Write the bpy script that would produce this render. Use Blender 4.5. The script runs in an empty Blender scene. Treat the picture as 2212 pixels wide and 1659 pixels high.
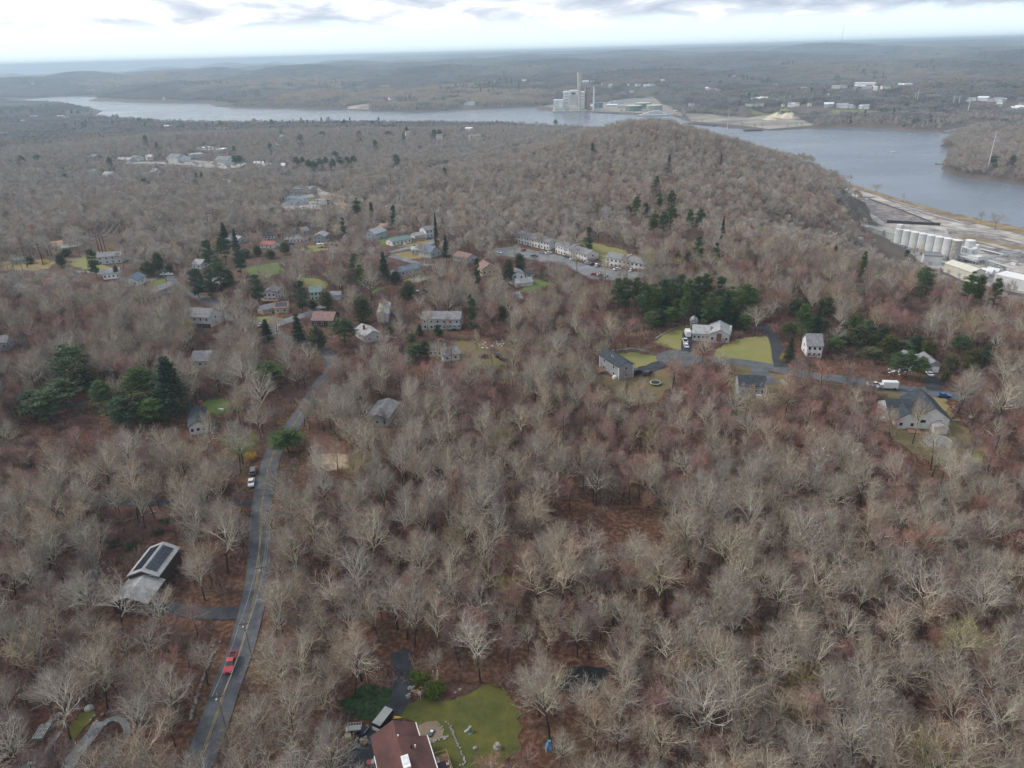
import bpy, bmesh, math, random
import numpy as np
from mathutils import Vector, Matrix

# ------------------------------------------------------------------ camera, sky, sun, exposure
SC = bpy.context.scene
COL = SC.collection
FPX = 723.0
ROLL, PITCH, CAMH = math.radians(1.6), math.radians(24.7), 120.0
cd = bpy.data.cameras.new("camera")
cam = bpy.data.objects.new("camera", cd)
COL.objects.link(cam)
cd.sensor_width = 36
cd.lens = 36 * FPX / 1024
cd.clip_start, cd.clip_end = 1.0, 120000
_c, _s, _cp, _sp = math.cos(ROLL), math.sin(ROLL), math.cos(PITCH), math.sin(PITCH)
_R = Vector((_c, -_s * _sp, -_s * _cp))
_U = Vector((_s, _c * _sp, _c * _cp))
_B = Vector((0, -_cp, _sp))
cam.matrix_world = Matrix(((_R.x, _U.x, _B.x, 0), (_R.y, _U.y, _B.y, 0), (_R.z, _U.z, _B.z, CAMH), (0, 0, 0, 1)))
SC.camera = cam
SC.view_settings.view_transform = 'Standard'
SC.view_settings.look = 'None'
SC.view_settings.exposure = 0.72
SC.view_settings.gamma = 1
SC.cycles.max_bounces = 4
SC.cycles.diffuse_bounces = 2
SC.cycles.transparent_max_bounces = 4
SC.cycles.volume_bounces = 0

SUN_EL, SUN_AZ = math.radians(40), math.radians(-70)      # azimuth measured from +Y towards +X
w = bpy.data.worlds.new("World")
SC.world = w
w.use_nodes = True
wn, wl = w.node_tree.nodes, w.node_tree.links
wn.clear()
def WN(t, **k):
    n = wn.new(t)
    for a, b in k.items():
        setattr(n, a, b)
    return n
def wmath(op, a, b=None, clamp=False):
    n = WN('ShaderNodeMath', operation=op, use_clamp=clamp)
    for i, v in enumerate((a, b)):
        if v is None:
            continue
        if isinstance(v, (int, float)):
            n.inputs[i].default_value = v
        else:
            wl.new(v, n.inputs[i])
    return n.outputs[0]
out = WN('ShaderNodeOutputWorld')
bg = WN('ShaderNodeBackground')
bg.inputs[1].default_value = 0.1
wl.new(bg.outputs[0], out.inputs[0])
sky = WN('ShaderNodeTexSky', sky_type='NISHITA')
sky.sun_disc = False
sky.sun_elevation = SUN_EL
sky.sun_rotation = SUN_AZ
sky.air_density, sky.dust_density = 1.0, 2.0
tc = WN('ShaderNodeTexCoord')
sep = WN('ShaderNodeSeparateXYZ')
wl.new(tc.outputs['Generated'], sep.inputs[0])
az = wmath('ARCTAN2', sep.outputs[0], sep.outputs[1])
el = sep.outputs[2]
comb = WN('ShaderNodeCombineXYZ')
wl.new(wmath('MULTIPLY', az, 5.0), comb.inputs[0])
wl.new(wmath('MULTIPLY', el, 19.0), comb.inputs[1])
n1 = WN('ShaderNodeTexNoise')
n1.inputs['Scale'].default_value = 2.3
n1.inputs['Detail'].default_value = 7
n1.inputs['Roughness'].default_value = 0.55
n1.inputs['Distortion'].default_value = 0.35
wl.new(comb.outputs[0], n1.inputs['Vector'])
n2 = WN('ShaderNodeTexNoise')
n2.inputs['Scale'].default_value = 0.55
n2.inputs['Detail'].default_value = 3
wl.new(comb.outputs[0], n2.inputs['Vector'])
# how cloudy: begins a degree and a half over the horizon, flat undersides
edge = wmath('ADD', wmath('MULTIPLY', n1.outputs[0], 0.05), 0.003)
mask = WN('ShaderNodeMapRange', interpolation_type='SMOOTHSTEP')
wl.new(wmath('SUBTRACT', el, edge), mask.inputs[0])
mask.inputs[1].default_value, mask.inputs[2].default_value = -0.003, 0.010
# darker towards the right of the view, as the bank of cloud there is thicker
thick = wmath('ADD', wmath('MULTIPLY', az, 0.22), wmath('ADD', n1.outputs[0], wmath('MULTIPLY', n2.outputs[0], 0.35)))
cr = WN('ShaderNodeValToRGB')
cr.color_ramp.elements[0].position, cr.color_ramp.elements[0].color = 0.57, (7.6, 7.8, 8.0, 1)
cr.color_ramp.elements[1].position, cr.color_ramp.elements[1].color = 0.82, (3.4, 3.9, 4.7, 1)
e = cr.color_ramp.elements.new(0.68)
e.color = (5.0, 5.4, 6.0, 1)
wl.new(thick, cr.inputs[0])
low = WN('ShaderNodeMix', data_type='RGBA')
low.inputs[0].default_value = 0.88
wl.new(sky.outputs[0], low.inputs[6])
low.inputs[7].default_value = (6.6, 7.7, 8.1, 1)
mx = WN('ShaderNodeMix', data_type='RGBA')
wl.new(mask.outputs[0], mx.inputs[0])
wl.new(low.outputs[2], mx.inputs[6])
wl.new(cr.outputs[0], mx.inputs[7])
wl.new(mx.outputs[2], bg.inputs[0])

sl = bpy.data.lights.new("sun", 'SUN')
sl.energy, sl.angle, sl.color = 1.5, math.radians(10), (1.0, 0.93, 0.83)
sun = bpy.data.objects.new("sun", sl)
COL.objects.link(sun)
_sd = Vector((math.sin(SUN_AZ) * math.cos(SUN_EL), math.cos(SUN_AZ) * math.cos(SUN_EL), math.sin(SUN_EL)))
sun.rotation_euler = _sd.to_track_quat('Z', 'Y').to_euler()

# ------------------------------------------------------------------ helpers
def tag(o, label=None, cat=None, group=None, kind=None):
    if label: o['label'] = label
    if cat: o['category'] = cat
    if group: o['group'] = group
    if kind: o['kind'] = kind
    return o

MATS = {}
def mat(name, col, rough=0.85, var=0.15, scale=0.5, metal=0.0, col2=None, bump=0.0, rnd=0.0, detail=4, spec=0.3, nrough=0.6):
    if name in MATS:
        return MATS[name]
    m = bpy.data.materials.new(name)
    m.use_nodes = True
    nt = m.node_tree
    b = nt.nodes['Principled BSDF']
    b.inputs['Roughness'].default_value = rough
    b.inputs['Metallic'].default_value = metal
    b.inputs['Specular IOR Level'].default_value = spec
    col = tuple(col)[:3]
    c2 = tuple(col2) if col2 else tuple(max(0, c * (1 - var)) for c in col)
    c1 = col if col2 else tuple(min(1, c * (1 + var)) for c in col)
    g = nt.nodes.new('ShaderNodeTexCoord')
    n = nt.nodes.new('ShaderNodeTexNoise')
    n.inputs['Scale'].default_value = scale
    n.inputs['Detail'].default_value = detail
    n.inputs['Roughness'].default_value = nrough
    nt.links.new(g.outputs['Object'], n.inputs['Vector'])
    mr = nt.nodes.new('ShaderNodeMapRange')
    mr.inputs[1].default_value, mr.inputs[2].default_value = 0.35, 0.65
    nt.links.new(n.outputs[0], mr.inputs[0])
    mi = nt.nodes.new('ShaderNodeMix')
    mi.data_type = 'RGBA'
    mi.inputs[6].default_value = (*c1, 1)
    mi.inputs[7].default_value = (*c2, 1)
    nt.links.new(mr.outputs[0], mi.inputs[0])
    last = mi.outputs[2]
    if rnd:
        oi = nt.nodes.new('ShaderNodeObjectInfo')
        r = nt.nodes.new('ShaderNodeMapRange')
        r.inputs[3].default_value, r.inputs[4].default_value = 1 - rnd, 1 + rnd
        nt.links.new(oi.outputs['Random'], r.inputs[0])
        hs = nt.nodes.new('ShaderNodeHueSaturation')
        nt.links.new(r.outputs[0], hs.inputs['Value'])
        r2 = nt.nodes.new('ShaderNodeMapRange')
        ff = nt.nodes.new('ShaderNodeMath'); ff.operation = 'FRACT'
        mm = nt.nodes.new('ShaderNodeMath'); mm.operation = 'MULTIPLY'; mm.inputs[1].default_value = 17.3
        nt.links.new(oi.outputs['Random'], mm.inputs[0]); nt.links.new(mm.outputs[0], ff.inputs[0])
        nt.links.new(ff.outputs[0], r2.inputs[0])
        r2.inputs[3].default_value, r2.inputs[4].default_value = 0.75, 1.25
        nt.links.new(r2.outputs[0], hs.inputs['Saturation'])
        nt.links.new(last, hs.inputs['Color'])
        last = hs.outputs[0]
    nt.links.new(last, b.inputs['Base Color'])
    if bump:
        bp = nt.nodes.new('ShaderNodeBump')
        bp.inputs['Strength'].default_value = bump
        nt.links.new(n.outputs[0], bp.inputs['Height'])
        nt.links.new(bp.outputs[0], b.inputs['Normal'])
    MATS[name] = m
    return m

def mesh_np(name, verts, faces, mats, midx=None, smooth=False):
    """verts (N,3); faces list of (M,k) integer arrays (k = 3 or 4)"""
    me = bpy.data.meshes.new(name)
    if isinstance(faces, np.ndarray):
        faces = [faces]
    faces = [f for f in faces if len(f)]
    nv = len(verts)
    me.vertices.add(nv)
    me.vertices.foreach_set('co', np.asarray(verts, dtype=np.float32).ravel())
    tot = np.concatenate([np.full(len(f), f.shape[1], dtype=np.int32) for f in faces])
    idx = np.concatenate([f.ravel() for f in faces]).astype(np.int32)
    me.loops.add(len(idx))
    me.loops.foreach_set('vertex_index', idx)
    me.polygons.add(len(tot))
    st = np.zeros(len(tot), dtype=np.int32)
    st[1:] = np.cumsum(tot)[:-1]
    me.polygons.foreach_set('loop_start', st)
    me.polygons.foreach_set('loop_total', tot)
    for m in mats:
        me.materials.append(m)
    if midx is not None:
        me.polygons.foreach_set('material_index', np.asarray(midx, dtype=np.int32))
    if smooth:
        me.polygons.foreach_set('use_smooth', np.ones(len(tot), dtype=bool))
    me.update(calc_edges=True)
    return me

def obj(name, me, parent=None):
    o = bpy.data.objects.new(name, me)
    COL.objects.link(o)
    if parent is not None:
        o.parent = parent
    return o

def empty(name, loc, rz=0.0):
    o = bpy.data.objects.new(name, None)
    o.empty_display_size = 0.5
    COL.objects.link(o)
    o.location = loc
    o.rotation_euler = (0, 0, rz)
    return o

class MB:
    """collects boxes, tubes and plates for one mesh"""
    def __init__(s):
        s.v, s.f, s.m = [], [], []
    def add(s, vs, fs, mi=0):
        k = len(s.v)
        s.v += [tuple(v) for v in vs]
        for f in fs:
            s.f.append([i + k for i in f]); s.m.append(mi)
        return s
    def box(s, c, d, rz=0, mi=0, top=1.0):
        x, y, z = d[0] / 2, d[1] / 2, d[2] / 2
        cs, sn = math.cos(rz), math.sin(rz)
        vs = []
        for k, (i, j, h) in enumerate([(-x, -y, -z), (x, -y, -z), (x, y, -z), (-x, y, -z), (-x, -y, z), (x, -y, z), (x, y, z), (-x, y, z)]):
            t = top if k > 3 else 1
            i *= t; j *= t
            vs.append((c[0] + i * cs - j * sn, c[1] + i * sn + j * cs, c[2] + h))
        return s.add(vs, [(3, 2, 1, 0), (4, 5, 6, 7), (0, 1, 5, 4), (1, 2, 6, 5), (2, 3, 7, 6), (3, 0, 4, 7)], mi)
    def tube(s, p0, p1, r0, r1=None, n=8, mi=0, cap=True):
        r1 = r0 if r1 is None else r1
        p0, p1 = Vector(p0), Vector(p1)
        d = (p1 - p0).normalized()
        a = d.orthogonal().normalized(); b = d.cross(a)
        vs = []
        for p, r in ((p0, r0), (p1, r1)):
            for i in range(n):
                t = 2 * math.pi * i / n
                vs.append(p + a * (r * math.cos(t)) + b * (r * math.sin(t)))
        fs = [(i, (i + 1) % n, n + (i + 1) % n, n + i) for i in range(n)]
        if cap:
            fs += [tuple(range(n))[::-1], tuple(range(n, 2 * n))]
        return s.add(vs, fs, mi)
    def lathe(s, prof, n=20, c=(0, 0, 0), mi=0):
        vs = []
        for r, z in prof:
            for i in range(n):
                t = 2 * math.pi * i / n
                vs.append((c[0] + r * math.cos(t), c[1] + r * math.sin(t), c[2] + z))
        fs = []
        for k in range(len(prof) - 1):
            fs += [(k * n + i, k * n + (i + 1) % n, (k + 1) * n + (i + 1) % n, (k + 1) * n + i) for i in range(n)]
        fs += [tuple(range(n))[::-1], tuple(range((len(prof) - 1) * n, len(prof) * n))]
        return s.add(vs, fs, mi)
    def extr(s, poly, axis, a, b, mi=0):
        """polygon given in the two other axes, extruded along axis from a to b"""
        n = len(poly)
        def P(u, v, t):
            return (t, u, v) if axis == 'x' else ((u, t, v) if axis == 'y' else (u, v, t))
        vs = [P(u, v, a) for u, v in poly] + [P(u, v, b) for u, v in poly]
        fs = [(i, (i + 1) % n, n + (i + 1) % n, n + i) for i in range(n)] + [tuple(range(n))[::-1], tuple(range(n, 2 * n))]
        return s.add(vs, fs, mi)
    def mesh(s, name, mats):
        me = bpy.data.meshes.new(name)
        me.from_pydata(s.v, [], s.f)
        for m in (mats if isinstance(mats, (list, tuple)) else [mats]):
            me.materials.append(m)
        me.polygons.foreach_set('material_index', s.m)
        bm = bmesh.new(); bm.from_mesh(me)
        bmesh.ops.recalc_face_normals(bm, faces=bm.faces)
        bm.to_mesh(me); bm.free()
        return me
    def build(s, name, mats, parent=None):
        return obj(name, s.mesh(name, mats), parent)

def copy_tree(o, parent=None):
    c = o.copy(); COL.objects.link(c)
    if parent is not None:
        c.parent = parent
    for ch in list(o.children):
        copy_tree(ch, c)
    return c

# ------------------------------------------------------------------ terrain
def ray(sx, sy):
    u = (sx / 3 - 512) / FPX; v = -(sy / 3 - 384) / FPX
    u2, v2 = u * _c + v * _s, -u * _s + v * _c
    return np.array([u2, _cp + v2 * _sp, -_sp + v2 * _cp])
def atz(sx, sy, z):
    d = ray(sx, sy); t = (z - CAMH) / d[2]
    return (d[0] * t, d[1] * t)
ZOOM = dict(P=(0, 0, .72), A=(0, 450, 2.765), B=(700, 450, 2.765), C=(1400, 450, 2.765), D=(2200, 450, 2.537), E=(0, 950, 2.765),
            F=(750, 850, 2.765), G=(1700, 900, 2.765), H=(2400, 900, 3.2917), I=(0, 1500, 2.0633), J=(900, 1800, 2.4578),
            T=(0, 0, 2.16), U=(1024, 0, 2.16), V=(2048, 0, 2.16), a=(1620, 190, 4.424), b=(2520, 640, 4.007), c=(1040, 2040, 5.53),
            d=(800, 540, 6.32), e=(250, 430, 3.403), f=(820, 680, 4.608), g=(1120, 640, 4.424), h=(60, 2080, 5.53), i=(0, 640, 5.53), j=(1500, 660, 3.687))
def S(k, x, y):
    X, Y, s = ZOOM[k]
    return (X + x / s, Y + y / s)
def SP(k, pts):
    return [S(k, *p) for p in pts]
WATER = -70.0
def wpoly(pts, z=WATER):
    return np.array([atz(*p, z) for p in pts])
far_bank = SP('T', [(-200, 640), (0, 652), (330, 632), (510, 625), (530, 629), (655, 629), (600, 645), (560, 656), (680, 656), (900, 667), (1350, 672), (1400, 692), (1600, 700), (2212, 712)]) \
    + SP('U', [(170, 722), (500, 727), (800, 712), (1360, 690), (1290, 705), (1245, 713), (1380, 722), (1560, 720), (1640, 735), (1800, 741), (1950, 746), (2130, 746), (2212, 775)]) \
    + SP('V', [(80, 800), (300, 830), (560, 850), (800, 835), (1000, 828), (1300, 835), (1640, 860), (1760, 871), (1765, 866), (1660, 850), (1850, 817), (1868, 803), (1880, 794), (2000, 800), (2212, 815), (2600, 840)])
FAR = np.vstack([wpoly(far_bank), [(9000, 5000), (60000, 8000), (60000, 90000), (-9000, 90000), (-4200, 15200), (-6500, 13300), (-9000, 11500), (-14000, 9500), (-12000, 4500)]])
near_bank = SP('P', [(-150, 210), (0, 219), (160, 227), (200, 234), (221, 240), (206, 248), (190, 257), (300, 266), (457, 272), (600, 272), (800, 273), (1000, 275), (1180, 280), (1240, 284), (1400, 295), (1550, 318), (1700, 345), (1760, 356), (1839, 400), (1939, 432), (2066, 466), (2212, 497), (2500, 560)])
NEAR = np.vstack([wpoly(near_bank), [(1500, 300), (1500, -1500), (-5000, -1500), (-6000, 2500)]])
pen = SP('V', [(2500, 850), (2212, 847), (2100, 850), (1850, 855), (1730, 890), (1700, 930), (1665, 946), (1765, 974), (1740, 1000), (1700, 1040)]) + SP('D', [(1600, 100), (1590, 145), (1640, 175), (1760, 212), (1900, 228), (2212, 272), (2700, 350)])
PEN = np.vstack([wpoly(pen), [(2600, 1500)]])
FLATS = wpoly(SP('D', [(640, 160), (800, 310), (900, 450), (1100, 575), (1000, 590), (880, 615), (810, 690), (870, 770), (1130, 800), (1330, 850), (1600, 950), (1760, 1030), (2300, 1150), (2600, 700), (2212, 612), (1700, 502), (1250, 382), (900, 272)]), -67)

def inpoly(X, Y, poly):
    ins = np.zeros(X.shape, bool)
    n = len(poly)
    for i in range(n):
        x1, y1 = poly[i]; x2, y2 = poly[(i + 1) % n]
        if y1 == y2: continue
        c = ((y1 > Y) != (y2 > Y)) & (X < (x2 - x1) * (Y - y1) / (y2 - y1) + x1)
        ins ^= c
    return ins
def pdist(X, Y, poly):
    d = np.full(X.shape, 1e12)
    n = len(poly)
    for i in range(n):
        x1, y1 = poly[i]; x2, y2 = poly[(i + 1) % n]
        dx, dy = x2 - x1, y2 - y1
        t = np.clip(((X - x1) * dx + (Y - y1) * dy) / (dx * dx + dy * dy + 1e-9), 0, 1)
        d = np.minimum(d, (X - x1 - t * dx) ** 2 + (Y - y1 - t * dy) ** 2)
    return np.sqrt(d)
def waves(X, Y, lam, seed, n=9):
    r = np.random.RandomState(seed)
    z = np.zeros(X.shape)
    for i in range(n):
        a = r.rand() * 6.283; l = lam * (0.55 + 1.1 * r.rand()); p = r.rand() * 6.283
        z += np.sin((X * math.cos(a) + Y * math.sin(a)) * 6.283 / l + p + 0.6 * np.sin((X * math.sin(a) - Y * math.cos(a)) * 6.283 / (l * 1.7) + p * 3))
    return z / math.sqrt(n)
def sstep(x, a, b):
    t = np.clip((x - a) / (b - a), 0, 1)
    return t * t * (3 - 2 * t)

CP = np.array([(0, 0, 0), (0, -300, 0), (300, -50, 0), (-300, -50, 0), (0, 100, 0), (-150, 150, 0), (150, 150, 0), (0, 300, 0), (-200, 300, 0), (200, 260, -2),
    (290, 200, -4), (0, 450, -2), (-300, 500, -3), (-180, 650, -9), (40, 450, -2), (210, 450, -4), (165, 986, 24), (237, 950, 21), (303, 932, 2), (340, 887, -20),
    (366, 822, -30), (386, 791, -42), (87, 996, 5), (0, 1000, -20), (-150, 1100, -32), (110, 691, 3), (181, 676, 3), (222, 611, -3), (254, 544, -40), (263, 494, -44),
    (250, 433, -24), (300, 480, -50), (350, 560, -63), (277, 355, -9), (345, 441, -45), (394, 504, -62), (-350, 606, -8), (-600, 1040, -32), (-310, 1159, -36), (-850, 1470, -38),
    (-718, 1540, -30), (-440, 1642, -38), (0, 1500, -50), (223, 1420, -40), (350, 1200, -60), (-964, 1149, -35), (-1500, 2000, -50), (-600, 300, -2), (-1500, 500, -15), (600, 0, -10), (700, 300, -40),
    (0, 1250, -42), (-1800, 2600, -52), (150, 1200, -22), (0, 1800, -55), (-700, 1900, -52)], float)
_n = len(CP)
_sc = 300.0
def _U2(r2):
    return np.where(r2 > 1e-12, r2 * np.log(r2 + 1e-12), 0)
_PX = CP[:, :2] / _sc
_K = _U2(((_PX[:, None] - _PX[None]) ** 2).sum(-1)) + np.eye(_n) * 0.02
_Pm = np.hstack([np.ones((_n, 1)), _PX])
_L = np.block([[_K, _Pm], [_Pm.T, np.zeros((3, 3))]])
_W = np.linalg.solve(_L, np.concatenate([CP[:, 2], np.zeros(3)]))
def tps(X, Y):
    x, y = X.ravel() / _sc, Y.ravel() / _sc
    z = _W[_n] + _W[_n + 1] * x + _W[_n + 2] * y
    for i in range(_n):
        z = z + _W[i] * _U2((x - _PX[i, 0]) ** 2 + (y - _PX[i, 1]) ** 2)
    return z.reshape(X.shape)

FLAT2 = [wpoly(SP('V', [(10, 735), (180, 738), (420, 765), (560, 740), (760, 770), (850, 812), (560, 838), (400, 815), (60, 790)]), -68),
    wpoly(SP('U', [(1240, 708), (1400, 668), (1640, 655), (1880, 632), (2100, 640), (2300, 740), (2212, 775), (2100, 740), (1850, 740), (1500, 722)]), -68)]
def land_height(X, Y):
    """height of the ground and a code: 0 water, 1 near side, 2 far side, 3 peninsula; and the distance to the shore"""
    D = np.hypot(X, Y); AZ = np.degrees(np.arctan2(X, Y))
    z = np.full(X.shape, WATER - 8.0)
    code = np.zeros(X.shape, int)
    sh = np.zeros(X.shape)
    nin = inpoly(X, Y, NEAR); fin = inpoly(X, Y, FAR); pin = inpoly(X, Y, PEN)
    dn = np.where(nin | (D < 6000), 0, 1e6)
    dN, dF, dP = pdist(X, Y, NEAR), pdist(X, Y, FAR), pdist(X, Y, PEN)
    zn = np.clip(tps(X, Y), -66, 34) + waves(X, Y, 120, 3) * sstep(D, 250, 700) * 1.6 + waves(X, Y, 45, 4) * 0.25
    zn = WATER + np.minimum(zn - WATER, 2.2 + 0.30 * np.minimum(dN, 1500))
    fl = inpoly(X, Y, FLATS); df = pdist(X, Y, FLATS)
    wgt = np.where(fl, 1.0, 1 - sstep(df, 0, 16)) * (D < 3000)
    zn = zn * (1 - wgt) + np.where(zn < -67, zn, -67) * wgt
    base_r = np.interp(D, [2000, 3000, 5000, 8000, 13000, 18000, 40000], [-50, -36, -12, 18, 78, 84, 40])
    base_l = np.interp(D, [2000, 5000, 8000, 12000, 40000], [-52, -40, -26, -36, -40])
    t = sstep(AZ, -26, -4)
    zf = base_l * (1 - t) + base_r * t
    zf += waves(X, Y, 1700, 11) * np.interp(D, [1500, 3000, 6000, 15000], [9, 22, 30, 34]) + waves(X, Y, 520, 12) * 5.5 + waves(X, Y, 5200, 13) * np.interp(D, [2000, 14000], [2, 17])
    zf = WATER + np.minimum(np.maximum(zf - WATER, 3), 2.0 + 0.13 * np.minimum(dF, 3000))
    zf = np.where(zf > 80, 80 + 30 * np.tanh((zf - 80) / 40), zf)
    for P2 in FLAT2:
        w2 = np.where(inpoly(X, Y, P2), 1.0, 1 - sstep(pdist(X, Y, P2), 0, 70)) * (D < 4500)
        zf = zf * (1 - w2) + np.minimum(zf, -68) * w2
    zp = WATER + np.minimum(9 + waves(X, Y, 260, 15) * 2 + 0.03 * dP, 2.0 + 0.2 * dP)
    for m, zz, c, d in ((nin, zn, 1, dN), (fin, zf, 2, dF), (pin, zp, 3, dP)):
        z = np.where(m, zz, z); code = np.where(m, c, code); sh = np.where(m, d, sh)
    wat = code == 0
    dmin = np.minimum(np.minimum(dN, dF), dP)
    z = np.where(wat, WATER - np.minimum(8, 0.4 * dmin), z)
    # low grey land beyond the sound
    isl = (D > 27000) & (D < 33000) & (AZ < -12)
    z = np.where(wat & isl, WATER + 45 + 12 * waves(X, Y, 9000, 21), z)
    return z, code, sh

OY = -250.0
NA, NR = 861, 560
ANG = np.radians(np.linspace(-86, 86, NA))
RAD = np.exp(np.linspace(math.log(60), math.log(43000), NR))
_Rg, _Ag = np.meshgrid(RAD, ANG, indexing='ij')
GX, GY = _Rg * np.sin(_Ag), OY + _Rg * np.cos(_Ag)
GZ, GC, GS = land_height(GX, GY)
def _lookup(arr, X, Y):
    X = np.asarray(X, float); Y = np.asarray(Y, float)
    r = np.hypot(X, Y - OY); a = np.arctan2(X, Y - OY)
    fi = np.clip((np.log(np.maximum(r, 1)) - math.log(60)) / (math.log(43000) - math.log(60)) * (NR - 1), 0, NR - 1.001)
    fj = np.clip((a - ANG[0]) / (ANG[-1] - ANG[0]) * (NA - 1), 0, NA - 1.001)
    i, j = fi.astype(int), fj.astype(int)
    u, v = fi - i, fj - j
    return arr[i, j] * (1 - u) * (1 - v) + arr[i + 1, j] * u * (1 - v) + arr[i, j + 1] * (1 - u) * v + arr[i + 1, j + 1] * u * v
def hz(X, Y):
    return _lookup(GZ, X, Y)
_TT = np.exp(np.linspace(math.log(60), math.log(40000), 5000))
def at(sx, sy, dz=0.0):
    """the point of the ground seen at a place of the picture (dz: of a level dz above the ground)"""
    d = ray(sx, sy)
    h = math.hypot(d[0], d[1])
    T = _TT / h
    z = hz(d[0] * T, d[1] * T) + dz
    g = CAMH + d[2] * T - z
    k = np.argmax(g < 0)
    if k == 0:
        k = len(T) - 1
    u = g[k - 1] / (g[k - 1] - g[k] + 1e-12)
    t = T[k - 1] + (T[k] - T[k - 1]) * min(max(u, 0), 1)
    return Vector((d[0] * t, d[1] * t, float(hz(d[0] * t, d[1] * t))))
def A(k, x, y, dz=0.0):
    return at(*S(k, x, y), dz)
def proj(X, Y, Z):
    x, y, z = X, Y, Z - CAMH
    cx = x * _R.x + y * _R.y + z * _R.z; cy = x * _U.x + y * _U.y + z * _U.z; dd = -(x * _B.x + y * _B.y + z * _B.z)
    dd = np.where(dd > 1, dd, 1)
    return (512 + FPX * cx / dd) * 3, (384 - FPX * cy / dd) * 3, dd
def height_to(p, sx, sy):
    """how tall a thing standing at p is if its top shows at row sy"""
    d = ray(sx, sy); r = math.hypot(p.x, p.y)
    return CAMH + d[2] / math.hypot(d[0], d[1]) * r - p.z

def ground_mat():
    m = bpy.data.materials.new('leaf_litter')
    m.use_nodes = True
    nt = m.node_tree; b = nt.nodes['Principled BSDF']
    b.inputs['Roughness'].default_value = 0.95
    b.inputs['Specular IOR Level'].default_value = 0.1
    g = nt.nodes.new('ShaderNodeTexCoord')
    def noise(s, d=5):
        n = nt.nodes.new('ShaderNodeTexNoise'); n.inputs['Scale'].default_value = s; n.inputs['Detail'].default_value = d
        nt.links.new(g.outputs['Object'], n.inputs['Vector']); return n.outputs[0]
    def ramp(src, els):
        r = nt.nodes.new('ShaderNodeValToRGB')
        while len(r.color_ramp.elements) < len(els): r.color_ramp.elements.new(0.5)
        for e, (p, c) in zip(r.color_ramp.elements, els):
            e.position = p; e.color = (*c, 1)
        nt.links.new(src, r.inputs[0]); return r.outputs[0]
    def mix(f, a, c, t='MIX'):
        x = nt.nodes.new('ShaderNodeMix'); x.data_type = 'RGBA'; x.blend_type = t
        nt.links.new(f, x.inputs[0]) if not isinstance(f, float) else setattr(x.inputs[0], 'default_value', f)
        for i, v in ((6, a), (7, c)):
            nt.links.new(v, x.inputs[i])
        return x.outputs[2]
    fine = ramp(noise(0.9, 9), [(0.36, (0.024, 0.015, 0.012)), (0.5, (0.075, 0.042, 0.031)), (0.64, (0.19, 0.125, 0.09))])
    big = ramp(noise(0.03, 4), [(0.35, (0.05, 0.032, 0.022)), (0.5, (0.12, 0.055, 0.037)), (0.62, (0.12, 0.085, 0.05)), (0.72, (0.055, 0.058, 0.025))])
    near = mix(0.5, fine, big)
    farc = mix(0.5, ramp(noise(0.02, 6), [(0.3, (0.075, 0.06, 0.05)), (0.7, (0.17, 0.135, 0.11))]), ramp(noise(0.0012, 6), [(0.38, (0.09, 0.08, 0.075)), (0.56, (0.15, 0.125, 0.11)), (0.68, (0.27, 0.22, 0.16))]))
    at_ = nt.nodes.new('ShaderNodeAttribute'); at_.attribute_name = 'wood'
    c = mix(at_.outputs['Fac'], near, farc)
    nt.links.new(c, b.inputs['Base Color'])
    bp = nt.nodes.new('ShaderNodeBump'); bp.inputs['Strength'].default_value = 0.5; bp.inputs['Distance'].default_value = 0.3
    nt.links.new(noise(1.6, 6), bp.inputs['Height']); nt.links.new(bp.outputs[0], b.inputs['Normal'])
    return m
idx = np.arange(NR * NA).reshape(NR, NA)
gf = np.stack([idx[:-1, :-1], idx[:-1, 1:], idx[1:, 1:], idx[1:, :-1]], -1).reshape(-1, 4)
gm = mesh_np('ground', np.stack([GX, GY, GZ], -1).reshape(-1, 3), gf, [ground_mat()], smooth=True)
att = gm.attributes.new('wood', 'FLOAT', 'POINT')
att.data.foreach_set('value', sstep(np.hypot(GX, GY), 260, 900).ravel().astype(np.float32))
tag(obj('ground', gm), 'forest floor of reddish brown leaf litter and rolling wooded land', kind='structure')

def water_mat(name, base, sc, rough, bump):
    m = bpy.data.materials.new(name); m.use_nodes = True
    nt = m.node_tree; b = nt.nodes['Principled BSDF']
    b.inputs['Base Color'].default_value = (*base, 1)
    b.inputs['Roughness'].default_value = rough
    b.inputs['IOR'].default_value = 1.33
    g = nt.nodes.new('ShaderNodeTexCoord'); mp = nt.nodes.new('ShaderNodeMapping')
    mp.inputs['Scale'].default_value = (1, 1.6, 1); mp.inputs['Rotation'].default_value = (0, 0, 0.5)
    n = nt.nodes.new('ShaderNodeTexNoise'); n.inputs['Scale'].default_value = sc; n.inputs['Detail'].default_value = 6
    nt.links.new(g.outputs['Object'], mp.inputs[0]); nt.links.new(mp.outputs[0], n.inputs['Vector'])
    bp = nt.nodes.new('ShaderNodeBump'); bp.inputs['Strength'].default_value = bump; bp.inputs['Distance'].default_value = 0.6
    nt.links.new(n.outputs[0], bp.inputs['Height']); nt.links.new(bp.outputs[0], b.inputs['Normal'])
    n2 = nt.nodes.new('ShaderNodeTexNoise'); n2.inputs['Scale'].default_value = 0.004; n2.inputs['Detail'].default_value = 5
    nt.links.new(mp.outputs[0], n2.inputs['Vector'])
    mr = nt.nodes.new('ShaderNodeMapRange'); mr.inputs[1].default_value, mr.inputs[2].default_value = .35, .65
    mr.inputs[3].default_value, mr.inputs[4].default_value = rough * 0.75, rough * 1.35
    nt.links.new(n2.outputs[0], mr.inputs[0]); nt.links.new(mr.outputs[0], b.inputs['Roughness'])
    return m
wa = MB()
ws = [(-42000, 600), (42000, 200), (42000, 44000), (-42000, 44000)]
nx = 24
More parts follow.
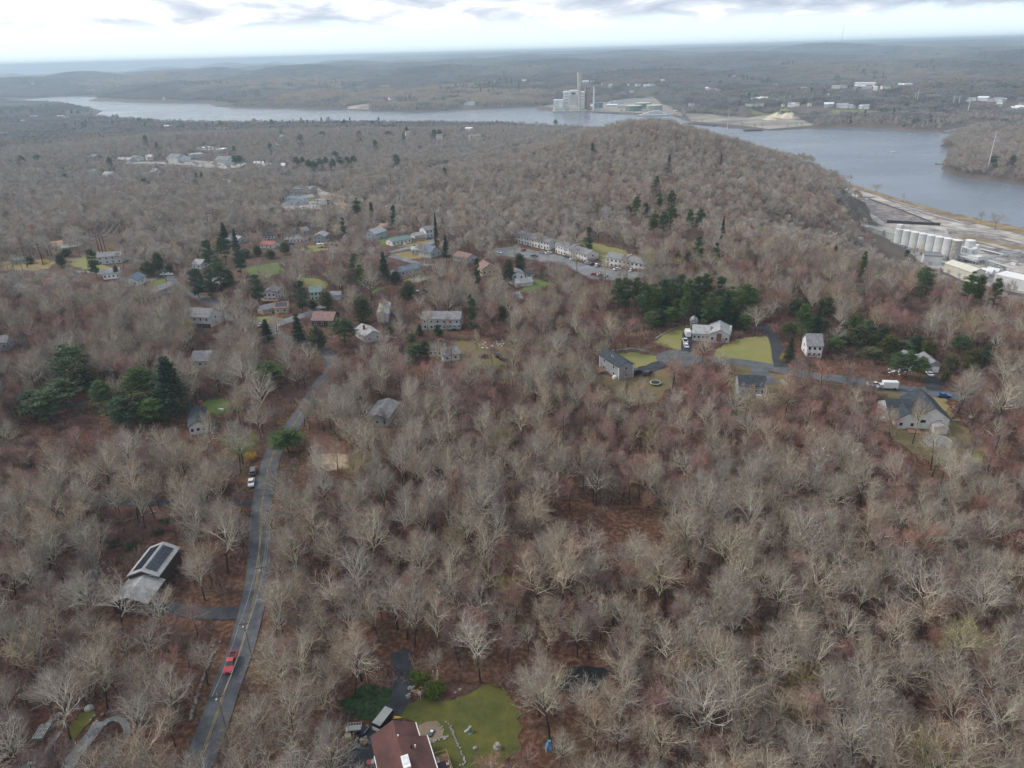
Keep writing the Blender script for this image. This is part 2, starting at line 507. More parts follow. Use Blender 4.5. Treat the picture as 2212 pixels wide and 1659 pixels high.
wv = [(-42000 + 84000 * i / nx, -200 + 44000 * j / nx, WATER) for j in range(nx + 1) for i in range(nx + 1)]
wf = np.array([(j * (nx + 1) + i, j * (nx + 1) + i + 1, (j + 1) * (nx + 1) + i + 1, (j + 1) * (nx + 1) + i) for j in range(nx) for i in range(nx)])
tag(obj('river', mesh_np('river', np.array(wv), wf, [water_mat('river_water', (0.13, 0.15, 0.185), 0.12, 0.24, 0.5)])), 'broad calm grey blue river and the sound beyond it', kind='structure')

def clean_poly(pts, n_sub, jag, seed):
    r = random.Random(seed); outp = []
    for i, (x, y) in enumerate(pts):
        x2, y2 = pts[(i + 1) % len(pts)]
        L = math.hypot(x2 - x, y2 - y); k = max(1, int(L / n_sub))
        for q in range(k):
            t = q / k
            j = jag if q else 0
            outp.append((x + (x2 - x) * t + r.uniform(-j, j), y + (y2 - y) * t + r.uniform(-j, j)))
    return outp
REGIONS = []   # (polygon, keeps trunks off, share of sightline trees removed)
SIGHT = dict(lawn=.7, yard=.72, car_park=.8, works_yard=.97, turning_circle=.8, gravel_pad=.9, parking_area=.5, clearing=.35, pond=.5, substation_yard=.85, field=.9, settling_pad=1, river_margin=1, ground_cover=.75, planting_bed=.9, bank=.6)
def sheet(name, pts, m, off=0.12, jag=0.0, step=5.0, label=None, flat=None):
    """a patch of surface laid on the ground; pts are points of the world"""
    pts = [(p[0], p[1]) for p in pts]
    REGIONS.append((np.array(pts), name not in ('ground_cover', 'river_margin', 'clearing'), SIGHT.get(name, .6)))
    if jag:
        pts = clean_poly(pts, max(jag * 1.6, 1.2), jag, len(name) + int(pts[0][0]))
    bm = bmesh.new()
    vs = [bm.verts.new((x, y, 0)) for x, y in pts]
    f = bm.faces.new(vs)
    bmesh.ops.triangulate(bm, faces=[f])
    xs = [p[0] for p in pts]; ys = [p[1] for p in pts]
    for ax, lo, hi in ((0, min(xs), max(xs)), (1, min(ys), max(ys))):
        k = 1
        while lo + k * step < hi:
            co = [0, 0, 0]; co[ax] = lo + k * step; no = [0, 0, 0]; no[ax] = 1
            bmesh.ops.bisect_plane(bm, geom=bm.verts[:] + bm.edges[:] + bm.faces[:], plane_co=co, plane_no=no)
            k += 1
    for v in bm.verts:
        v.co.z = (float(hz(v.co.x, v.co.y)) if flat is None else flat) + off
    bmesh.ops.recalc_face_normals(bm, faces=bm.faces)
    me = bpy.data.meshes.new(name); bm.to_mesh(me); bm.free()
    if me.polygons and me.polygons[0].normal.z < 0:
        me.flip_normals()
    me.materials.append(m)
    return tag(obj(name, me), label, kind='structure')
def smooth_line(pts, step=3.0):
    P = [Vector((p[0], p[1], 0)) for p in pts]
    P = [P[0] * 2 - P[1]] + P + [P[-1] * 2 - P[-2]]
    o = []
    for i in range(1, len(P) - 2):
        a, b, c, d = P[i - 1:i + 3]
        k = max(1, int((c - b).length / step))
        for q in range(k):
            t = q / k
            o.append(0.5 * ((2 * b) + (c - a) * t + (2 * a - 5 * b + 4 * c - d) * t * t + (3 * b - a - 3 * c + d) * t ** 3))
    o.append(P[-2])
    return o
def ribbon_mesh(name, pts, width, m, off=0.16, step=3.0, shift=0.0, dash=None, thick=0):
    L = smooth_line(pts, step)
    vs, fs = [], []
    for i, p in enumerate(L):
        d = (L[min(i + 1, len(L) - 1)] - L[max(i - 1, 0)]).normalized()
        n = Vector((-d.y, d.x, 0))
        for s in (-0.5, 0, 0.5):
            q = p + n * (s * width + shift)
            vs.append((q.x, q.y, float(hz(q.x, q.y)) + off))
        if i and (dash is None or (i // dash) % 2 == 0):
            k = i * 3
            fs += [(k - 3, k - 2, k + 1, k), (k - 2, k - 1, k + 2, k + 1)]
    me = mesh_np(name, np.array(vs), np.array(fs), [m])
    if me.polygons[0].normal.z < 0:
        me.flip_normals()
    return me
def road(name, pts, width, m, off=0.16, label=None, step=3.0, shift=0.0):
    if not shift:
        L = smooth_line(pts, 12.0)
        for a, b in zip(L[:-1], L[1:]):
            d = (b - a).normalized(); n = Vector((-d.y, d.x, 0)) * (width / 2 + 1.2)
            REGIONS.append((np.array([(a + n).xy, (b + n).xy, (b - n).xy, (a - n).xy]), True, .10 if name == 'road' else (.35 if name == 'garden_path' else 0 if name == 'woodland_drive' else .35)))
    return tag(obj(name, ribbon_mesh(name, pts, width, m, off, step, shift)), label, kind='structure')
# ------------------------------------------------------------------ surface materials
ASPH = mat('old_asphalt', (0.085, 0.09, 0.10), 0.9, 0.4, 0.25, detail=11, nrough=.75)
ASPD = mat('new_asphalt', (0.035, 0.038, 0.045), 0.85, 0.3, 0.5)
ASPL = mat('pale_asphalt', (0.16, 0.165, 0.175), 0.9, 0.25, 0.15)
CONC = mat('weathered_concrete', (0.34, 0.31, 0.28), 0.9, col2=(0.20, 0.18, 0.17), scale=0.06, detail=9)
SAND = mat('pale_sand', (0.36, 0.32, 0.265), 0.95, col2=(.15, .135, .12), scale=.012, detail=11)
DIRT = mat('bare_dirt', (0.20, 0.15, 0.11), 0.95, 0.35, 0.12, detail=8)
LAWN = mat('spring_lawn', (0.155, 0.165, 0.048), 0.95, col2=(0.22, 0.195, 0.08), scale=0.07, detail=10, bump=0.2, nrough=.8)
LAWG = mat('lush_lawn', (0.075, 0.115, 0.032), 0.95, col2=(0.10, 0.13, 0.035), scale=0.12, detail=7)
LAWD = mat('mossy_lawn', (0.118, 0.110, 0.024), 0.95, col2=(0.046, 0.060, 0.016), scale=0.13, detail=11, bump=0.3, nrough=.8)
MYRT = mat('dark_ground_ivy', (0.018, 0.040, 0.013), 0.9, 0.5, 1.2, bump=0.8)
STRAW = mat('dormant_grass', (0.25, 0.19, 0.09), 0.95, col2=(0.15, 0.13, 0.055), scale=0.12, detail=7)
YARD = mat('brown_yard', (0.17, 0.115, 0.065), 0.95, col2=(0.10, 0.095, 0.04), scale=0.08, detail=11, nrough=.8)
YEL = mat('yellow_road_paint', (0.30, 0.21, 0.08), 0.85, 0.3, 0.5)
WPAINT = mat('white_road_paint', (0.55, 0.55, 0.55), 0.8)
def W(k, pts):
    return [A(k, *p) for p in pts]

# roads
main_road = W('I', [(1120, 1760), (1225, 1640), (1330, 1370), (1410, 1140), (1490, 930), (1545, 730), (1590, 520), (1608, 300), (1622, 30)]) \
    + W('F', [(185, 1440), (300, 1270), (385, 1140), (440, 1060), (525, 930), (600, 820), (655, 760), (692, 700), (688, 640), (645, 585), (560, 545), (440, 500), (330, 470), (230, 425), (130, 350)]) \
    + W('A', [(1880, 1390), (1790, 1280), (1650, 1225), (1520, 1175), (1430, 1090), (1385, 1020), (1345, 960), (1260, 940), (1120, 915), (1000, 900)])
road('road', main_road, 5.9, ASPH, 0.20, 'two lane asphalt road running through the woods')
for sh, nm in ((-0.16, 0), (0.16, 1)):
    road('road_marking', main_road[:26], 0.13, YEL, 0.26, 'faded yellow double centre line', shift=sh)
road('side_street', W('F', [(150, 360), (260, 330), (400, 280), (590, 225)]), 7.0, ASPL, 0.17, 'grey side street beside the ranch house with panels')
road('driveway', W('I', [(1545, 700), (1430, 705), (1300, 705), (1180, 690), (1060, 670), (985, 690)]), 4.2, ASPD, 0.17, 'dark driveway of the house with solar panels')
road('woodland_drive', W('I', [(1560, 20), (1420, 25), (1300, 30), (1130, 45)]), 4.0, ASPD, 0.17, 'short dark drive off the main road')
road('woodland_drive', W('I', [(1110, 40), (1000, 12), (850, 20), (650, 10), (420, -20)]), 3.6, ASPD, 0.17, 'long woodland drive on the left')
road('driveway', W('J', [(740, 380), (755, 480), (765, 620), (740, 740), (670, 840), (600, 930), (480, 1020), (420, 1130), (380, 1300)]), 4.2, ASPD, 0.17, 'dark drive beside the red roofed house')
sheet('parking_area', W('J', [(500, 960), (580, 1240), (560, 1400), (200, 1400), (260, 1230), (380, 1080)]), ASPD, 0.24)
dead_end = W('G', [(920, 470), (1050, 490), (1200, 500), (1400, 515), (1600, 545), (1800, 585), (1960, 620)]) + W('H', [(520, 800), (720, 845), (960, 875), (1180, 900), (1420, 940), (1700, 975), (2000, 1015), (2300, 1060)])
road('cul_de_sac_street', dead_end, 7.0, ASPH, 0.17, 'quiet street ending in a turning circle')
_cc = A('G', 920, 488)
sheet('turning_circle', [(_cc.x + 9 * math.cos(t * math.pi / 18), _cc.y + 9 * math.sin(t * math.pi / 18)) for t in range(36)], ASPH, 0.23, label='round asphalt turning circle')
road('driveway', W('G', [(1775, 560), (1755, 480), (1745, 400), (1715, 310), (1660, 250), (1590, 205)]), 5.0, ASPD, 0.23, 'black drive curving up to the pines')
road('driveway', W('G', [(810, 525), (740, 545), (660, 590), (600, 600)]), 6.0, ASPD, 0.25, 'black drive of the gable house')
road('driveway', W('G', [(1000, 430), (998, 380), (1003, 330), (1010, 270)]), 5.0, ASPD, 0.25, 'drive with white vehicles')
road('driveway', W('G', [(1600, 560), (1610, 620), (1690, 700)]), 7.0, ASPH, 0.21, 'wide drive of the grey ranch')
road('driveway', W('H', [(1080, 890), (1110, 960), (1120, 1060)]), 9.0, ASPH, 0.22, 'wide drive of the white house')
road('driveway', W('H', [(1330, 900), (1310, 840), (1310, 760)]), 5.5, ASPD, 0.22, 'dark drive into the pines')
REGIONS.append((np.array([p.xy for p in W('I', [(1170, 1670), (1300, 1380), (1395, 1130), (1480, 1130), (1410, 1400), (1290, 1670)])]), False, .35))
REGIONS.append((np.array([p.xy for p in W('I', [(1540, 0), (1625, 0), (1600, 600), (1540, 740), (1500, 930), (1430, 930), (1520, 560)])]), False, .38))
# lawns and yards
sheet('lawn', W('J', [(640, 880), (760, 770), (900, 730), (1080, 740), (1220, 680), (1400, 620), (1540, 690), (1600, 800), (1640, 950), (1640, 1100), (1500, 1190), (1420, 1290), (850, 1300), (850, 900)]), LAWD, 0.12, 1.0, 4, 'mossy lawn beside the red roofed house')
sheet('ground_cover', W('J', [(290, 740), (420, 660), (600, 640), (700, 660), (690, 760), (620, 860), (560, 900), (430, 880), (310, 830)]), MYRT, 0.12, 1.2, 4, 'dark green ivy on the ground under the trees')
sheet('lawn', W('G', [(720, 350), (860, 260), (1010, 205), (1040, 240), (1000, 330), (960, 415), (890, 410), (800, 395)]), LAWN, 0.12, 0.8, 4, 'lawn left of the white trucks')
sheet('lawn', W('G', [(1400, 330), (1560, 300), (1690, 310), (1735, 400), (1735, 545), (1600, 525), (1400, 495), (1200, 480), (1250, 400)]), LAWN, 0.12, 0.8, 4, 'lawn inside the curving drive')
sheet('lawn', W('G', [(410, 450), (560, 435), (740, 465), (800, 510), (700, 540), (560, 570), (480, 520)]), LAWN, 0.12, 0.8, 4, 'lawn behind the gable house')
sheet('yard', W('G', [(300, 620), (560, 650), (760, 580), (900, 570), (880, 700), (760, 860), (520, 880), (300, 800)]), YARD, 0.09, 2, 5, 'brown yard around the trampoline')
sheet('yard', W('G', [(1400, 540), (1580, 560), (1660, 590), (1830, 620), (1860, 800), (1640, 960), (1430, 960), (1350, 700)]), YARD, 0.09, 2, 5, 'brown yard round the dark roofed ranch')
sheet('yard', W('H', [(740, 910), (1000, 915), (1040, 1000), (830, 1080), (760, 1100), (700, 1250), (1000, 1420), (1300, 1640), (1800, 1640), (1900, 1450), (1560, 1230), (1500, 1080), (1430, 990), (1180, 950), (1160, 1000), (900, 1000)]), YARD, 0.09, 2, 6, 'brown yard round the white house and pool')
sheet('lawn', W('H', [(1180, 930), (1420, 970), (1500, 1120), (1480, 1250), (1320, 1300), (1320, 1050)]), STRAW, 0.13, 1, 5)
sheet('lawn', W('H', [(1600, 1480), (1800, 1460), (1850, 1560), (1700, 1640)]), LAWN, 0.14, 1.5, 5)
sheet('lawn', W('E', [(1800, 1000), (2120, 960), (2150, 1060), (2000, 1180), (1880, 1080)]), LAWD, 0.12, 1, 5, 'yellow green lawn by the forsythia')
sheet('lawn', W('E', [(1640, 720), (1780, 680), (1980, 690), (1960, 760), (1800, 820), (1680, 790)]), LAWG, 0.12, 1, 5)
sheet('yard', W('F', [(1500, 640), (1700, 480), (1900, 500), (2180, 520), (2200, 680), (1980, 720), (1800, 700), (1600, 690)]), YARD, 0.09, 2, 6, 'brown yard with junk behind the white garage')
sheet('lawn', W('F', [(1980, 670), (2130, 670), (2100, 720), (2000, 710)]), LAWG, 0.13, 1, 5)
sheet('yard', W('F', [(480, 1220), (560, 1190), (760, 1330), (860, 1500), (500, 1430)]), mat('red_mulch', (0.115, 0.060, 0.046), 0.95, 0.5, 0.5, detail=11, nrough=.8), 0.1, 1, 5, 'clearing of reddish leaf mulch')
sheet('gravel_pad', W('F', [(500, 1425), (720, 1412), (822, 1430), (822, 1540), (640, 1560), (520, 1500)]), mat('tan_gravel', (0.30, 0.23, 0.17), 0.95, 0.2, 0.4), 0.2, 0.0, 5, 'square tan gravel pad in the mulch')
sheet('clearing', W('I', [(610, 60), (760, 30), (1080, 60), (1110, 180), (1000, 270), (800, 320), (640, 260)]), mat('red_mulch', (0, 0, 0)), 0.1, 2, 6, 'open slope of red leaves')
sheet('lawn', W('B', [(130, 980), (400, 930), (430, 1010), (330, 1060), (200, 1080), (120, 1040)]), LAWG, 0.12, 2, 6, 'green field left of the round trees')
sheet('lawn', W('B', [(560, 1060), (700, 1070), (800, 1100), (780, 1150), (640, 1175), (560, 1140)]), LAWN, 0.12, 1.5, 6, 'pale field edged with stones')
sheet('lawn', W('B', [(540, 830), (620, 795), (760, 790), (800, 830), (640, 850)]), LAWN, 0.12, 1, 6)
sheet('lawn', W('B', [(1180, 740), (1350, 715), (1320, 780), (1240, 790)]), LAWG, 0.12, 1.5, 6)
sheet('lawn', W('B', [(1300, 870), (1450, 840), (1600, 860), (1600, 895), (1480, 905), (1330, 890)]), STRAW, 0.12, 1, 6)
sheet('lawn', W('B', [(1400, 1080), (1560, 1040), (1640, 1070), (1480, 1105)]), STRAW, 0.12, 1, 6)
sheet('lawn', W('B', [(1300, 800), (1480, 770), (1650, 740), (1640, 790), (1480, 810)]), STRAW, 0.11, 1, 6)
sheet('lawn', W('B', [(1130, 1170), (1260, 1130), (1260, 1160), (1160, 1190)]), LAWG, 0.12, 1, 6)
sheet('lawn', W('B', [(170, 1385), (300, 1385), (410, 1395), (300, 1440), (200, 1440)]), LAWN, 0.12, 1, 6)
sheet('lawn', W('C', [(480, 1060), (660, 1080), (720, 1110), (600, 1170), (440, 1180), (500, 1120)]), LAWG, 0.12, 1.5, 6, 'bright lawn behind the white house')
sheet('lawn', W('C', [(900, 780), (980, 765), (1120, 785), (1260, 820), (1450, 890), (1560, 910), (1720, 925), (1700, 945), (1450, 925), (1150, 955), (1060, 870), (1040, 840)]), LAWN, 0.12, 2, 8, 'lawn behind the three apartment rows')
sheet('lawn', W('A', [(560, 910), (780, 880), (850, 950), (1000, 990), (860, 1000), (740, 990), (600, 970)]), LAWN, 0.12, 2, 8)
sheet('lawn', W('A', [(0, 930), (220, 900), (420, 930), (500, 910), (400, 990), (0, 1010)]), STRAW, 0.12, 2, 8)
sheet('lawn', W('A', [(1200, 1090), (1350, 1070), (1400, 1100), (1440, 1180), (1320, 1180)]), LAWG, 0.12, 1, 8)
sheet('lawn', W('A', [(760, 845), (930, 840), (1010, 870), (880, 880)]), STRAW, 0.12, 2, 8)
for k, pts in (('B', [(1300, 850), (1480, 810), (1600, 790), (1690, 740)]), ('B', [(1300, 880), (1420, 910), (1560, 950), (1700, 960)]), ('B', [(620, 1330), (760, 1300)]), ('C', [(430, 1240), (400, 1180)]), ('B', [(1460, 1110), (1620, 1060), (1750, 1040)]), ('A', [(600, 1010), (850, 1020), (1010, 1080), (1300, 1070)])):
    road('lane', W(k, pts), 5.5, ASPL, 0.18)
# apartment car park
sheet('car_park', W('C', [(220, 820), (400, 800), (640, 850), (780, 880), (960, 945), (1170, 985), (1400, 1010), (1560, 1040), (1300, 1090), (1040, 1075), (800, 960), (480, 900), (220, 870)]), ASPL, 0.18, 0, 8, 'car park in front of the apartment rows')
# power line clearing and its dirt road
road('service_road', W('B', [(640, 300), (740, 355), (860, 380), (1000, 405), (1180, 445), (1400, 480)]), 9, CONC, 0.25, 'pale service road under the power lines', 8)
road('service_track', W('B', [(720, 350), (800, 440), (900, 500), (940, 570)]), 8, DIRT, 0.24, 'dirt track below the substation', 8)
sheet('clearing', W('B', [(760, 370), (1000, 400), (1180, 450), (1100, 480), (900, 460), (800, 430)]), DIRT, 0.14, 3, 10)
sheet('substation_yard', W('B', [(380, 470), (450, 420), (640, 400), (760, 400), (790, 490), (600, 500), (420, 505)]), CONC, 0.25, 0, 10, 'gravel yard of the substation')
sheet('clearing', W('C', [(420, 290), (640, 235), (850, 260), (780, 330), (560, 330)]), STRAW, 0.12, 4, 12, 'open grassy knoll on the hillside')
# commercial strip
sheet('car_park', W('e', [(300, 195), (850, 190), (1100, 170), (1400, 180), (1680, 200), (1600, 250), (1200, 245), (850, 215), (350, 210)]), CONC, 0.3, 0, 15, 'car park of the far shopping strip')
road('lane', W('T', [(1805, 920), (1825, 890), (1815, 860)]), 10, CONC, 0.3, None, 10)
# riverside works
def WF(k, pts, z=-67.0):
    return [Vector((*atz(*S(k, *p), z), z)) for p in pts]
BLACKM_ = mat("dark_ditch", (.05, .048, .05), .9); PGR = mat('pale_gravel_road', (0.38, 0.35, 0.31), 0.95, .25, .1); RD_ = mat('dry_reeds', (0.23, 0.17, 0.09), 0.95, 0.35, 0.08); DKG = mat('dark_gravel_pad', (0.30, 0.265, 0.25), 0.95, col2=(0.10, 0.085, 0.085), scale=0.16, detail=12)
sheet('works_yard', WF('D', [(800, 300), (900, 272), (1250, 378), (1700, 499), (2212, 612), (2600, 700), (2300, 1120), (1760, 1000), (1600, 930), (1330, 840), (1130, 790), (880, 760), (830, 690), (890, 620), (1000, 590), (1110, 575), (900, 440)]), mat('stained_yard', (.50, .465, .42), .95, col2=(.17, .15, .14), scale=.055, detail=13), 0.25, 0, 25, 'cracked concrete yard of the riverside works', flat=-67)
sheet('settling_pad', WF('D', [(880, 372), (1030, 372), (1560, 572), (1160, 553), (1060, 520), (960, 450)]), DKG, 0.32, 0, 25, 'sunken gravel pad', flat=-67)
sheet('settling_pad', WF('D', [(1620, 600), (1900, 640), (2212, 720), (2400, 790), (2212, 760), (1900, 690), (1640, 650)]), DKG, 0.32, 0, 25, flat=-67)
sheet('settling_pad', WF('D', [(1850, 700), (2212, 790), (2400, 850), (2212, 870), (1950, 800), (1860, 750)]), DKG, 0.33, 0, 25, flat=-67)
sheet('settling_pad', WF('D', [(1100, 350), (1300, 415), (1650, 510), (1850, 560), (1800, 575), (1560, 520), (1300, 440)]), DKG, 0.34, 0, 25, flat=-67)
sheet('river_margin', WF('D', [(640, 165), (900, 262), (1250, 372), (1700, 494), (2212, 602), (2600, 690), (2560, 720), (2212, 650), (1700, 525), (1250, 395), (880, 285)]), RD_, 0.45, 0, 25, 'strip of dry reeds along the bank', flat=-67)
sheet('river_margin', WF('D', [(1640, 640), (1900, 680), (2212, 745), (2212, 765), (1900, 700), (1660, 665)]), RD_, 0.46, 0, 25, flat=-67)
for pts, w_, m_ in (([(830, 312), (915, 395), (990, 460), (1080, 525), (1150, 575), (1240, 600)], 8, PGR), ([(840, 700), (900, 635), (1000, 600), (1110, 600), (1200, 620)], 12, PGR), ([(1030, 372), (1300, 470), (1570, 575)], 3, BLACKM_), ([(870, 368), (970, 366), (1080, 360)], 3, BLACKM_),
                    ([(1560, 560), (1700, 600), (2000, 640), (2300, 720)], 7, PGR), ([(2212, 820), (2000, 860), (1850, 900), (1650, 860)], 9, PGR), ([(1850, 720), (2050, 770), (2212, 815)], 5, PGR), ([(1200, 400), (1500, 490), (1800, 570)], 4, PGR)):
    road('works_road', WF('D', pts), w_, m_, 0.6, None, 10)
# over the river
sheet('works_yard', W('V', [(10, 735), (180, 738), (420, 765), (560, 740), (760, 770), (850, 812), (560, 838), (400, 815), (60, 790)]), SAND, 0.4, 0, 40, 'sandy yard on the far bank')
sheet('works_yard', W('U', [(1290, 700), (1400, 665), (1640, 668), (1880, 640), (2020, 625), (2200, 720), (2212, 755), (2100, 735), (1850, 732), (1500, 716)]), SAND, 0.4, 0, 40, 'pale yard of the power station')
sheet('works_yard', W('U', [(40, 690), (190, 665), (170, 710), (40, 708)]), SAND, 0.4, 4, 30)
sheet('field', W('V', [(400, 700), (640, 700), (700, 725), (560, 745), (420, 730)]), LAWN, 0.4, 6, 30)
sheet('field', W('V', [(960, 715), (1180, 710), (1400, 735), (1200, 745), (980, 740)]), LAWN, 0.4, 6, 30)

# ------------------------------------------------------------------ house materials
WHITE = mat('white_siding', (0.62, 0.62, 0.62), 0.7, 0.06, 0.5)
TRIM = mat('white_trim', (0.70, 0.70, 0.70), 0.6, 0.05)
GREYW = mat('grey_siding', (0.28, 0.30, 0.31), 0.75, 0.08, 0.5)
PALEG = mat('pale_grey_siding', (0.42, 0.44, 0.45), 0.75, 0.08, 0.5)
BLUEW = mat('pale_blue_siding', (0.36, 0.43, 0.48), 0.75, 0.08, 0.5)
GREENW = mat('pale_green_siding', (0.38, 0.44, 0.39), 0.75, 0.08, 0.5)
TANW = mat('tan_siding', (0.46, 0.36, 0.28), 0.75, 0.08, 0.5)
BROWNW = mat('brown_siding', (0.085, 0.068, 0.058), 0.75, 0.15, 0.5)
REDW = mat('red_siding', (0.20, 0.025, 0.02), 0.75, 0.15, 0.5)
RGREY = mat('grey_shingle', (0.19, 0.19, 0.20), 0.9, 0.22, 0.7, detail=8)
RLIGHT = mat('silver_shingle', (0.30, 0.30, 0.31), 0.9, 0.2, 0.7, detail=8)
RDARK = mat('charcoal_shingle', (0.035, 0.045, 0.055), 0.85, 0.3, 0.7, detail=8)
RBLUE = mat('slate_blue_shingle', (0.12, 0.155, 0.20), 0.85, 0.2, 0.7, detail=8)
RGREEN = mat('grey_green_shingle', (0.14, 0.20, 0.19), 0.85, 0.2, 0.7, detail=8)
RBROWN = mat('brown_shingle', (0.21, 0.135, 0.12), 0.9, 0.2, 0.7, detail=8)
RTAN = mat('tan_shingle', (0.36, 0.22, 0.15), 0.9, 0.2, 0.7, detail=8)
RRED = mat('rust_red_shingle', (0.30, 0.115, 0.095), 0.9, 0.2, 0.7, detail=8)
GLASS = mat('dark_window_glass', (0.02, 0.025, 0.035), 0.12, 0.3, 2, spec=0.6)
BRICK = mat('red_brick', (0.22, 0.075, 0.05), 0.9, 0.25, 3)
METAL = mat('galvanised_steel', (0.42, 0.44, 0.46), 0.45, 0.1, 1, metal=0.4)
WOOD = mat('weathered_wood', (0.22, 0.13, 0.08), 0.85, 0.3, 2)
BLACKM = mat('black_paint', (0.015, 0.015, 0.018), 0.4)

def win(root, x, y, z, face, w_=0.95, h_=1.15, frame=TRIM, name='window', parent=None):
    """a window on the wall facing '-y', '+y', '-x' or '+x' of the house's own frame"""
    m = MB(); p = MB()
    if face[1] == 'y':
        s = -1 if face[0] == '-' else 1
        m.box((x, y + s * 0.04, z), (w_ + 0.18, 0.10, h_ + 0.18)); p.box((x, y + s * 0.075, z), (w_, 0.06, h_))
        p.box((x, y + s * 0.10, z), (w_, 0.03, 0.06)); 
    else:
        s = -1 if face[0] == '-' else 1
        m.box((x + s * 0.04, y, z), (0.10, w_ + 0.18, h_ + 0.18)); p.box((x + s * 0.075, y, z), (0.06, w_, h_))
    f = m.build(name, frame, parent or root)
    g = p.build('pane', GLASS, f)
    return f

def block(root, x0, y0, L, D, h, wallm, roofm, ridge='x', pitch=0.45, over=0.4, base=1.2, hip=False, flat=False, wname='wall', rname='roof'):
    """walls and roof of one wing, in the house's own frame"""
    rise = pitch * (D if ridge == 'x' else L) / 2
    wb = MB()
    if flat or hip:
        wb.box((x0 + L / 2, y0 + D / 2, (h - base) / 2), (L, D, h + base))
    elif ridge == 'x':
        wb.extr([(y0, -base), (y0 + D, -base), (y0 + D, h), (y0 + D / 2, h + rise - 0.05), (y0, h)], 'x', x0, x0 + L)
    else:
        wb.extr([(x0, -base), (x0 + L, -base), (x0 + L, h), (x0 + L / 2, h + rise - 0.05), (x0, h)], 'y', y0, y0 + D)
    wo = wb.build(wname, wallm, root)
    rb = MB(); t = 0.22; dz = over * pitch
    if flat:
        rb.box((x0 + L / 2, y0 + D / 2, h + 0.15), (L + 0.4, D + 0.4, 0.3))
        rb.box((x0 + L / 2, y0 + 0.1, h + 0.45), (L + 0.4, 0.25, 0.3)); rb.box((x0 + L / 2, y0 + D - 0.1, h + 0.45), (L + 0.4, 0.25, 0.3))
    elif hip:
        q = D / 2 if ridge == 'x' else L / 2
        if ridge == 'x': r1, r2 = (x0 + q, y0 + D / 2), (x0 + L - q, y0 + D / 2)
        else: r1, r2 = (x0 + L / 2, y0 + q), (x0 + L / 2, y0 + D - q)
        a = [(x0 - over, y0 - over), (x0 + L + over, y0 - over), (x0 + L + over, y0 + D + over), (x0 - over, y0 + D + over)]
        vs = [(x, y, h - dz + 0.02) for x, y in a] + [(x, y, h - dz + 0.22) for x, y in a] + [(*r1, h + rise + 0.2), (*r2, h + rise + 0.2)]
        fs = [(3, 2, 1, 0), (0, 1, 5, 4), (1, 2, 6, 5), (2, 3, 7, 6), (3, 0, 4, 7)]
        fs += [(4, 5, 9, 8), (6, 7, 8, 9), (5, 6, 9), (7, 4, 8)] if ridge == 'x' else [(4, 5, 8), (6, 7, 9), (5, 6, 9, 8), (7, 4, 8, 9)]
        rb.add(vs, fs)
    else:
        if ridge == 'x':
            a, b = y0 - over, y0 + D + over
            pr = [(a, h - dz), (a, h - dz + t), (y0 + D / 2, h + rise + t), (b, h - dz + t), (b, h - dz), (y0 + D / 2, h + rise)]
            rb.extr(pr, 'x', x0 - over, x0 + L + over)
        else:
            a, b = x0 - over, x0 + L + over
            pr = [(a, h - dz), (a, h - dz + t), (x0 + L / 2, h + rise + t), (b, h - dz + t), (b, h - dz), (x0 + L / 2, h + rise)]
            rb.extr(pr, 'y', y0 - over, y0 + D + over)
    ro = rb.build(rname, roofm, root)
    return wo, ro

HOUSES = []
def house(k, p1, p2, depth, h, wallm, roofm, label, cat='house', ridge='x', pitch=0.45, nwin=3, nside=1, storeys=1, name='house', hip=False, flat=False, chimney=None, door=None, group=None, over=0.4, length=None, frame=TRIM):
    a, b = A(k, *p1), A(k, *p2)
    dv = b - a; L = math.hypot(dv.x, dv.y)
    rz = math.atan2(dv.y, dv.x)
    if length: L = length
    zz = min(a.z, b.z)
    root = empty(name, (a.x, a.y, zz + 0.05), rz)
    tag(root, label, cat, group)
    wo, ro = block(root, 0, 0, L, depth, h, wallm, roofm, ridge, pitch, over, hip=hip, flat=flat)
    root['L'] = L
    hs = h / storeys
    for s in range(storeys):
        zc = s * hs + hs * 0.55
        for i in range(nwin):
            x = L * (i + 0.5) / nwin
            if door is not None and s == 0 and i == door:
                d = MB().box((x, -0.03, 1.05), (1.3, 0.09, 2.1)).build('door', BROWNW if wallm is not BROWNW else TRIM, root)
                continue
            win(root, x, 0, zc, '-y')
        for i in range(nside):
            y = depth * (i + 0.5) / nside
            win(root, 0, y, zc, '-x'); win(root, L, y, zc, '+x')
    if chimney:
        cx, cy, ch = chimney
        MB().box((cx * L, cy * depth, h + ch / 2), (0.9, 0.9, ch)).box((cx * L, cy * depth, h + ch + 0.08), (1.1, 1.1, 0.16)).build('chimney', BRICK, root)
    u = Vector((math.cos(rz), math.sin(rz), 0)); v = Vector((-u.y, u.x, 0))
    HOUSES.append((a, b, depth, h))
    REGIONS.append((np.array([(a - u * 4 - v * 5).xy, (a + u * (L + 4) - v * 5).xy, (a + u * (L + 4) + v * (depth + 3)).xy, (a - u * 4 + v * (depth + 3)).xy]), True, .0))
    bk = 4 + h * 1.2
    REGIONS.append((np.array([(a - u * 2 - v * 2).xy, (a + u * (L + 2) - v * 2).xy, (a + u * (L + 2) + v * (depth + bk)).xy, (a - u * 2 + v * (depth + bk)).xy]), False, .62))
    return root, L
def wing(root, x0, y0, L, D, h, wallm, roofm, **k):
    return block(root, x0, y0, L, D, h, wallm, roofm, **k)
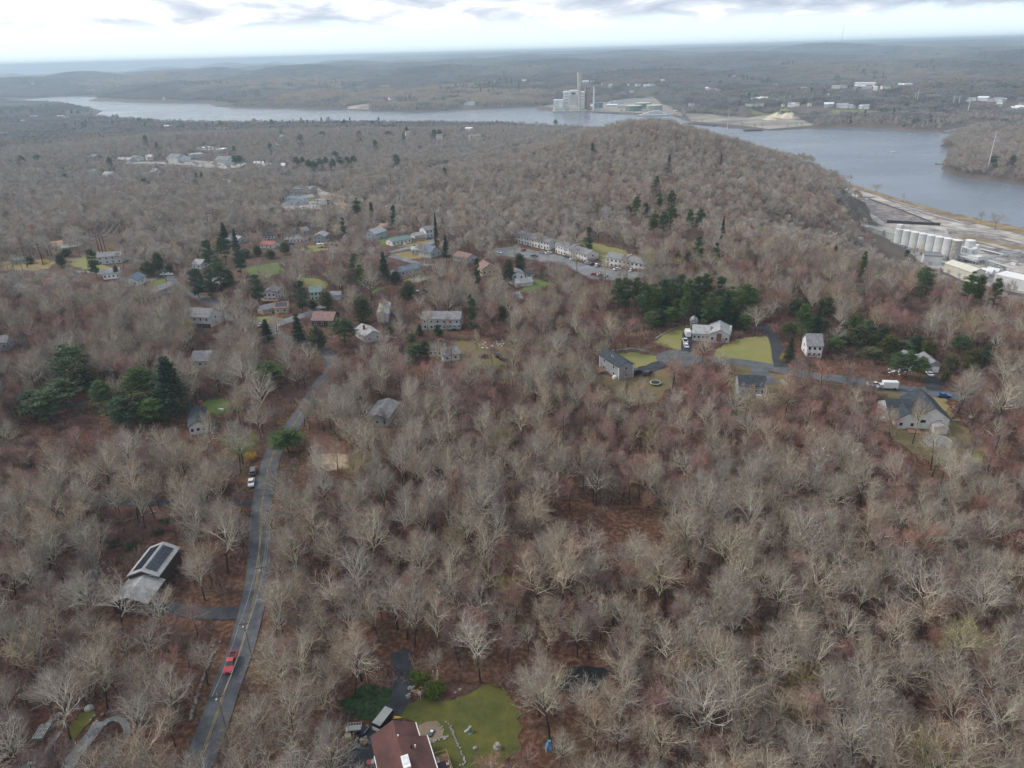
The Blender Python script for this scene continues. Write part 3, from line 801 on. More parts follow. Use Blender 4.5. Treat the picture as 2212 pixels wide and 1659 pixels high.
# ------------------------------------------------------------------ the red roofed house at the bottom
def bottom_house():
    e = [Vector((*atz(*S('c', x, y), 4.2), 4.2)) for x, y in ((390, 955), (1140, 715), (1232, 985), (1325, 985), (1490, 1460), (500, 1330))]
    E1, E2, E3, E4, E5, E6 = e
    ax = (E2 - E1); wid = math.hypot(ax.x, ax.y); rz = math.atan2(ax.y, ax.x)
    root = empty('house', (E1.x, E1.y, 0), rz)
    tag(root, 'big house under a reddish brown shingle roof beside the mossy lawn', 'house')
    inv = root.matrix_basis.inverted() if False else Matrix.Rotation(-rz, 4, 'Z') @ Matrix.Translation((-E1.x, -E1.y, 0))
    l2, l3, l4, l5, l6 = [inv @ v for v in (E2, E3, E4, E5, E6)]
    L1 = -l3.y; far = 22.0; xr = l4.x + 0.2; w2 = wid
    roofm = mat('maroon_shingle', (0.128, 0.060, 0.054), 0.92, col2=(0.068, 0.036, 0.034), scale=0.22, detail=9, bump=0.2)
    # front wing and main body share one ridge
    rb = MB(); t = 0.25; rise = 2.4; mid = w2 * 0.52
    rb.extr([(-0.0, 4.2), (0, 4.2 + t), (mid, 4.2 + rise + t), (w2, 4.2 + t), (w2, 4.2), (mid, 4.2 + rise)], 'y', -L1, 0)
    mid2 = mid
    rb.extr([(-0.0, 4.2), (0, 4.2 + t), (mid2, 4.2 + rise + t + .004), (xr, 4.2 + t + .3), (xr, 4.2 + .3), (mid2, 4.2 + rise)], 'y', -far, -L1)
    ro = rb.build('roof', roofm, root)
    fb = MB()
    fb.box((-0.06, -far / 2 - 2.2, 4.3), (0.14, far - 4.4, 0.34)); fb.box((w2 + 0.08, -L1 / 2, 4.3), (0.16, L1, 0.3)); fb.box((xr + 0.08, -(far + L1) / 2, 4.6), (0.16, far - L1, 0.3))
    fb.box((0.9, -L1 - 6.2, 4.62), (2.0, 0.14, 0.2)); fb.box((1.9, -L1 - 7.8, 4.62), (0.14, 3.2, 0.2))
    fb.build('fascia', TRIM, root)
    wb = MB()
    wb.extr([(0.4, -1), (w2 - 0.4, -1), (w2 - 0.4, 4.25), (mid, 4.2 + rise), (0.4, 4.25)], 'y', -far, -0.4)
    wb.box(((w2 + xr) / 2 - 0.4, -(L1 + far) / 2, 1.8), (xr - w2 + 0.4, far - L1 - 1, 5.2))
    wb.build('wall', GREYW, root)
    sk = MB().box((mid + 0.3, -L1 - 6.0, 7.0), (1.3, 2.6, 0.9)).build('roof_vent_housing', TRIM, root)
    MB().box((mid + 0.3, -L1 - 5.8, 7.48), (0.9, 1.5, 0.12)).build('cap', mat('bright_plastic', (0.6, 0.6, 0.6), 0.3), sk)
    MB().tube((mid + 2.0, -L1 - 2.6, 6.0), (mid + 2.0, -L1 - 2.6, 6.75), 0.18, n=10).build('vent_pipe', BLACKM, root)
    MB().tube((mid + 2.7, -L1 - 2.6, 5.8), (mid + 2.7, -L1 - 2.6, 6.45), 0.14, n=10).build('vent_pipe', TRIM, root)
    MB().tube((mid + 0.2, -L1 + 0.1, 6.5), (mid + 0.2, -L1 + 0.1, 7.1), 0.14, n=10).build('vent_pipe', TRIM, root)
    for y in (-3, -8, -12):
        win(root, 0.4, y, 2.4, '-x')
    # deck on the right
    d = MB().box((xr + 1.5, -L1 - 6.0, 0.9), (3.0, 8.0, 0.2))
    for i in range(5):
        d.box((xr + 2.9, -L1 - 2.2 - i * 1.9, 0.2), (0.12, 0.12, 1.6))
    dk = d.build('deck', WOOD, root)
    rl = MB().box((xr + 2.98, -L1 - 6.0, 1.9), (0.08, 8.0, 0.1)).box((xr + 1.5, -L1 - 1.98, 1.9), (3.0, 0.08, 0.1))
    for i in range(17):
        rl.box((xr + 2.98, -L1 - 2.1 - i * 0.49, 1.45), (0.05, 0.05, 0.85))
    rl.build('railing', mat('honey_wood', (0.36, 0.23, 0.13), 0.8), dk)
    REGIONS.append((np.array([( (Matrix.Translation((E1.x, E1.y, 0)) @ Matrix.Rotation(rz, 4, 'Z')) @ Vector((a, b, 0))).xy for a, b in ((-2, -24), (xr + 5, -24), (xr + 5, 5), (-2, 5))]), True, .97))
    M = root.matrix_basis.copy() if False else (Matrix.Translation((E1.x, E1.y, 0)) @ Matrix.Rotation(rz, 4, 'Z'))
    def put(x, y, z=0):
        return M @ Vector((x, y, z))
    return root, put, xr, L1, rz
BH, bput, bxr, bL1, brz = bottom_house()
chairm = mat('pale_resin', (0.6, 0.6, 0.58), 0.5)
def chair(p, rz, label):
    t = empty('deck_chair', p, rz); tag(t, label, 'chair', 'chairs around the deck table')
    MB().box((0, 0, 0.42), (0.5, 0.5, 0.07)).build('seat', chairm, t)
    MB().box((0, 0.25, 0.75), (0.5, 0.06, 0.6)).build('backrest', chairm, t)
    for i in (-1, 1):
        for j in (-1, 1):
            MB().box((i * 0.22, j * 0.22, 0.2), (0.05, 0.05, 0.4)).build('leg', chairm, t)
tb = empty('deck_table', bput(bxr + 1.4, -bL1 - 5.0, 1.0), brz); tag(tb, 'dark square table in the middle of the wooden deck', 'table')
MB().box((0, 0, 0.74), (1.5, 1.9, 0.06)).build('tabletop', mat('plum_fabric', (0.06, 0.03, 0.05), 0.8), tb)
for i in (-1, 1):
    for j in (-1, 1):
        MB().box((i * 0.65, j * 0.85, 0.36), (0.07, 0.07, 0.7)).build('leg', BLACKM, tb)
for n, (x, y, r, l) in enumerate([(1.0, -3.5, 0, 'pale deck chair at the far end of the dark table'), (2.5, -4.6, -1.6, 'pale deck chair by the deck railing, farther one'), (2.5, -5.8, -1.6, 'pale deck chair by the deck railing, closer to the camera'), (1.6, -7.2, 3.1, 'pale deck chair at the near end of the dark table')]):
    chair(bput(bxr + x, -bL1 + y, 1.0), brz + r, l)

def pt(k, x, y, dz=0.0):
    p = A(k, x, y); p.z += dz; return p
def rot_to(a, b):
    return math.atan2(b.y - a.y, b.x - a.x)

# vehicles -----------------------------------------------------------
TYRE = mat('tyre_rubber', (0.015, 0.015, 0.015), 0.9)
LAMP = mat('headlight_glass', (0.7, 0.7, 0.65), 0.2)
TAIL = mat('tail_lamp', (0.35, 0.01, 0.01), 0.3)
def paint(name, c):
    return mat(name, c, 0.28, 0.04, 0.5, spec=0.6)
PW, PB, PR, PS, PBL, PG = paint('white_car_paint', (.66, .67, .68)), paint('black_car_paint', (.015, .016, .02)), paint('red_car_paint', (.42, .02, .03)), paint('silver_car_paint', (.38, .39, .41)), paint('blue_car_paint', (.04, .11, .30)), paint('grey_car_paint', (.13, .14, .15))
CARLIB = {}
def car_proto(kind, pm):
    """mesh data of a car: body, glass, wheels, lamps; x forwards, width along y"""
    key = (kind, pm.name)
    if key in CARLIB: return CARLIB[key]
    out = []
    if kind == 'pickup':
        L, Wd = 5.6, 1.95
        body = [(-2.8, .45), (-2.8, 1.05), (-0.55, 1.08), (-0.35, 1.12), (1.15, 1.12), (2.6, 1.0), (2.8, .85), (2.8, .45)]
        cab = [(-0.75, 1.05), (-0.55, 1.75), (0.55, 1.78), (1.25, 1.1)]
    elif kind == 'suv':
        L, Wd = 4.8, 1.9
        body = [(-2.4, .4), (-2.4, 1.05), (-2.3, 1.1), (1.2, 1.1), (2.3, .95), (2.4, .8), (2.4, .4)]
        cab = [(-2.3, 1.08), (-2.1, 1.68), (0.35, 1.72), (1.15, 1.08)]
    else:
        L, Wd = 4.6, 1.8
        body = [(-2.3, .35), (-2.3, .85), (-2.0, .95), (1.1, .95), (2.2, .8), (2.3, .7), (2.3, .35)]
        cab = [(-1.7, .93), (-1.0, 1.4), (0.3, 1.43), (1.05, .93)]
    h = Wd / 2
    m = MB()
    m.extr(body, 'y', -h, h)
    if kind == 'pickup':
        m.box((-2.75, 0, 1.2), (0.1, Wd, 0.3)); m.box((-1.75, h - 0.06, 1.2), (2.0, 0.12, 0.3)); m.box((-1.75, -h + 0.06, 1.2), (2.0, 0.12, 0.3))
    # roof panel with tapered sides
    top = [p for p in cab]
    hi = h - 0.22
    m.box(((top[1][0] + top[2][0]) / 2, 0, top[1][1] + 0.02), (top[2][0] - top[1][0] + 0.1, hi * 2, 0.06))
    out.append(('body', m.mesh('body', pm)))
    g = MB()
    vs = [(x, -h + (0.06 if i in (0, 3) else 0.22), z) for i, (x, z) in enumerate(cab)] + [(x, h - (0.06 if i in (0, 3) else 0.22), z) for i, (x, z) in enumerate(cab)]
    g.add(vs, [(0, 1, 2, 3), (7, 6, 5, 4), (0, 4, 5, 1), (1, 5, 6, 2), (2, 6, 7, 3), (3, 7, 4, 0)])
    out.append(('cabin_glass', g.mesh('cabin_glass', GLASS)))
    r = 0.38 if kind != 'sedan' else 0.32
    for sx in (-1, 1):
        for sy in (-1, 1):
            wv = MB().tube((sx * L * 0.31, sy * (h - 0.2), r), (sx * L * 0.31, sy * (h + 0.02), r), r, n=14)
            out.append(('wheel', wv.mesh('wheel', TYRE)))
    for sy in (-1, 1):
        out.append(('headlight', MB().box((L / 2, sy * (h - 0.3), 0.75), (0.06, 0.35, 0.16)).mesh('headlight', LAMP)))
        out.append(('tail_light', MB().box((-L / 2, sy * (h - 0.2), 0.85), (0.06, 0.25, 0.2)).mesh('tail_light', TAIL)))
    if kind == 'pickup':
        out.append(('bed_liner', MB().box((-1.7, 0, 1.10), (1.9, Wd - 0.3, 0.06)).mesh('bed_liner', BLACKM)))
    CARLIB[key] = out
    return out
CARNAME = {'pickup': 'pickup_truck', 'suv': 'parked_car', 'sedan': 'parked_car'}
def car(kind, pm, k, x, y, rz, label, group='cars parked by the houses', lift=0.3):
    p = A(k, x, y)
    r = empty(CARNAME[kind], (p.x, p.y, p.z + lift), rz); tag(r, label, 'pickup truck' if kind == 'pickup' else 'car', group)
    for n, me in car_proto(kind, pm):
        obj(n, me, r)
    REGIONS.append((np.array([(p.x - 4, p.y - 4), (p.x + 4, p.y - 4), (p.x + 4, p.y + 4), (p.x - 4, p.y + 4)]), True, .9))
    return r
r1 = rot_to(A('I', 1400, 1200), A('I', 1480, 930))
car('pickup', PR, 'I', 1432, 1030, r1 + math.pi, 'bright red pickup truck driving on the tree lined road', 'vehicles on the main road')
car('sedan', PW, 'E', 2088, 1395, rot_to(A('I', 1590, 520), A('I', 1622, 30)) + math.pi, 'white car at the left edge of the wider piece of road', 'vehicles on the main road')
car('suv', PG, 'E', 2104, 1300, rot_to(A('I', 1590, 520), A('I', 1622, 30)), 'dark grey blue car in front of the white one on the road', 'vehicles on the main road')
car('suv', PB, 'G', 578, 612, rot_to(A('G', 540, 625), A('G', 610, 600)), 'black car tight against the grey gable house')
car('suv', PB, 'G', 674, 622, rot_to(A('G', 655, 640), A('G', 695, 595)), 'black car standing alone on the black drive')
car('pickup', PW, 'G', 982, 355, 1.45, 'white pickup truck between the box truck and the white car')
car('sedan', PW, 'G', 990, 392, 1.5, 'white car, last of three white vehicles on the drive')
car('pickup', PW, 'H', 735, 858, -0.15, 'white utility truck at the left end of the street in the trees')
car('sedan', PBL, 'H', 1415, 962, -0.2, 'blue car on the street below the tall bare sycamore')
car('sedan', PW, 'H', 1275, 745, 1.4, 'white car at the mouth of the garage in the pines')
car('sedan', PW, 'B', 452, 748, 0.1, 'white car left of the long white ranch')
car('sedan', PBL, 'B', 480, 785, 0.3, 'pale blue car in front of the long white ranch')
car('sedan', PW, 'B', 812, 783, 0.1, 'white car right of the grey two storey house')
car('sedan', PB, 'B', 836, 790, -0.1, 'black car next to the white one, right of the grey house')
car('sedan', PBL, 'B', 1625, 742, 0.2, 'blue car under the white two storey house')
car('sedan', PW, 'B', 1580, 803, 0.15, 'white car on the bend below the two storey house')
car('sedan', PS, 'B', 232, 1462, 1.2, 'silver car by the spruce at the side street')
car('sedan', PW, 'B', 2078, 1035, 0.2, 'white car left of the pinkish house')
car('sedan', PW, 'A', 1363, 1042, 0.1, 'white car on the junction, closer to the bank')
car('sedan', PW, 'A', 1407, 1042, 0.1, 'white car on the junction, second one')
car('sedan', PB, 'F', 220, 243, 0.5, 'dark car under the carport of the ranch with panels')
car('sedan', PS, 'F', 1365, 80, 0.3, 'grey car half hidden by the tall dark spruces')
for n, (x, y, kd, pm, l) in enumerate([(885, 913, 'sedan', PW, 'white car, first in the row below the middle apartment block'), (918, 924, 'sedan', PB, 'black car beside it below the middle apartment block'),
        (1010, 950, 'sedan', PS, 'silver car at the gap between two apartment blocks'), (1045, 958, 'sedan', PB, 'dark car in the gap between two apartment blocks'), (1078, 968, 'suv', PW, 'white car at the corner of the open car park'), (1103, 970, 'sedan', PG, 'grey car beside the white corner one'),
        (1248, 998, 'sedan', PW, 'white car below the right hand apartment block'), (1360, 1008, 'sedan', PW, 'white car by the step in the right hand apartment block'), (625, 858, 'sedan', PS, 'silver car by the leftmost apartment block'), (680, 864, 'sedan', PW, 'white car below the end of the leftmost apartment block'),
        (470, 838, 'sedan', PR, 'red car under the leftmost apartment block'), (1060, 1040, 'sedan', PR, 'dark red car at the back edge of the car park'), (1110, 1046, 'sedan', PS, 'silver car at the back edge of the car park'), (1150, 1052, 'sedan', PW, 'white car at the back edge of the car park'),
        (260, 862, 'sedan', PW, 'white car at the far left of the car park'), (560, 890, 'suv', PG, 'grey car behind the bare trees of the car park')]):
    car(kd, pm, 'C', x, y, [0.35, 1.2, -0.3][n % 3], l, 'cars in the apartment car park')
def box_vehicle(name, k, x, y, rz, label, L, Wd, Hh, bodym, cabm, cat, cab=True, lift=0.25, windows=0):
    p = A(k, x, y); r = empty(name, (p.x, p.y, p.z + lift), rz); tag(r, label, cat)
    MB().box((-0.1, 0, 0.6 + Hh / 2), (L, Wd, Hh)).box((-0.1, 0, 0.6 + Hh + 0.03), (L - 0.2, Wd - 0.2, 0.06)).build('box_body', bodym, r)
    if cab:
        MB().extr([(L / 2, .4), (L / 2, 1.9), (L / 2 + .9, 1.85), (L / 2 + 1.4, 1.15), (L / 2 + 2.0, 1.0), (L / 2 + 2.0, .4)], 'y', -Wd / 2 + .05, Wd / 2 - .05).build('cab', cabm, r)
        MB().box((L / 2 + 1.12, 0, 1.5), (0.3, Wd - 0.2, 0.5)).build('windscreen', GLASS, r)
    for sx in ((-L * 0.3, L / 2 + 1.0) if cab else (-0.5, 0.5)):
        for sy in (-1, 1):
            MB().tube((sx, sy * (Wd / 2 - .25), .42), (sx, sy * (Wd / 2 + .03), .42), .42, n=14).build('wheel', TYRE, r)
    for i in range(windows):
        MB().box((-L / 2 + (i + .7) * L / windows, -Wd / 2 - .12, 1.9), (0.8, 0.06, 0.5)).build('window', GLASS, r)
    return r
box_vehicle('box_truck', 'G', 1003, 305, 1.5, 'white box truck parked beside the pale ranch', 4.6, 2.2, 2.3, PW, PW, 'truck')
box_vehicle('box_truck', 'H', 878, 880, 3.0, 'white box truck on the street above the dark roofed house', 5.4, 2.3, 2.4, PW, PS, 'truck')
box_vehicle('camper', 'B', 740, 808, 0.15, 'long white and blue camper on the lawn by the red thicket', 7.5, 2.4, 2.1, PW, PW, 'camper', cab=False, windows=4)
box_vehicle('camper', 'F', 1690, 385, 0.1, 'white and blue camper behind the long grey house', 6.5, 2.4, 2.1, BLUEW, PW, 'camper', cab=False, windows=3)
p = A('c', 585, 800); q = A('c', 700, 660)
trz = rot_to(p, q)
t = box_vehicle('cargo_trailer', 'c', 622, 745, trz, 'dark enclosed trailer with a pale grey roof by the drive', 4.4, 2.0, 1.7, mat('navy_trailer_side', (0.022, 0.022, 0.035), 0.4), PG, 'trailer', cab=False, lift=0.2)
MB().box((-0.1, 0, 2.37), (4.3, 1.9, 0.07)).box((-0.1, 0, 2.41), (3.7, 1.35, 0.03)).build('roof', mat('dusty_grey_roof', (0.25, 0.26, 0.26), 0.7, 0.1), t)
MB().box((-2.34, 0, 1.0), (0.06, 1.9, 0.9)).build('tail_panel', TRIM, t)
MB().tube((2.0, 0, .5), (3.3, 0, .45), .06, n=6).build('drawbar', BLACKM, t)
# kayak
def kayak():
    p = A('c', 785, 637); r = empty('kayak', (p.x, p.y, p.z + 0.22), -0.05); tag(r, 'yellow kayak lying on the grass behind the dark trailer', 'kayak')
    n, vs, fs = 18, [], []
    for i in range(n):
        t = i / (n - 1) * 2 - 1
        wd = 0.36 * max(0.02, (1 - abs(t) ** 2.4)); 
        for j in range(10):
            a = 2 * math.pi * j / 10
            vs.append((t * 1.6, wd * math.cos(a), 0.17 * max(.1, (1 - abs(t) ** 4)) * math.sin(a) + 0.08 * t * t))
    for i in range(n - 1):
        for j in range(10):
            fs.append((i * 10 + j, i * 10 + (j + 1) % 10, (i + 1) * 10 + (j + 1) % 10, (i + 1) * 10 + j))
    obj('hull', mesh_np('hull', np.array(vs), np.array(fs), [mat('yellow_plastic', (0.62, 0.34, 0.04), 0.4)], smooth=True), r)
    MB().lathe([(0.24, 0.14), (0.27, 0.2), (0.2, 0.2)], 16, (-0.3, 0, 0)).build('cockpit', BLACKM, r)
kayak()
# open trailer with rack, motorbike cover, ball, bins
r = empty('utility_trailer', pt('c', 145, 870, .15), 0.08); tag(r, 'small trailer carrying a grey roof rack at the wood edge', 'trailer')
MB().box((0, 0, .75), (2.6, 1.3, .7)).build('body', mat('maroon_metal', (0.06, 0.03, 0.04), .6), r)
rk = MB()
for i in range(6): rk.box((-1.35 + i * .54, 0, 1.62), (.06, 1.5, .06))
for j in (-.75, 0, .75): rk.box((0, j, 1.66), (2.8, .06, .06))
for i in (-1, 1):
    for j in (-1, 1): rk.box((i * 1.2, j * .6, 1.35), (.06, .06, .55))
rk.build('roof_rack', METAL, r)
MB().box((0, 0, 1.13), (2.3, 1.2, .06)).build('lid', GREENW, r)
for sy in (-1, 1): MB().tube((0, sy * .62, .3), (0, sy * .82, .3), .3, n=12).build('wheel', TYRE, r)
MB().box((-1.5, 0, .7), (.4, .9, .5)).build('tool_box', TRIM, r)
r = empty('covered_motorbike', pt('c', 305, 880, .1), 1.1); tag(r, 'motorbike under a dark blue and white cover by the drive', 'motorbike')
MB().extr([(-1.0, 0), (-1.0, .6), (-.5, 1.0), (.3, 1.15), (.6, 1.25), (.95, .8), (1.05, 0)], 'y', -.3, .3).build('cover', mat('navy_cloth', (.03, .04, .08), .8, .5, 3), r)
MB().box((.1, -.33, .75), (1.5, .06, .16)).build('stripe', TRIM, r)
MB().tube((.62, -.2, .25), (.62, .2, .25), .28, n=14).build('wheel', TYRE, r)
MB().tube((-.7, -.2, .25), (-.7, .2, .25), .28, n=14).build('wheel', TYRE, r)
r = empty('garden_ball', pt('c', 343, 805, .0)); tag(r, 'orange pumpkin shaped ball beside the covered motorbike', 'ornament')
MB().lathe([(.1, .0), (.34, .12), (.42, .34), (.34, .56), (.1, .66)], 16).build('ball', mat('orange_paint', (.6, .28, .08), .6), r)
MB().tube((0, 0, .62), (0, 0, .76), .05, n=6).build('stem', WOOD, r)
for x, y, m, nm in ((385, 1442, PR, 'red'), (430, 1435, PS, 'grey'), (478, 1412, mat('sky_blue_plastic', (.10, .34, .58), .5), 'sky blue')):
    r = empty('wheelie_bin', pt('c', x, y, .25), .2); tag(r, f'{nm} bin in the row below the house corner', 'bin', 'bins by the house')
    MB().box((0, 0, .5), (.7, .75, 1.0), top=1.12).build('body', m, r); MB().box((0, 0, 1.06), (.84, .9, .1)).build('lid', m, r)
    for s in (-1, 1): MB().tube((s * .3, .42, .12), (s * .36, .42, .12), .12, n=10).build('wheel', TYRE, r)
# cube planter
r = empty('planter_box', pt('c', 30, 965, .0), .3); tag(r, 'cream square planter box at the wood edge left of the drive', 'planter')
MB().box((0, 0, .4), (1.1, 1.1, .8)).build('box', mat('cream_board', (.55, .48, .32), .8), r); MB().box((0, 0, .82), (.95, .95, .08)).build('lid', mat('tan_lid', (.4, .33, .2), .8), r)
# birdhouse on a post, wheel ornament
r = empty('birdhouse', pt('c', 1228, 330), .2); tag(r, 'white birdhouse on a post at the shrub bed', 'birdhouse')
MB().box((0, 0, .8), (.09, .09, 1.6)).build('post', TRIM, r); MB().box((0, 0, 1.75), (.4, .35, .45)).build('box', TRIM, r)
MB().extr([(-.3, 1.95), (0, 2.25), (.3, 1.95)], 'y', -.28, .28).build('roof', METAL, r)
r = empty('wagon_wheel', pt('c', 1055, 165, .05), .3); tag(r, 'white wagon wheel standing in the leaves by the drive', 'ornament')
m = MB()
for i in range(12):
    a, b = 2 * math.pi * i / 12, 2 * math.pi * (i + 1) / 12
    m.tube((.48 * math.cos(a), 0, .52 + .48 * math.sin(a)), (.48 * math.cos(b), 0, .52 + .48 * math.sin(b)), .05, n=5)
m.build('rim', TRIM, r)
m = MB()
for i in range(4):
    a = math.pi * i / 4; m.tube((-.46 * math.cos(a), 0, .52 - .46 * math.sin(a)), (.46 * math.cos(a), 0, .52 + .46 * math.sin(a)), .03, n=5)
m.build('spokes', TRIM, r)
# stone walls
STONE = mat('field_stone', (.22, .21, .185), .95, .35, 1.5, bump=.4)
def rock_verts(rg, c, s):
    v = []
    for (x, y, z) in ((-1, -1, -1), (1, -1, -1), (1, 1, -1), (-1, 1, -1), (-.8, -.8, 1), (.8, -.8, 1), (.8, .8, 1), (-.8, .8, 1)):
        v.append((c[0] + x * s * rg.uniform(.35, .62), c[1] + y * s * rg.uniform(.35, .62), c[2] + z * s * rg.uniform(.25, .42)))
    return v
RF = [(3, 2, 1, 0), (4, 5, 6, 7), (0, 1, 5, 4), (1, 2, 6, 5), (2, 3, 7, 6), (3, 0, 4, 7)]
def stone_wall(pts, label, size=.6, wide=2, high=1, seed=1, cat='stone wall', name='stone_wall'):
    rg = random.Random(seed); L = smooth_line(pts, size * .8); m = MB()
    o = L[0]; oz = float(hz(o.x, o.y))
    for i, p in enumerate(L):
        for j in range(wide):
            for h in range(high):
                if rg.random() < .93:
                    m.add(rock_verts(rg, (p.x - o.x + rg.uniform(-.2, .2) + j * .4, p.y - o.y + (j - .5) * .5, float(hz(p.x, p.y)) - oz + .15 + h * .35), size), RF)
    r = m.build(name, STONE); r.location = (o.x, o.y, oz); tag(r, label, cat); return r
stone_wall(W('c', [(1500, 675), (1570, 770), (1625, 900), (1620, 935)]), 'curved stone edging of the planting bed by the house', .45, 1, 1, 2)
stone_wall(W('c', [(1640, 970), (1500, 1000), (1400, 1040), (1370, 1070)]), 'low pale stone wall between bed and deck', .5, 2, 1, 3)
stone_wall(W('c', [(1660, 690), (1720, 760), (1770, 880), (1785, 930)]), 'upper half of the long stone edging on the lawn', .45, 1, 1, 4)
stone_wall(W('c', [(1790, 960), (1850, 1090), (1910, 1210), (1960, 1370), (1880, 1410)]), 'lower half of the long stone edging on the lawn', .45, 1, 1, 5)
stone_wall(W('G', [(740, 320), (830, 265), (900, 235), (960, 222)]), 'stone wall along the top of the lawn below the pines', .9, 1, 1, 6)
stone_wall(W('G', [(330, 430), (440, 420), (560, 410), (640, 430)]), 'line of boulders and logs behind the gable house', 1.0, 2, 1, 7)
stone_wall(W('B', [(590, 1050), (700, 1065), (800, 1085), (900, 1110)]), 'loose stone wall along the pale field', .9, 2, 1, 8)
stone_wall(W('I', [(660, 125), (760, 135), (880, 100), (960, 75)]), 'tumbled stone wall on the red leaf slope', .8, 1, 1, 9)
stone_wall(W('G', [(1790, 680), (1830, 730), (1850, 780)]), 'heap of boulders beside the grey ranch yard', 1.3, 2, 1, 10, 'boulders', 'boulder_heap')
stone_wall(W('I', [(1320, 950), (1260, 1100), (1210, 1260), (1180, 1350)]), 'old stone wall running beside the main road', .7, 1, 1, 11)
stone_wall(W('H', [(1470, 1190), (1600, 1200), (1700, 1260)]), 'pale stones strewn beyond the pool', 1.0, 1, 1, 12)
sheet('planting_bed', W('c', [(1200, 760), (1330, 700), (1500, 680), (1600, 880), (1590, 960), (1400, 1020), (1260, 1000)]), DIRT, .16, .3, 3)
sheet('planting_bed', W('J', [(780, 700), (880, 600), (1080, 620), (1240, 610), (1380, 600), (1260, 690), (1100, 740), (900, 730)]), mat('dark_mulch', (.07, .038, .03), .95, .4, 1), .15, .6, 3)
# garden ornaments
def boulder(k, x, y, s, label, seed):
    rg = random.Random(seed); m = MB(); bm = bmesh.new(); bmesh.ops.create_icosphere(bm, subdivisions=2, radius=s)
    for v in bm.verts: v.co *= rg.uniform(.8, 1.15); v.co.z *= .65
    me = bpy.data.meshes.new('boulder'); bm.to_mesh(me); bm.free(); me.materials.append(STONE)
    o = obj('boulder', me); p = A(k, x, y); o.location = (p.x, p.y, p.z + s * .3); tag(o, label, 'boulder', 'boulders'); return o
for i, (k, x, y, s, l) in enumerate([('c', 1025, 290, .5, 'pale boulder at the wood edge left of the birdhouse'), ('c', 2130, 1140, .5, 'low rock alone on the right side of the lawn'), ('I', 880, 165, .9, 'white boulder on the red leaf slope'), ('I', 590, 465, 1.3, 'grey boulder in the dry grass left of the solar roof'),
        ('I', 570, 515, 1.2, 'second grey boulder left of the solar roof'), ('J', 1410, 1220, .6, 'pinkish stone at the bottom of the lawn'), ('J', 800, 715, .5, 'boulder at the bend of the dark drive'), ('c', 1800, 215, .3, 'small standing stone at the far lawn edge'), ('c', 1880, 165, .35, 'tan rock at the far lawn edge'),
        ('H', 1690, 1165, 1.0, 'white boulder among the brush right of the pool'), ('H', 1820, 1150, 1.2, 'large grey boulder right of the pool')]):
    boulder(k, x, y, s, l, i)
r = empty('garden_sculpture', pt('c', 2035, 860), .4); tag(r, 'grey sculpture on a stone ring in the lawn', 'sculpture')
MB().lathe([(.7, 0), (.75, .15), (.6, .2)], 14).build('base', STONE, r)
MB().extr([(-1.0, .5), (-.3, .75), (.1, 1.3), (.45, 1.35), (.6, .7), (.3, .2), (-.3, .2)], 'y', -.22, .22).build('figure', mat('verdigris', (.22, .27, .24), .7), r)
r = empty('garden_fountain', pt('J', 1455, 1090), .1); tag(r, 'small dark fountain with a pale basin at the lawn edge', 'fountain')
MB().lathe([(.7, 0), (.8, .3), (.65, .35), (.25, .4), (.2, .9), (.5, 1.05), (.45, 1.1)], 16).build('basin', STONE, r); MB().lathe([(.6, .33), (.6, .36)], 16).build('water', BLACKM, r)
r = empty('garden_lantern', pt('c', 1405, 900), 1.2); tag(r, 'dark pond liner with pale rim beside the bed', 'pond')
MB().box((0, 0, .3), (1.6, .7, .5)).build('tub', mat('teal_plastic', (.05, .10, .11), .5), r); MB().box((.3, 0, .58), (.5, .5, .06)).build('lid', TRIM, r)
r = empty('garden_figure', pt('J', 985, 560), .2); tag(r, 'pale blue grey heron figure in the shrub bed', 'ornament')
MB().tube((0, 0, 0), (0, 0, .9), .05, n=6).build('stand', METAL, r); MB().lathe([(.02, .8), (.22, 1.0), (.2, 1.3), (.05, 1.7)], 10).build('body', METAL, r)
r = empty('tarp_covered_machine', pt('J', 1835, 1105), .2); tag(r, 'upright thing wrapped in a bright blue tarp in the woods', 'tarp')
MB().box((0, 0, .8), (1.2, 1.0, 1.6), top=.75).box((.1, 0, 2.0), (.7, .6, .8), top=.7).build('tarp', mat('blue_tarp', (.08, .25, .50), .5, .3, 2), r)
MB().box((0, 0, .06), (1.4, 1.2, .12)).build('pallet', WOOD, r)
# black pond
_pd = A('J', 2050, 590)
sheet('pond', [(_pd.x + (6.3 + 1.3 * math.sin(3 * t * .35)) * math.cos(t * .3491), _pd.y + (4.4 + .9 * math.cos(2 * t * .35)) * math.sin(t * .3491)) for t in range(18)], water_mat('pond_water', (.01, .012, .014), 1.2, .06, .15), .14, .8, 5, 'black woodland pond')
_pc = A('J', 2010, 590)
REGIONS.append((np.array([(_pc.x + 13 * math.cos(t * .6), _pc.y + 9.5 * math.sin(t * .6)) for t in range(10)]), False, .3))

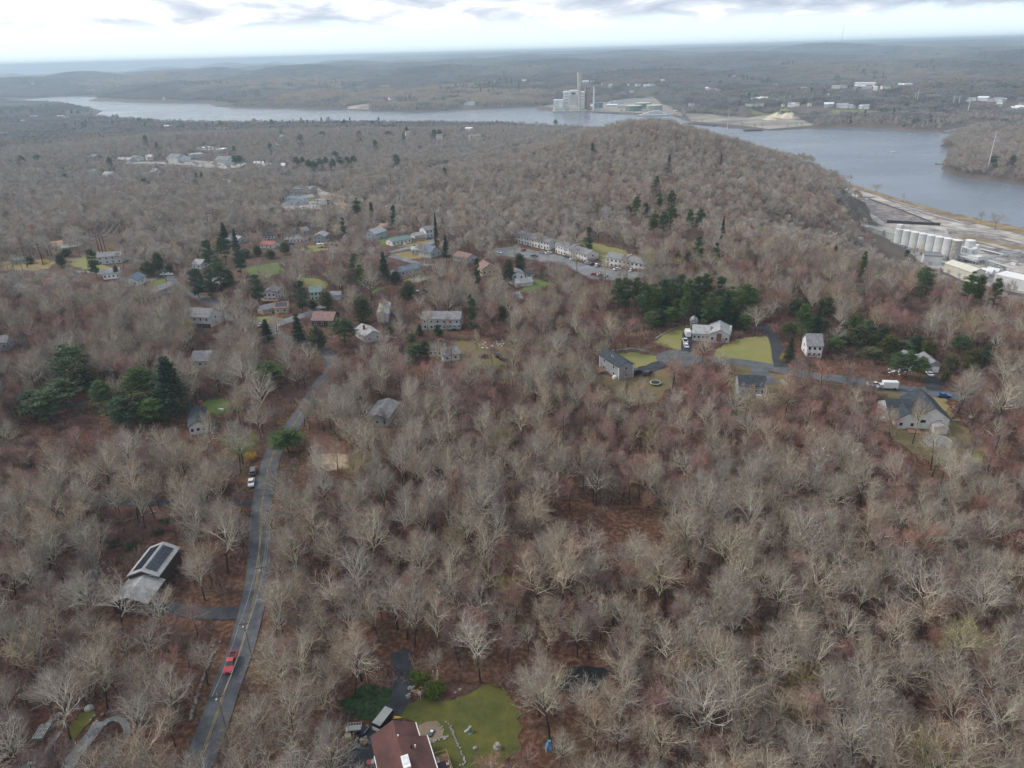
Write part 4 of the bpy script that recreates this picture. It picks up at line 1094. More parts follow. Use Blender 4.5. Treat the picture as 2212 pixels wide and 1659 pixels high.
# ------------------------------------------------------------------ houses
SOLAR = mat('solar_glass', (.012, .02, .035), .2, .4, 3, spec=.6)
def solar(root, x0, y0, L, D, h, ridge, pitch, side, n, m_, name='solar_panel'):
    """a field of panels on one slope; side -1 or +1 of the ridge"""
    rise_per = pitch
    half = (L if ridge == 'y' else D) / 2
    mb = MB()
    for i in range(n):
        for j in range(m_):
            u = (i + .5) / n; a = .18 + .7 * (j + .5) / m_
            off = half * (1 - a)
            z = h + (half - off) * 0 + a * half * rise_per + .34
            if ridge == 'y':
                x = x0 + L / 2 + side * off; y = y0 + D * (.08 + .84 * u)
                mb.box((x, y, z), (half * .7 / m_ * .94, D * .84 / n * .94, .05))
            else:
                y = y0 + D / 2 + side * off; x = x0 + L * (.08 + .84 * u)
                mb.box((x, y, z), (L * .84 / n * .94, half * .7 / m_ * .94, .05))
            sl_ = -side * rise_per
            for q in range(len(mb.v) - 8, len(mb.v)):
                vx, vy, vz = mb.v[q]
                mb.v[q] = (vx, vy, vz + ((vx - x) if ridge == 'y' else (vy - y)) * sl_)
    o = mb.build(name, SOLAR, root); o['kind'] = 'thing'; del o['kind']
    return o
# split level house with solar panels (left)
root, L = house('I', (712, 700), (930, 700), 8.0, 3.2, BROWNW, RLIGHT, 'brown house with a silver roof carrying solar panels, left of the road', ridge='y', pitch=.38, nwin=2, nside=1, chimney=None)
wing(root, 0.2, 8.0, L - 1.2, 11.0, 4.6, BROWNW, RLIGHT, ridge='y', pitch=.42)
solar(root, .2, 8.0, L - 1.2, 11, 4.6, 'y', .42, -1, 6, 3)
solar(root, .2, 8.0, L - 1.2, 11, 4.6, 'y', .42, 1, 6, 3)
win(root, L * .7, 8.0, 4.2, '-y', 1.3, .9)
MB().box((L + 1.2, 2.0, 1.2), (.7, 1.2, 1.0)).build('air_unit', PBL, root)
car('sedan', PBL, 'I', 985, 672, 1.2, 'small blue car beside the brown house with panels')
# houses in the woods
root, L = house('E', (1580, 985), (1725, 960), 14, 3.4, WHITE, RDARK, 'white house with a dark green roof below the tall spruce', ridge='y', pitch=.55, nwin=3, chimney=(.8, .9, 3.4))
root, L = house('F', (975, 1180), (1150, 1185), 13, 3.2, PALEG, RGREY, 'grey roofed house hidden among the trees right of the road bend', ridge='y', pitch=.35, nwin=3)
root, L = house('F', (1485, 610), (1590, 610), 9, 3.4, WHITE, RDARK, 'white house with a black roof behind its pale garage', nwin=3, chimney=(.8, .5, 3.2))
root, L = house('F', (1605, 655), (1740, 635), 8, 3.0, WHITE, RGREY, 'white garage with grey hip roof in front of the black roofed house', cat='garage', name='garage', nwin=2, pitch=.5)
root, L = house('F', (960, 500), (1090, 470), 12, 3.4, PALEG, RLIGHT, 'pale grey house between the pine and the long grey one', nwin=2, pitch=.5, ridge='y', chimney=(.3, .5, 3.2))
root, L = house('F', (1430, 385), (1745, 385), 10, 5.4, PALEG, RGREY, 'long grey two storey house with a slate roof', nwin=6, storeys=2, pitch=.45)
root, L = house('F', (1060, 325), (1150, 320), 18, 4.0, PALEG, RLIGHT, 'narrow pale roof seen end on beside the red maples', ridge='y', pitch=.5, nwin=2)
root, L = house('f', (520, 1020), (680, 1010), 9, 4.6, GREENW, RGREEN, 'pale green house left of the round brown cedar', nwin=3, storeys=2)
root, L = house('f', (20, 1200), (210, 1190), 9, 2.8, TANW, RBROWN, 'pinkish ranch with dark panels on its roof', nwin=2, pitch=.42)
solar(root, 0, 0, L, 9, 2.8, 'x', .42, -1, 5, 2)
root, L = house('B', (205, 1350), (250, 1370), 7, 2.8, TANW, RGREY, 'tan garage across from the pinkish ranch', cat='garage', name='garage', ridge='y', nwin=1)
root, L = house('B', (255, 1255), (360, 1250), 9, 4.6, WHITE, RGREY, 'white house above a dark deck in front of the field', nwin=3, storeys=2, ridge='y', pitch=.55)
MB().box((L / 2, -2.2, 1.3), (L + 4, 4.2, .25)).build('deck', WOOD, root)
root, L = house('A', (1560, 1470), (1750, 1475), 10, 5.6, WHITE, RGREY, 'white colonial house on a brown lower storey by the road', nwin=4, storeys=2, pitch=.6)
MB().box((L / 2, -.06, .9), (L + .1, .2, 2.6)).build('lower_wall', BROWNW, root)
root, L = house('A', (1690, 1180), (1800, 1175), 9, 3.2, REDW, RLIGHT, 'dark red house with a pale roof under the tall pines', ridge='y', nwin=3)
wing(root, 0, 9.0, 11, 9, 3.6, REDW, RGREY, ridge='x')
root, L = house('A', (1035, 1130), (1155, 1130), 11, 3.4, WHITE, RBLUE, 'white house with a slate blue roof by the junction', ridge='y', nwin=2, pitch=.6)
root, L = house('A', (860, 1075), (1000, 1065), 9, 3.6, WHITE, RLIGHT, 'white house with a railed porch left of the blue roof', nwin=4)
MB().box((L / 2, -1.6, 1.0), (L * .8, 3, .2)).box((L / 2, -3.0, 1.6), (L * .8, .08, .9)).build('porch', TRIM, root)
root, L = house('A', (1200, 1215), (1290, 1225), 17, 2.8, PALEG, RGREY, 'long low grey roof beside the bank of the road', ridge='y', nwin=2, pitch=.35)
root, L = house('A', (815, 950), (1020, 935), 10, 4.8, PALEG, RGREY, 'wide grey split level house below the three poles', nwin=4, storeys=2, pitch=.4)
root, L = house('A', (420, 840), (530, 820), 11, 3.2, TANW, RTAN, 'tan house with an orange brown roof in the left distance', nwin=3)
wing(root, 6, -9, 15, 8, 2.9, TANW, RLIGHT, ridge='x')
root, L = house('A', (100, 955), (215, 940), 8, 2.8, GREENW, RGREEN, 'grey green mobile home between the wooden poles', nwin=4, pitch=.25)
root, L = house('E', (-40, 290), (75, 280), 9, 4.0, PALEG, RGREY, 'grey house cut off by the left edge among the trees', nwin=2)
root, L = house('B', (468, 775), (612, 755), 9, 2.8, WHITE, RGREY, 'long white ranch behind the round dark tree', nwin=5, hip=True, pitch=.5)
root, L = house('B', (668, 772), (765, 775), 10, 5.0, GREYW, RLIGHT, 'grey two storey house right of the white ranch', nwin=3, storeys=2, pitch=.5, ridge='y')
root, L = house('B', (1085, 745), (1180, 748), 13, 5.2, BLUEW, RLIGHT, 'pale blue two storey house behind the pink crowns', nwin=3, storeys=2, ridge='y', pitch=.5)
root, L = house('B', (1322, 800), (1478, 768), 9, 3.0, WHITE, RGREEN, 'white ranch with a green roof and front stair', nwin=5, door=2, pitch=.4)
MB().box((L * .55, -1.6, .5), (1.4, 3.0, .3)).box((L * .55, -2.6, .1), (1.4, 1.0, .5)).build('stair', TRIM, root)
root, L = house('B', (1600, 725), (1690, 715), 9, 5.6, WHITE, RGREY, 'white two storey house left of the ivy clad tree', nwin=3, storeys=2, chimney=None)
wing(root, -9, 1.0, 9.0, 7, 2.8, WHITE, RLIGHT, ridge='x')
root, L = house('B', (1480, 870), (1575, 862), 10, 3.2, PALEG, RLIGHT, 'grey hipped cottage below the white car', nwin=3, hip=True)
root, L = house('B', (1640, 898), (1722, 870), 11, 3.6, PALEG, RBLUE, 'cottage with a deep blue roof below the ivy clad tree', nwin=2, ridge='y', pitch=.65)
root, L = house('B', (1365, 1058), (1550, 1015), 9.5, 3.0, BLUEW, RBLUE, 'light blue ranch with a steel blue roof', nwin=6, pitch=.4, chimney=(.5, .5, 2.6))
root, L = house('B', (1085, 1142), (1205, 1115), 9, 2.8, BROWNW, RDARK, 'low dark house with a navy roof at the foot of the spruce', nwin=4, pitch=.4, chimney=(.3, .5, 2.4))
root, L = house('B', (1822, 915), (1935, 945), 10, 3.0, PALEG, RBROWN, 'grey house with a brown roof half hid by grey crowns', nwin=4)
root, L = house('B', (2065, 1050), (2185, 1035), 11, 4.2, TANW, RBROWN, 'pinkish roofed house beside the white boat and car', nwin=3, ridge='y', pitch=.6)
root, L = house('C', (375, 1120), (482, 1105), 9.5, 5.6, WHITE, RGREY, 'tall white house with a grey roof beside the bright lawn', nwin=2, nside=2, storeys=2, ridge='y', pitch=.5, chimney=(.5, .9, 3.2))
wing(root, L - 6.5, -7, 9.5, 7, 2.8, WHITE, RLIGHT, ridge='x', pitch=.5)
root, L = house('C', (492, 1056), (550, 1056), 4.5, 2.6, PALEG, RDARK, 'small grey shed behind the tall white house', cat='shed', name='shed', nwin=1, nside=0, pitch=.5)
root, L = house('B', (225, 815), (330, 818), 8, 2.8, WHITE, RRED, 'small house with a bright rust red roof', nwin=3)
root, L = house('B', (262, 745), (366, 728), 8, 2.8, WHITE, RDARK, 'white ranch with a dark roof against the woods', nwin=4)
root, L = house('B', (578, 705), (636, 690), 9, 2.8, PALEG, RGREY, 'little grey house at the wood edge beneath the poles', nwin=2)
root, L = house('B', (1205, 662), (1265, 665), 8, 2.6, TANW, RTAN, 'little tan shed roof behind the pale blue house', cat='shed', name='shed', nwin=1)
root, L = house('B', (655, 1465), (830, 1465), 11, 3.2, BROWNW, RBROWN, 'brown house half hid behind the rosy crown by the bend', nwin=3)
root, L = house('B', (0, 770), (40, 778), 8, 3.0, PALEG, RLIGHT, 'pale house left of the red thicket in the middle distance', nwin=1)
root, L = house('A', (1885, 790), (1970, 770), 9, 3.0, PALEG, RLIGHT, 'pale grey house between two tall pines', nwin=3)
root, L = house('A', (1600, 985), (1670, 990), 9, 3.2, WHITE, RLIGHT, 'white house glimpsed left of the blue green pine', nwin=2)
root, L = house('F', (585, 140), (600, 140), 6, 2.6, PALEG, RGREY, 'grey outbuilding with a flat slate roof by the cedar', cat='garage', name='garage', nwin=0, nside=0, length=11)
root, L = house('E', (1590, 420), (1740, 420), 11, 3.0, PALEG, RGREY, 'grey house glimpsed through bare trees above the spruce', nwin=3)
# gable house, white ranch, shed and grey ranch on the turning circle
root, L = house('G', (430, 660), (548, 637), 14.5, 5.6, GREYW, RDARK, 'grey gable house with a charcoal roof and white corners', nwin=1, nside=2, storeys=2, ridge='y', pitch=.5)
for x, y in ((0, 0), (L, 0), (0, 14.5)):
    MB().box((x, y, 2.4), (.35, .35, 6.2)).build('corner_board', TRIM, root)
MB().box((-1.0, 1.4, .7), (1.4, 1.2, 1.4)).build('oil_tank', TRIM, root)
for i in (-.6, .6):
    MB().tube((L / 2 - 1.5, 8 + i, 6.4), (L / 2 - 1.5, 8 + i, 7.3), .12, n=8).build('vent_pipe', TRIM, root)
MB().box((-2.6, 10, 1.1), (3.8, 4.5, .2)).box((-4.5, 10, 1.6), (.1, 4.5, 1.0)).build('deck', WOOD, root)
root, L = house('G', (1040, 335), (1180, 345), 10, 3.4, PALEG, RLIGHT, 'pale grey ranch with a silver roof below the pines', nwin=4, pitch=.45)
wing(root, L, -1.0, 8.5, 12, 4.0, PALEG, RLIGHT, ridge='y', pitch=.5)
MB().box((L + 4, -1.15, 2.6), (2.0, .3, 3.6)).build('brick_panel', BRICK, root)
for i in (.8, 6.8): win(root, L + i + .4, -1.0, 2.0, '-y')
MB().box((L + 8.9, 5, 4.5), (.8, .8, 3.2)).build('chimney', TRIM, root)
root, L = house('G', (1024, 228), (1080, 230), 5, 2.8, PALEG, RLIGHT, 'tiny gabled shed with a dark door above the silver ranch', cat='shed', name='shed', nwin=0, nside=0, ridge='y', pitch=.7)
MB().box((L / 2, -.05, 1.1), (1.8, .12, 2.0)).build('door', GLASS, root)
root, L = house('G', (1425, 800), (1645, 812), 9.5, 4.6, GREYW, RDARK, 'grey ranch with a mottled dark roof in the brown yard', nwin=4, storeys=1, pitch=.45)
MB().box((L - 2.5, -.9, .8), (1.9, 1.5, 1.5)).build('bulkhead', TRIM, root)
MB().box((L + .02, -.05, 2), (.3, .3, 5)).build('corner_board', TRIM, root)
root, L = house('G', (1985, 470), (2110, 480), 9, 5.2, WHITE, RGREY, 'white house with steep dormers right of the black drive', nwin=3, storeys=2, pitch=.8)
# large white house with dark roofs
root, L = house('H', (870, 1235), (1110, 1250), 13, 3.4, PALEG, RDARK, 'large white house with charcoal roofs beside the round pool', nwin=4, pitch=.55, ridge='x')
wing(root, L, -1.5, 10.5, 16, 4.2, WHITE, RDARK, ridge='y', pitch=.75)
wing(root, 1.0, -2.5, 8.0, 7.5, 3.2, WHITE, RDARK, ridge='y', pitch=.8)
for i in (2.4, 7.2): win(root, L + i, -1.5, 3.0, '-y', 1.6, 1.2)
win(root, 3, -2.5, 2, '-y'); win(root, 6.5, -2.5, 2, '-y')
MB().box((L / 2 + 3, -4.4, .5), (L * .5, 3.6, .3)).build('deck', WOOD, root)
wing(root, L + 5, -5, 4, 3.5, 2.4, WHITE, RLIGHT, ridge='y')
root, L = house('H', (1250, 715), (1370, 720), 10, 3.4, GREYW, RGREY, 'dark grey house and garage deep in the pines', nwin=1, ridge='y', pitch=.6)
MB().box((L * .65, -.06, 1.3), (2.6, .12, 2.3)).build('garage_door', TRIM, root)
root, L = house('H', (930, 640), (1100, 700), 10, 3.0, PALEG, RGREY, 'pale house glimpsed between the pine trunks', nwin=3)
# pool and trampoline
def ring_thing(name, k, x, y, R_, h, wallm, topm, label, cat, rim):
    p = A(k, x, y); r = empty(name, (p.x, p.y, p.z)); tag(r, label, cat)
    MB().lathe([(R_, 0), (R_, h), (R_ - .12, h), (R_ - .12, 0)], 36).build('side_wall', wallm, r)
    MB().lathe([(R_ - .14, h - .2), (R_ - .14, h - .12)], 36).build('cover', topm, r)
    m = MB()
    for i in range(36):
        a, b = 2 * math.pi * i / 36, 2 * math.pi * (i + 1) / 36
        m.tube((R_ * math.cos(a), R_ * math.sin(a), h), (R_ * math.cos(b), R_ * math.sin(b), h), .09, n=5)
    m.build('rim', rim, r); return r
ring_thing('swimming_pool', 'H', 1362, 1420, 3.9, 1.2, PALEG, mat('grey_pool_cover', (.17, .21, .22), .6, .35, .8), 'round covered swimming pool beside the white house', 'pool', METAL)
def trampoline():
    p = A('G', 736, 700); r = empty('trampoline', (p.x, p.y, p.z)); tag(r, 'round black trampoline with a pale green rim and net posts', 'trampoline')
    MB().lathe([(1.9, .85), (1.9, .9)], 30).build('bed', BLACKM, r)
    m = MB()
    for i in range(30):
        a, b = 2 * math.pi * i / 30, 2 * math.pi * (i + 1) / 30
        m.add([(R_ * math.cos(t), R_ * math.sin(t), .95) for R_, t in ((1.85, a), (2.2, a), (2.2, b), (1.85, b))] + [(R_ * math.cos(t), R_ * math.sin(t), .88) for R_, t in ((1.85, a), (2.2, a), (2.2, b), (1.85, b))], [(0, 1, 2, 3), (7, 6, 5, 4), (0, 1, 5, 4), (2, 3, 7, 6)])
    m.build('rim', mat('lime_pad', (.42, .55, .36), .6), r)
    for i in range(8):
        a = 2 * math.pi * i / 8
        MB().tube((2.25 * math.cos(a), 2.25 * math.sin(a), 0), (2.25 * math.cos(a), 2.25 * math.sin(a), 2.6), .035, n=6).build('post', BLACKM, r)
    m = MB()
    for k_ in (1.3, 1.8, 2.2, 2.6):
        for i in range(24):
            a, b = 2 * math.pi * i / 24, 2 * math.pi * (i + 1) / 24
            m.tube((2.22 * math.cos(a), 2.22 * math.sin(a), k_), (2.22 * math.cos(b), 2.22 * math.sin(b), k_), .02, n=4, cap=False)
    m.build('net', BLACKM, r)
trampoline()
# apartment rows
def row_house(k, p1, p2, label, n, depth=10):
    a, b = A(k, *p1), A(k, *p2); dv = b - a; L = math.hypot(dv.x, dv.y); rz = math.atan2(dv.y, dv.x)
    r = empty('apartment_row', (a.x, a.y, min(a.z, b.z)), rz); tag(r, label, 'apartment building', 'white apartment rows on the slope')
    block(r, 0, 0, L * .48, depth, 5.6, WHITE, RGREY, 'x', .4); block(r, L * .48 + .01, -.6, L * .52, depth, 5.2, WHITE, RGREY, 'x', .4)
    MB().box((L * .48 - .1, depth / 2, 7.0), (.35, depth * .5, 1.6)).build('party_wall', TRIM, r)
    for s in range(2):
        for i in range(n):
            x = L * (i + .5) / n
            win(r, x, 0 if x < L * .48 else -.6, 1.4 + s * 2.7, '-y', 1.2, 1.1)
    for i in range(n // 2):
        x = L * (i + .25) / (n // 2); y = 0 if x < L * .48 else -.6
        MB().box((x, y - .05, 1.0), (1.0, .12, 2.0)).build('door', BROWNW, r)
    win(r, 0, depth / 2, 4, '-x'); win(r, L, depth / 2 - .6, 4, '+x')
row_house('C', (405, 765), (690, 830), 'leftmost white apartment row partly behind grey crowns', 12)
row_house('C', (735, 850), (1000, 925), 'middle white apartment row with its blank end wall', 12)
row_house('C', (1152, 962), (1500, 990), 'right hand white apartment row facing the camera', 10)
# shopping strip, far
def strip(k, p1, p2, depth, h, wm, rm, label, **kw):
    return house(k, p1, p2, depth, h, wm, rm, label, cat='shop building', name='shop_building', group=None, **kw)
strip('e', (855, 182), (965, 190), 22, 6, WHITE, RGREY, 'far white shop with twin gables and a blue grey roof', nwin=3, nside=0, pitch=.5)
strip('e', (975, 188), (1100, 180), 22, 6, WHITE, RBLUE, 'far shop with slate blue roof joined to the twin gables', nwin=3, nside=0, ridge='y', pitch=.5)
strip('e', (1345, 200), (1480, 205), 20, 5, PALEG, RGREY, 'far low grey shop behind rows of parked cars', nwin=4, nside=0, pitch=.5)
strip('e', (1485, 205), (1560, 208), 18, 5, PALEG, RGREY, 'far grey shop with hipped roof at the end of the strip', nwin=2, nside=0, hip=True)
strip('e', (1110, 150), (1240, 140), 30, 5, PALEG, RLIGHT, 'far long flat pale warehouse behind the shops', nwin=0, nside=0, flat=True)
strip('e', (1370, 92), (1500, 78), 30, 5, WHITE, TRIM, 'farther long white flat roofed warehouse', nwin=0, nside=0, flat=True)
strip('e', (1205, 75), (1340, 68), 22, 5, WHITE, TRIM, 'long bright white shed behind the warehouses', nwin=0, nside=0, flat=True)
for k, p1, p2, wm, rm, l in [('e', (345, 200), (420, 202), PALEG, RLIGHT, 'far pale house at the left end of the strip'), ('e', (430, 200), (480, 202), PALEG, RLIGHT, 'far pale house second from the left of the strip'), ('e', (495, 180), (570, 182), WHITE, RGREEN, 'far white house with a greenish roof at the strip'),
        ('e', (655, 178), (720, 172), WHITE, TRIM, 'far white gabled house beside the twin gable shop'), ('e', (105, 172), (175, 165), WHITE, TRIM, 'bright white house far to the left'), ('e', (20, 185), (90, 180), BLUEW, RBLUE, 'far blue house at the far left of the strip'),
        ('e', (60, 328), (135, 326), GREENW, RGREEN, 'pale green roofed house in the far left woods'), ('e', (200, 350), (300, 362), WHITE, RLIGHT, 'wide white block in the far left woods'), ('e', (690, 325), (735, 330), WHITE, TRIM, 'small bright white house in the far woods'),
        ('e', (1010, 400), (1065, 402), PALEG, RLIGHT, 'pale house in the woods beneath the shopping strip'), ('e', (1400, 435), (1490, 436), WHITE, RGREY, 'white gabled colonial in the woods left of the substation'), ('e', (2010, 388), (2110, 388), BROWNW, RDARK, 'long black roofed building above the substation'),
        ('e', (1470, 275), (1510, 272), WHITE, RGREY, 'small white house just under the shopping strip'), ('e', (1840, 275), (1930, 262), WHITE, TRIM, 'white warehouse right of the shopping strip'), ('e', (2020, 268), (2060, 266), WHITE, TRIM, 'white house right of the far warehouse'), ('e', (1730, 250), (1835, 248), PALEG, TRIM, 'long pale shed right of the shopping strip'),
        ('e', (1940, 55), (1975, 60), WHITE, TRIM, 'far white gable by the winding lane'), ('e', (2070, 40), (2110, 30), PALEG, RBLUE, 'far grey house right of the winding lane')]:
    house(k, p1, p2, 11, 5.5, wm, rm, l, nwin=2, nside=0, pitch=.6)
for i in range(26):
    x = 700 + i * 36 + (i % 3) * 6; y = 200 + (i % 4) * 9
    car('sedan', (PW, PS, PG, PB, PBL)[i % 5], 'e', x, y, .3 * (i % 4), f"{('white', 'silver', 'grey', 'black', 'blue')[i % 5]} car in the far car park, {['leftmost', 'second', 'third', 'fourth', 'fifth', 'sixth'][i // 5]} of its colour from the left", 'cars at the far shopping strip')
house('P', (1095, 352 * 0 + 345), (1120, 346), 12, 4, BRICK, RRED, 'red brick block right of the distant green pines', nwin=3, nside=0, flat=True)
house('B', (490, 350), (640, 360), 14, 4, PALEG, RGREY, 'low grey building right behind the substation', nwin=3, nside=1, pitch=.3)
house('B', (590, 425), (680, 420), 10, 4, mat('yellow_siding', (.55, .46, .25), .8), RLIGHT, 'pale yellow shed beside the substation', nwin=0, nside=0, cat='shed', name='shed')
# ------------------------------------------------------------------ riverside works with silos
SILO = mat('silo_white', (.70, .71, .71), .6, col2=(.52, .53, .54), scale=.12, detail=7)
SILOD = mat('stained_silo_white', (.50, .48, .44), .7, col2=(.22, .20, .18), scale=.5, detail=8)
tops = [(710, 175), (800, 198), (892, 220), (990, 245), (1095, 270), (1195, 292), (1298, 318), (1408, 345)]
bots = [(680, 345), (770, 445), (862, 435), (960, 455), (1058, 470), (1160, 500), (1265, 545), (1358, 570)]
ordn = ['farthest white silo at the left end of the row', 'second white silo from the left end of the row', 'third white silo from the left end of the row', 'fourth white silo from the left end of the row', 'fourth white silo from the stained one', 'third white silo from the stained one', 'second white silo from the stained one', 'stained patchy silo at the right end of the row']
p0, p1 = Vector((*atz(*S('b', 770, 445), -67), -67)), Vector((*atz(*S('b', 1358, 572), -67), -67))
step = (p1 - p0) / 6
for i in range(8):
    p = p0 + step * (i - 1)
    if i == 7: p = p0 + step * 6
    if i == 0: p = p0 - step
    hgt = height_to(p, *S('b', *tops[i])) if i else 30
    hgt = 19.5
    r = empty('silo', (p.x, p.y, -67)); tag(r, ordn[i], 'silo', 'white silos of the riverside works')
    R_ = 4.15
    MB().lathe([(R_, 0)] + [(R_ + (.03 if q % 2 else 0), q * hgt / 14) for q in range(1, 15)], 28).build('shell', SILOD if i == 7 else SILO, r)
    MB().lathe([(R_ + .12, hgt - .1), (R_ + .12, hgt + .25), (R_ * .5, hgt + .7), (.4, hgt + .9)], 28).build('roof', TRIM, r)
    m = MB()
    for q in range(9): m.box((0, -R_ - .35, hgt * q / 8.3 + .6), (.5, .06, .06))
    m.box((-.25, -R_ - .35, hgt / 2), (.05, .05, hgt)).box((.25, -R_ - .35, hgt / 2), (.05, .05, hgt))
    m.build('ladder', METAL, r)
    MB().tube((1.6, 0, hgt + .5), (1.6, 0, hgt + 2.0), .35, n=8).build('vent', METAL, r)
g0 = p0 - step
dv = (p1 - g0).normalized(); rzs = math.atan2(dv.y, dv.x)
r = empty('conveyor_gallery', (g0.x, g0.y, -67), rzs); tag(r, 'pale conveyor walkway along the tops of the silo row', 'conveyor')
LL = (p1 - g0).length
MB().box((LL / 2, 1.5, 21.2), (LL + 4, 1.6, .25)).build('deck', METAL, r)
m = MB()
for q in range(20): m.box((LL * q / 19, 2.2, 21.9), (.08, .08, 1.2)); m.box((LL * q / 19, .8, 21.9), (.08, .08, 1.2))
m.box((LL / 2, 2.2, 22.5), (LL, .08, .08)).box((LL / 2, .8, 22.5), (LL, .08, .08)); m.build('railing', METAL, r)
MB().box((-1, 0, 22.5), (5, 4, 2.6)).build('head_house', SILO, r)
def cyl(name, k, x, y, R_, h, m_, label, cat='tank', z=-67, cone=.8, group='tanks at the riverside works', lift=0):
    a = atz(*S(k, x, y), z) if z is not None else None
    p = Vector((a[0], a[1], z)) if a else A(k, x, y)
    r = empty(name, (p.x, p.y, p.z + lift)); tag(r, label, cat, group)
    MB().lathe([(R_, 0), (R_, h)], 28).build('shell', m_, r)
    MB().lathe([(R_ + .1, h - .15), (R_ + .1, h + .15), (R_ * .3, h + cone)], 28).build('roof', TRIM, r)
    return r
cyl('silo', 'b', 1520, 540, 4.0, 17, SILO, 'broad white silo standing behind the stained one', 'silo')
cyl('silo', 'b', 1475, 555, 2.4, 11.5, SILO, 'slim white silo on the loading bin, left of three', 'silo')
cyl('silo', 'b', 1530, 570, 2.6, 11, SILO, 'slim white silo on the loading bin, middle of three', 'silo')
cyl('silo', 'b', 1590, 560, 2.4, 11, SILO, 'slim white silo on the loading bin, right of three', 'silo')
cyl('tank', 'b', 1632, 480, 1.4, 8, SILO, 'thin upright white tank right of the silo cluster')
cyl('tank', 'b', 1095, 505, 1.7, 6, SILO, 'small white tank at the foot of the silo row')
r = empty('loading_bin', (*atz(*S('b', 1520, 590), -67), -67), rzs); tag(r, 'white loading bin on legs in front of the slim silos', 'bin')
MB().box((0, 2, 5), (20, 7, 4.5)).build('hopper', SILO, r)
for i in range(4): MB().box((-9 + i * 6, 0, 1.4), (.7, .7, 2.8)).build('leg', METAL, r)
def wb(name, k, p1_, p2_, depth, h, wm, rm, label, cat, z=-67, **kw):
    a, b = Vector((*atz(*S(k, *p1_), z), z)), Vector((*atz(*S(k, *p2_), z), z)); dv = b - a; L = math.hypot(dv.x, dv.y)
    r = empty(name, (a.x, a.y, z), math.atan2(dv.y, dv.x)); tag(r, label, cat)
    block(r, 0, 0, L, depth, h, wm, rm, **kw)
    for i in range(int(L / 12) if depth > 2 else 0):
        MB().box((6 + i * 12, -.06, 1.9), (3.2, .12, 3.8)).build('roller_door', METAL, r)
    return r, L
CREAM = mat('cream_cladding', (.56, .54, .46), .75, .08, .2)
r, L = wb('warehouse', 'b', (500, 470), (770, 545), 10, 8, CREAM, RGREY, 'cream building with grey machinery on its roof below the silos', 'warehouse', flat=True)
rg = random.Random(8); m = MB()
for i in range(14): m.box((rg.uniform(2, L - 2), rg.uniform(1, 9), 8.3 + rg.uniform(.5, 1.3)), (rg.uniform(1, 4), rg.uniform(1, 2.5), rg.uniform(1, 2.4)), rg.random())
m.build('roof_machinery', mat('grey_machinery', (.18, .19, .20), .7, .3, 1), r)
wb('warehouse', 'b', (385, 455), (500, 500), 9, 6, CREAM, RLIGHT, 'cream annex left of the building with roof machinery', 'warehouse', flat=True)
wb('warehouse', 'b', (90, 440), (240, 470), 12, 5, PALEG, RLIGHT, 'grey roofed shed at the left end of the works', 'warehouse', ridge='x', pitch=.3)
wb('warehouse', 'b', (990, 625), (1210, 640), 14, 9, SILO, RGREY, 'grey flat roofed block below the middle silos', 'warehouse', flat=True)
wb('warehouse', 'b', (1240, 705), (1560, 820), 14, 8, CREAM, CREAM, 'long cream ribbed shed at the forest edge of the works', 'warehouse', pitch=.35)
wb('warehouse', 'b', (1830, 860), (2260, 960), 16, 9, SILO, TRIM, 'white flat roofed block with tall doors at the right edge', 'warehouse', flat=True)
wb('office_trailer', 'b', (275, 200), (375, 225), 4, 4, mat('cream_trailer', (.5, .48, .32), .7), TRIM, 'yellowish cream trailer by the works road', 'trailer', flat=True)
wb('freight_shed', 'b', (330, 230), (490, 285), 7, 6, GREENW, RLIGHT, 'long grey green freight shed left of the silos', 'shed', pitch=.25)
wb('freight_shed', 'b', (500, 275), (635, 320), 7, 6, GREENW, RLIGHT, 'second grey green shed touching the first silo', 'shed', pitch=.25)
r = empty('scrap_pile', (*atz(*S('b', 370, 290), -67), -67)); tag(r, 'dark pile of beams in front of the green sheds', 'pile')
m = MB()
for i in range(30): m.box((rg.uniform(-6, 6), rg.uniform(-4, 4), rg.uniform(.3, 2.0)), (rg.uniform(3, 9), .4, .3), rg.uniform(0, 3))
m.build('beams', mat('dark_scrap', (.05, .055, .06), .8, .4, 1), r)
box_vehicle('box_truck', 'b', 298, 345, rzs, 'white tanker trailer parked on the works road', 13, 2.4, 2.4, PW, PW, 'truck', cab=False)
r = box_vehicle('dump_truck', 'b', 1655, 578, rzs, 'red truck with a black trailer right of the loading bin', 7, 2.6, 2.6, PR, PR, 'truck')
MB().box((-8, 0, 2), (9, 2.4, 2)).build('trailer', BLACKM, r)
for i, (x, y, rr) in enumerate([(1690, 765, 3.3), (1765, 745, 3.3), (1840, 735, 3.3)]):
    a = atz(*S('b', x, y), -67); r = empty('horizontal_tank', (*a, -67), rzs); tag(r, ('left', 'middle', 'right')[i] + ' one of three white lying tanks at the works', 'tank', 'lying tanks')
    MB().tube((-5, 0, 3.4), (5, 0, 3.4), 2.6, n=20).build('shell', SILO, r)
    for s in (-3, 3): MB().box((s, 0, .5), (.8, 4, 1.0)).build('saddle', METAL, r)
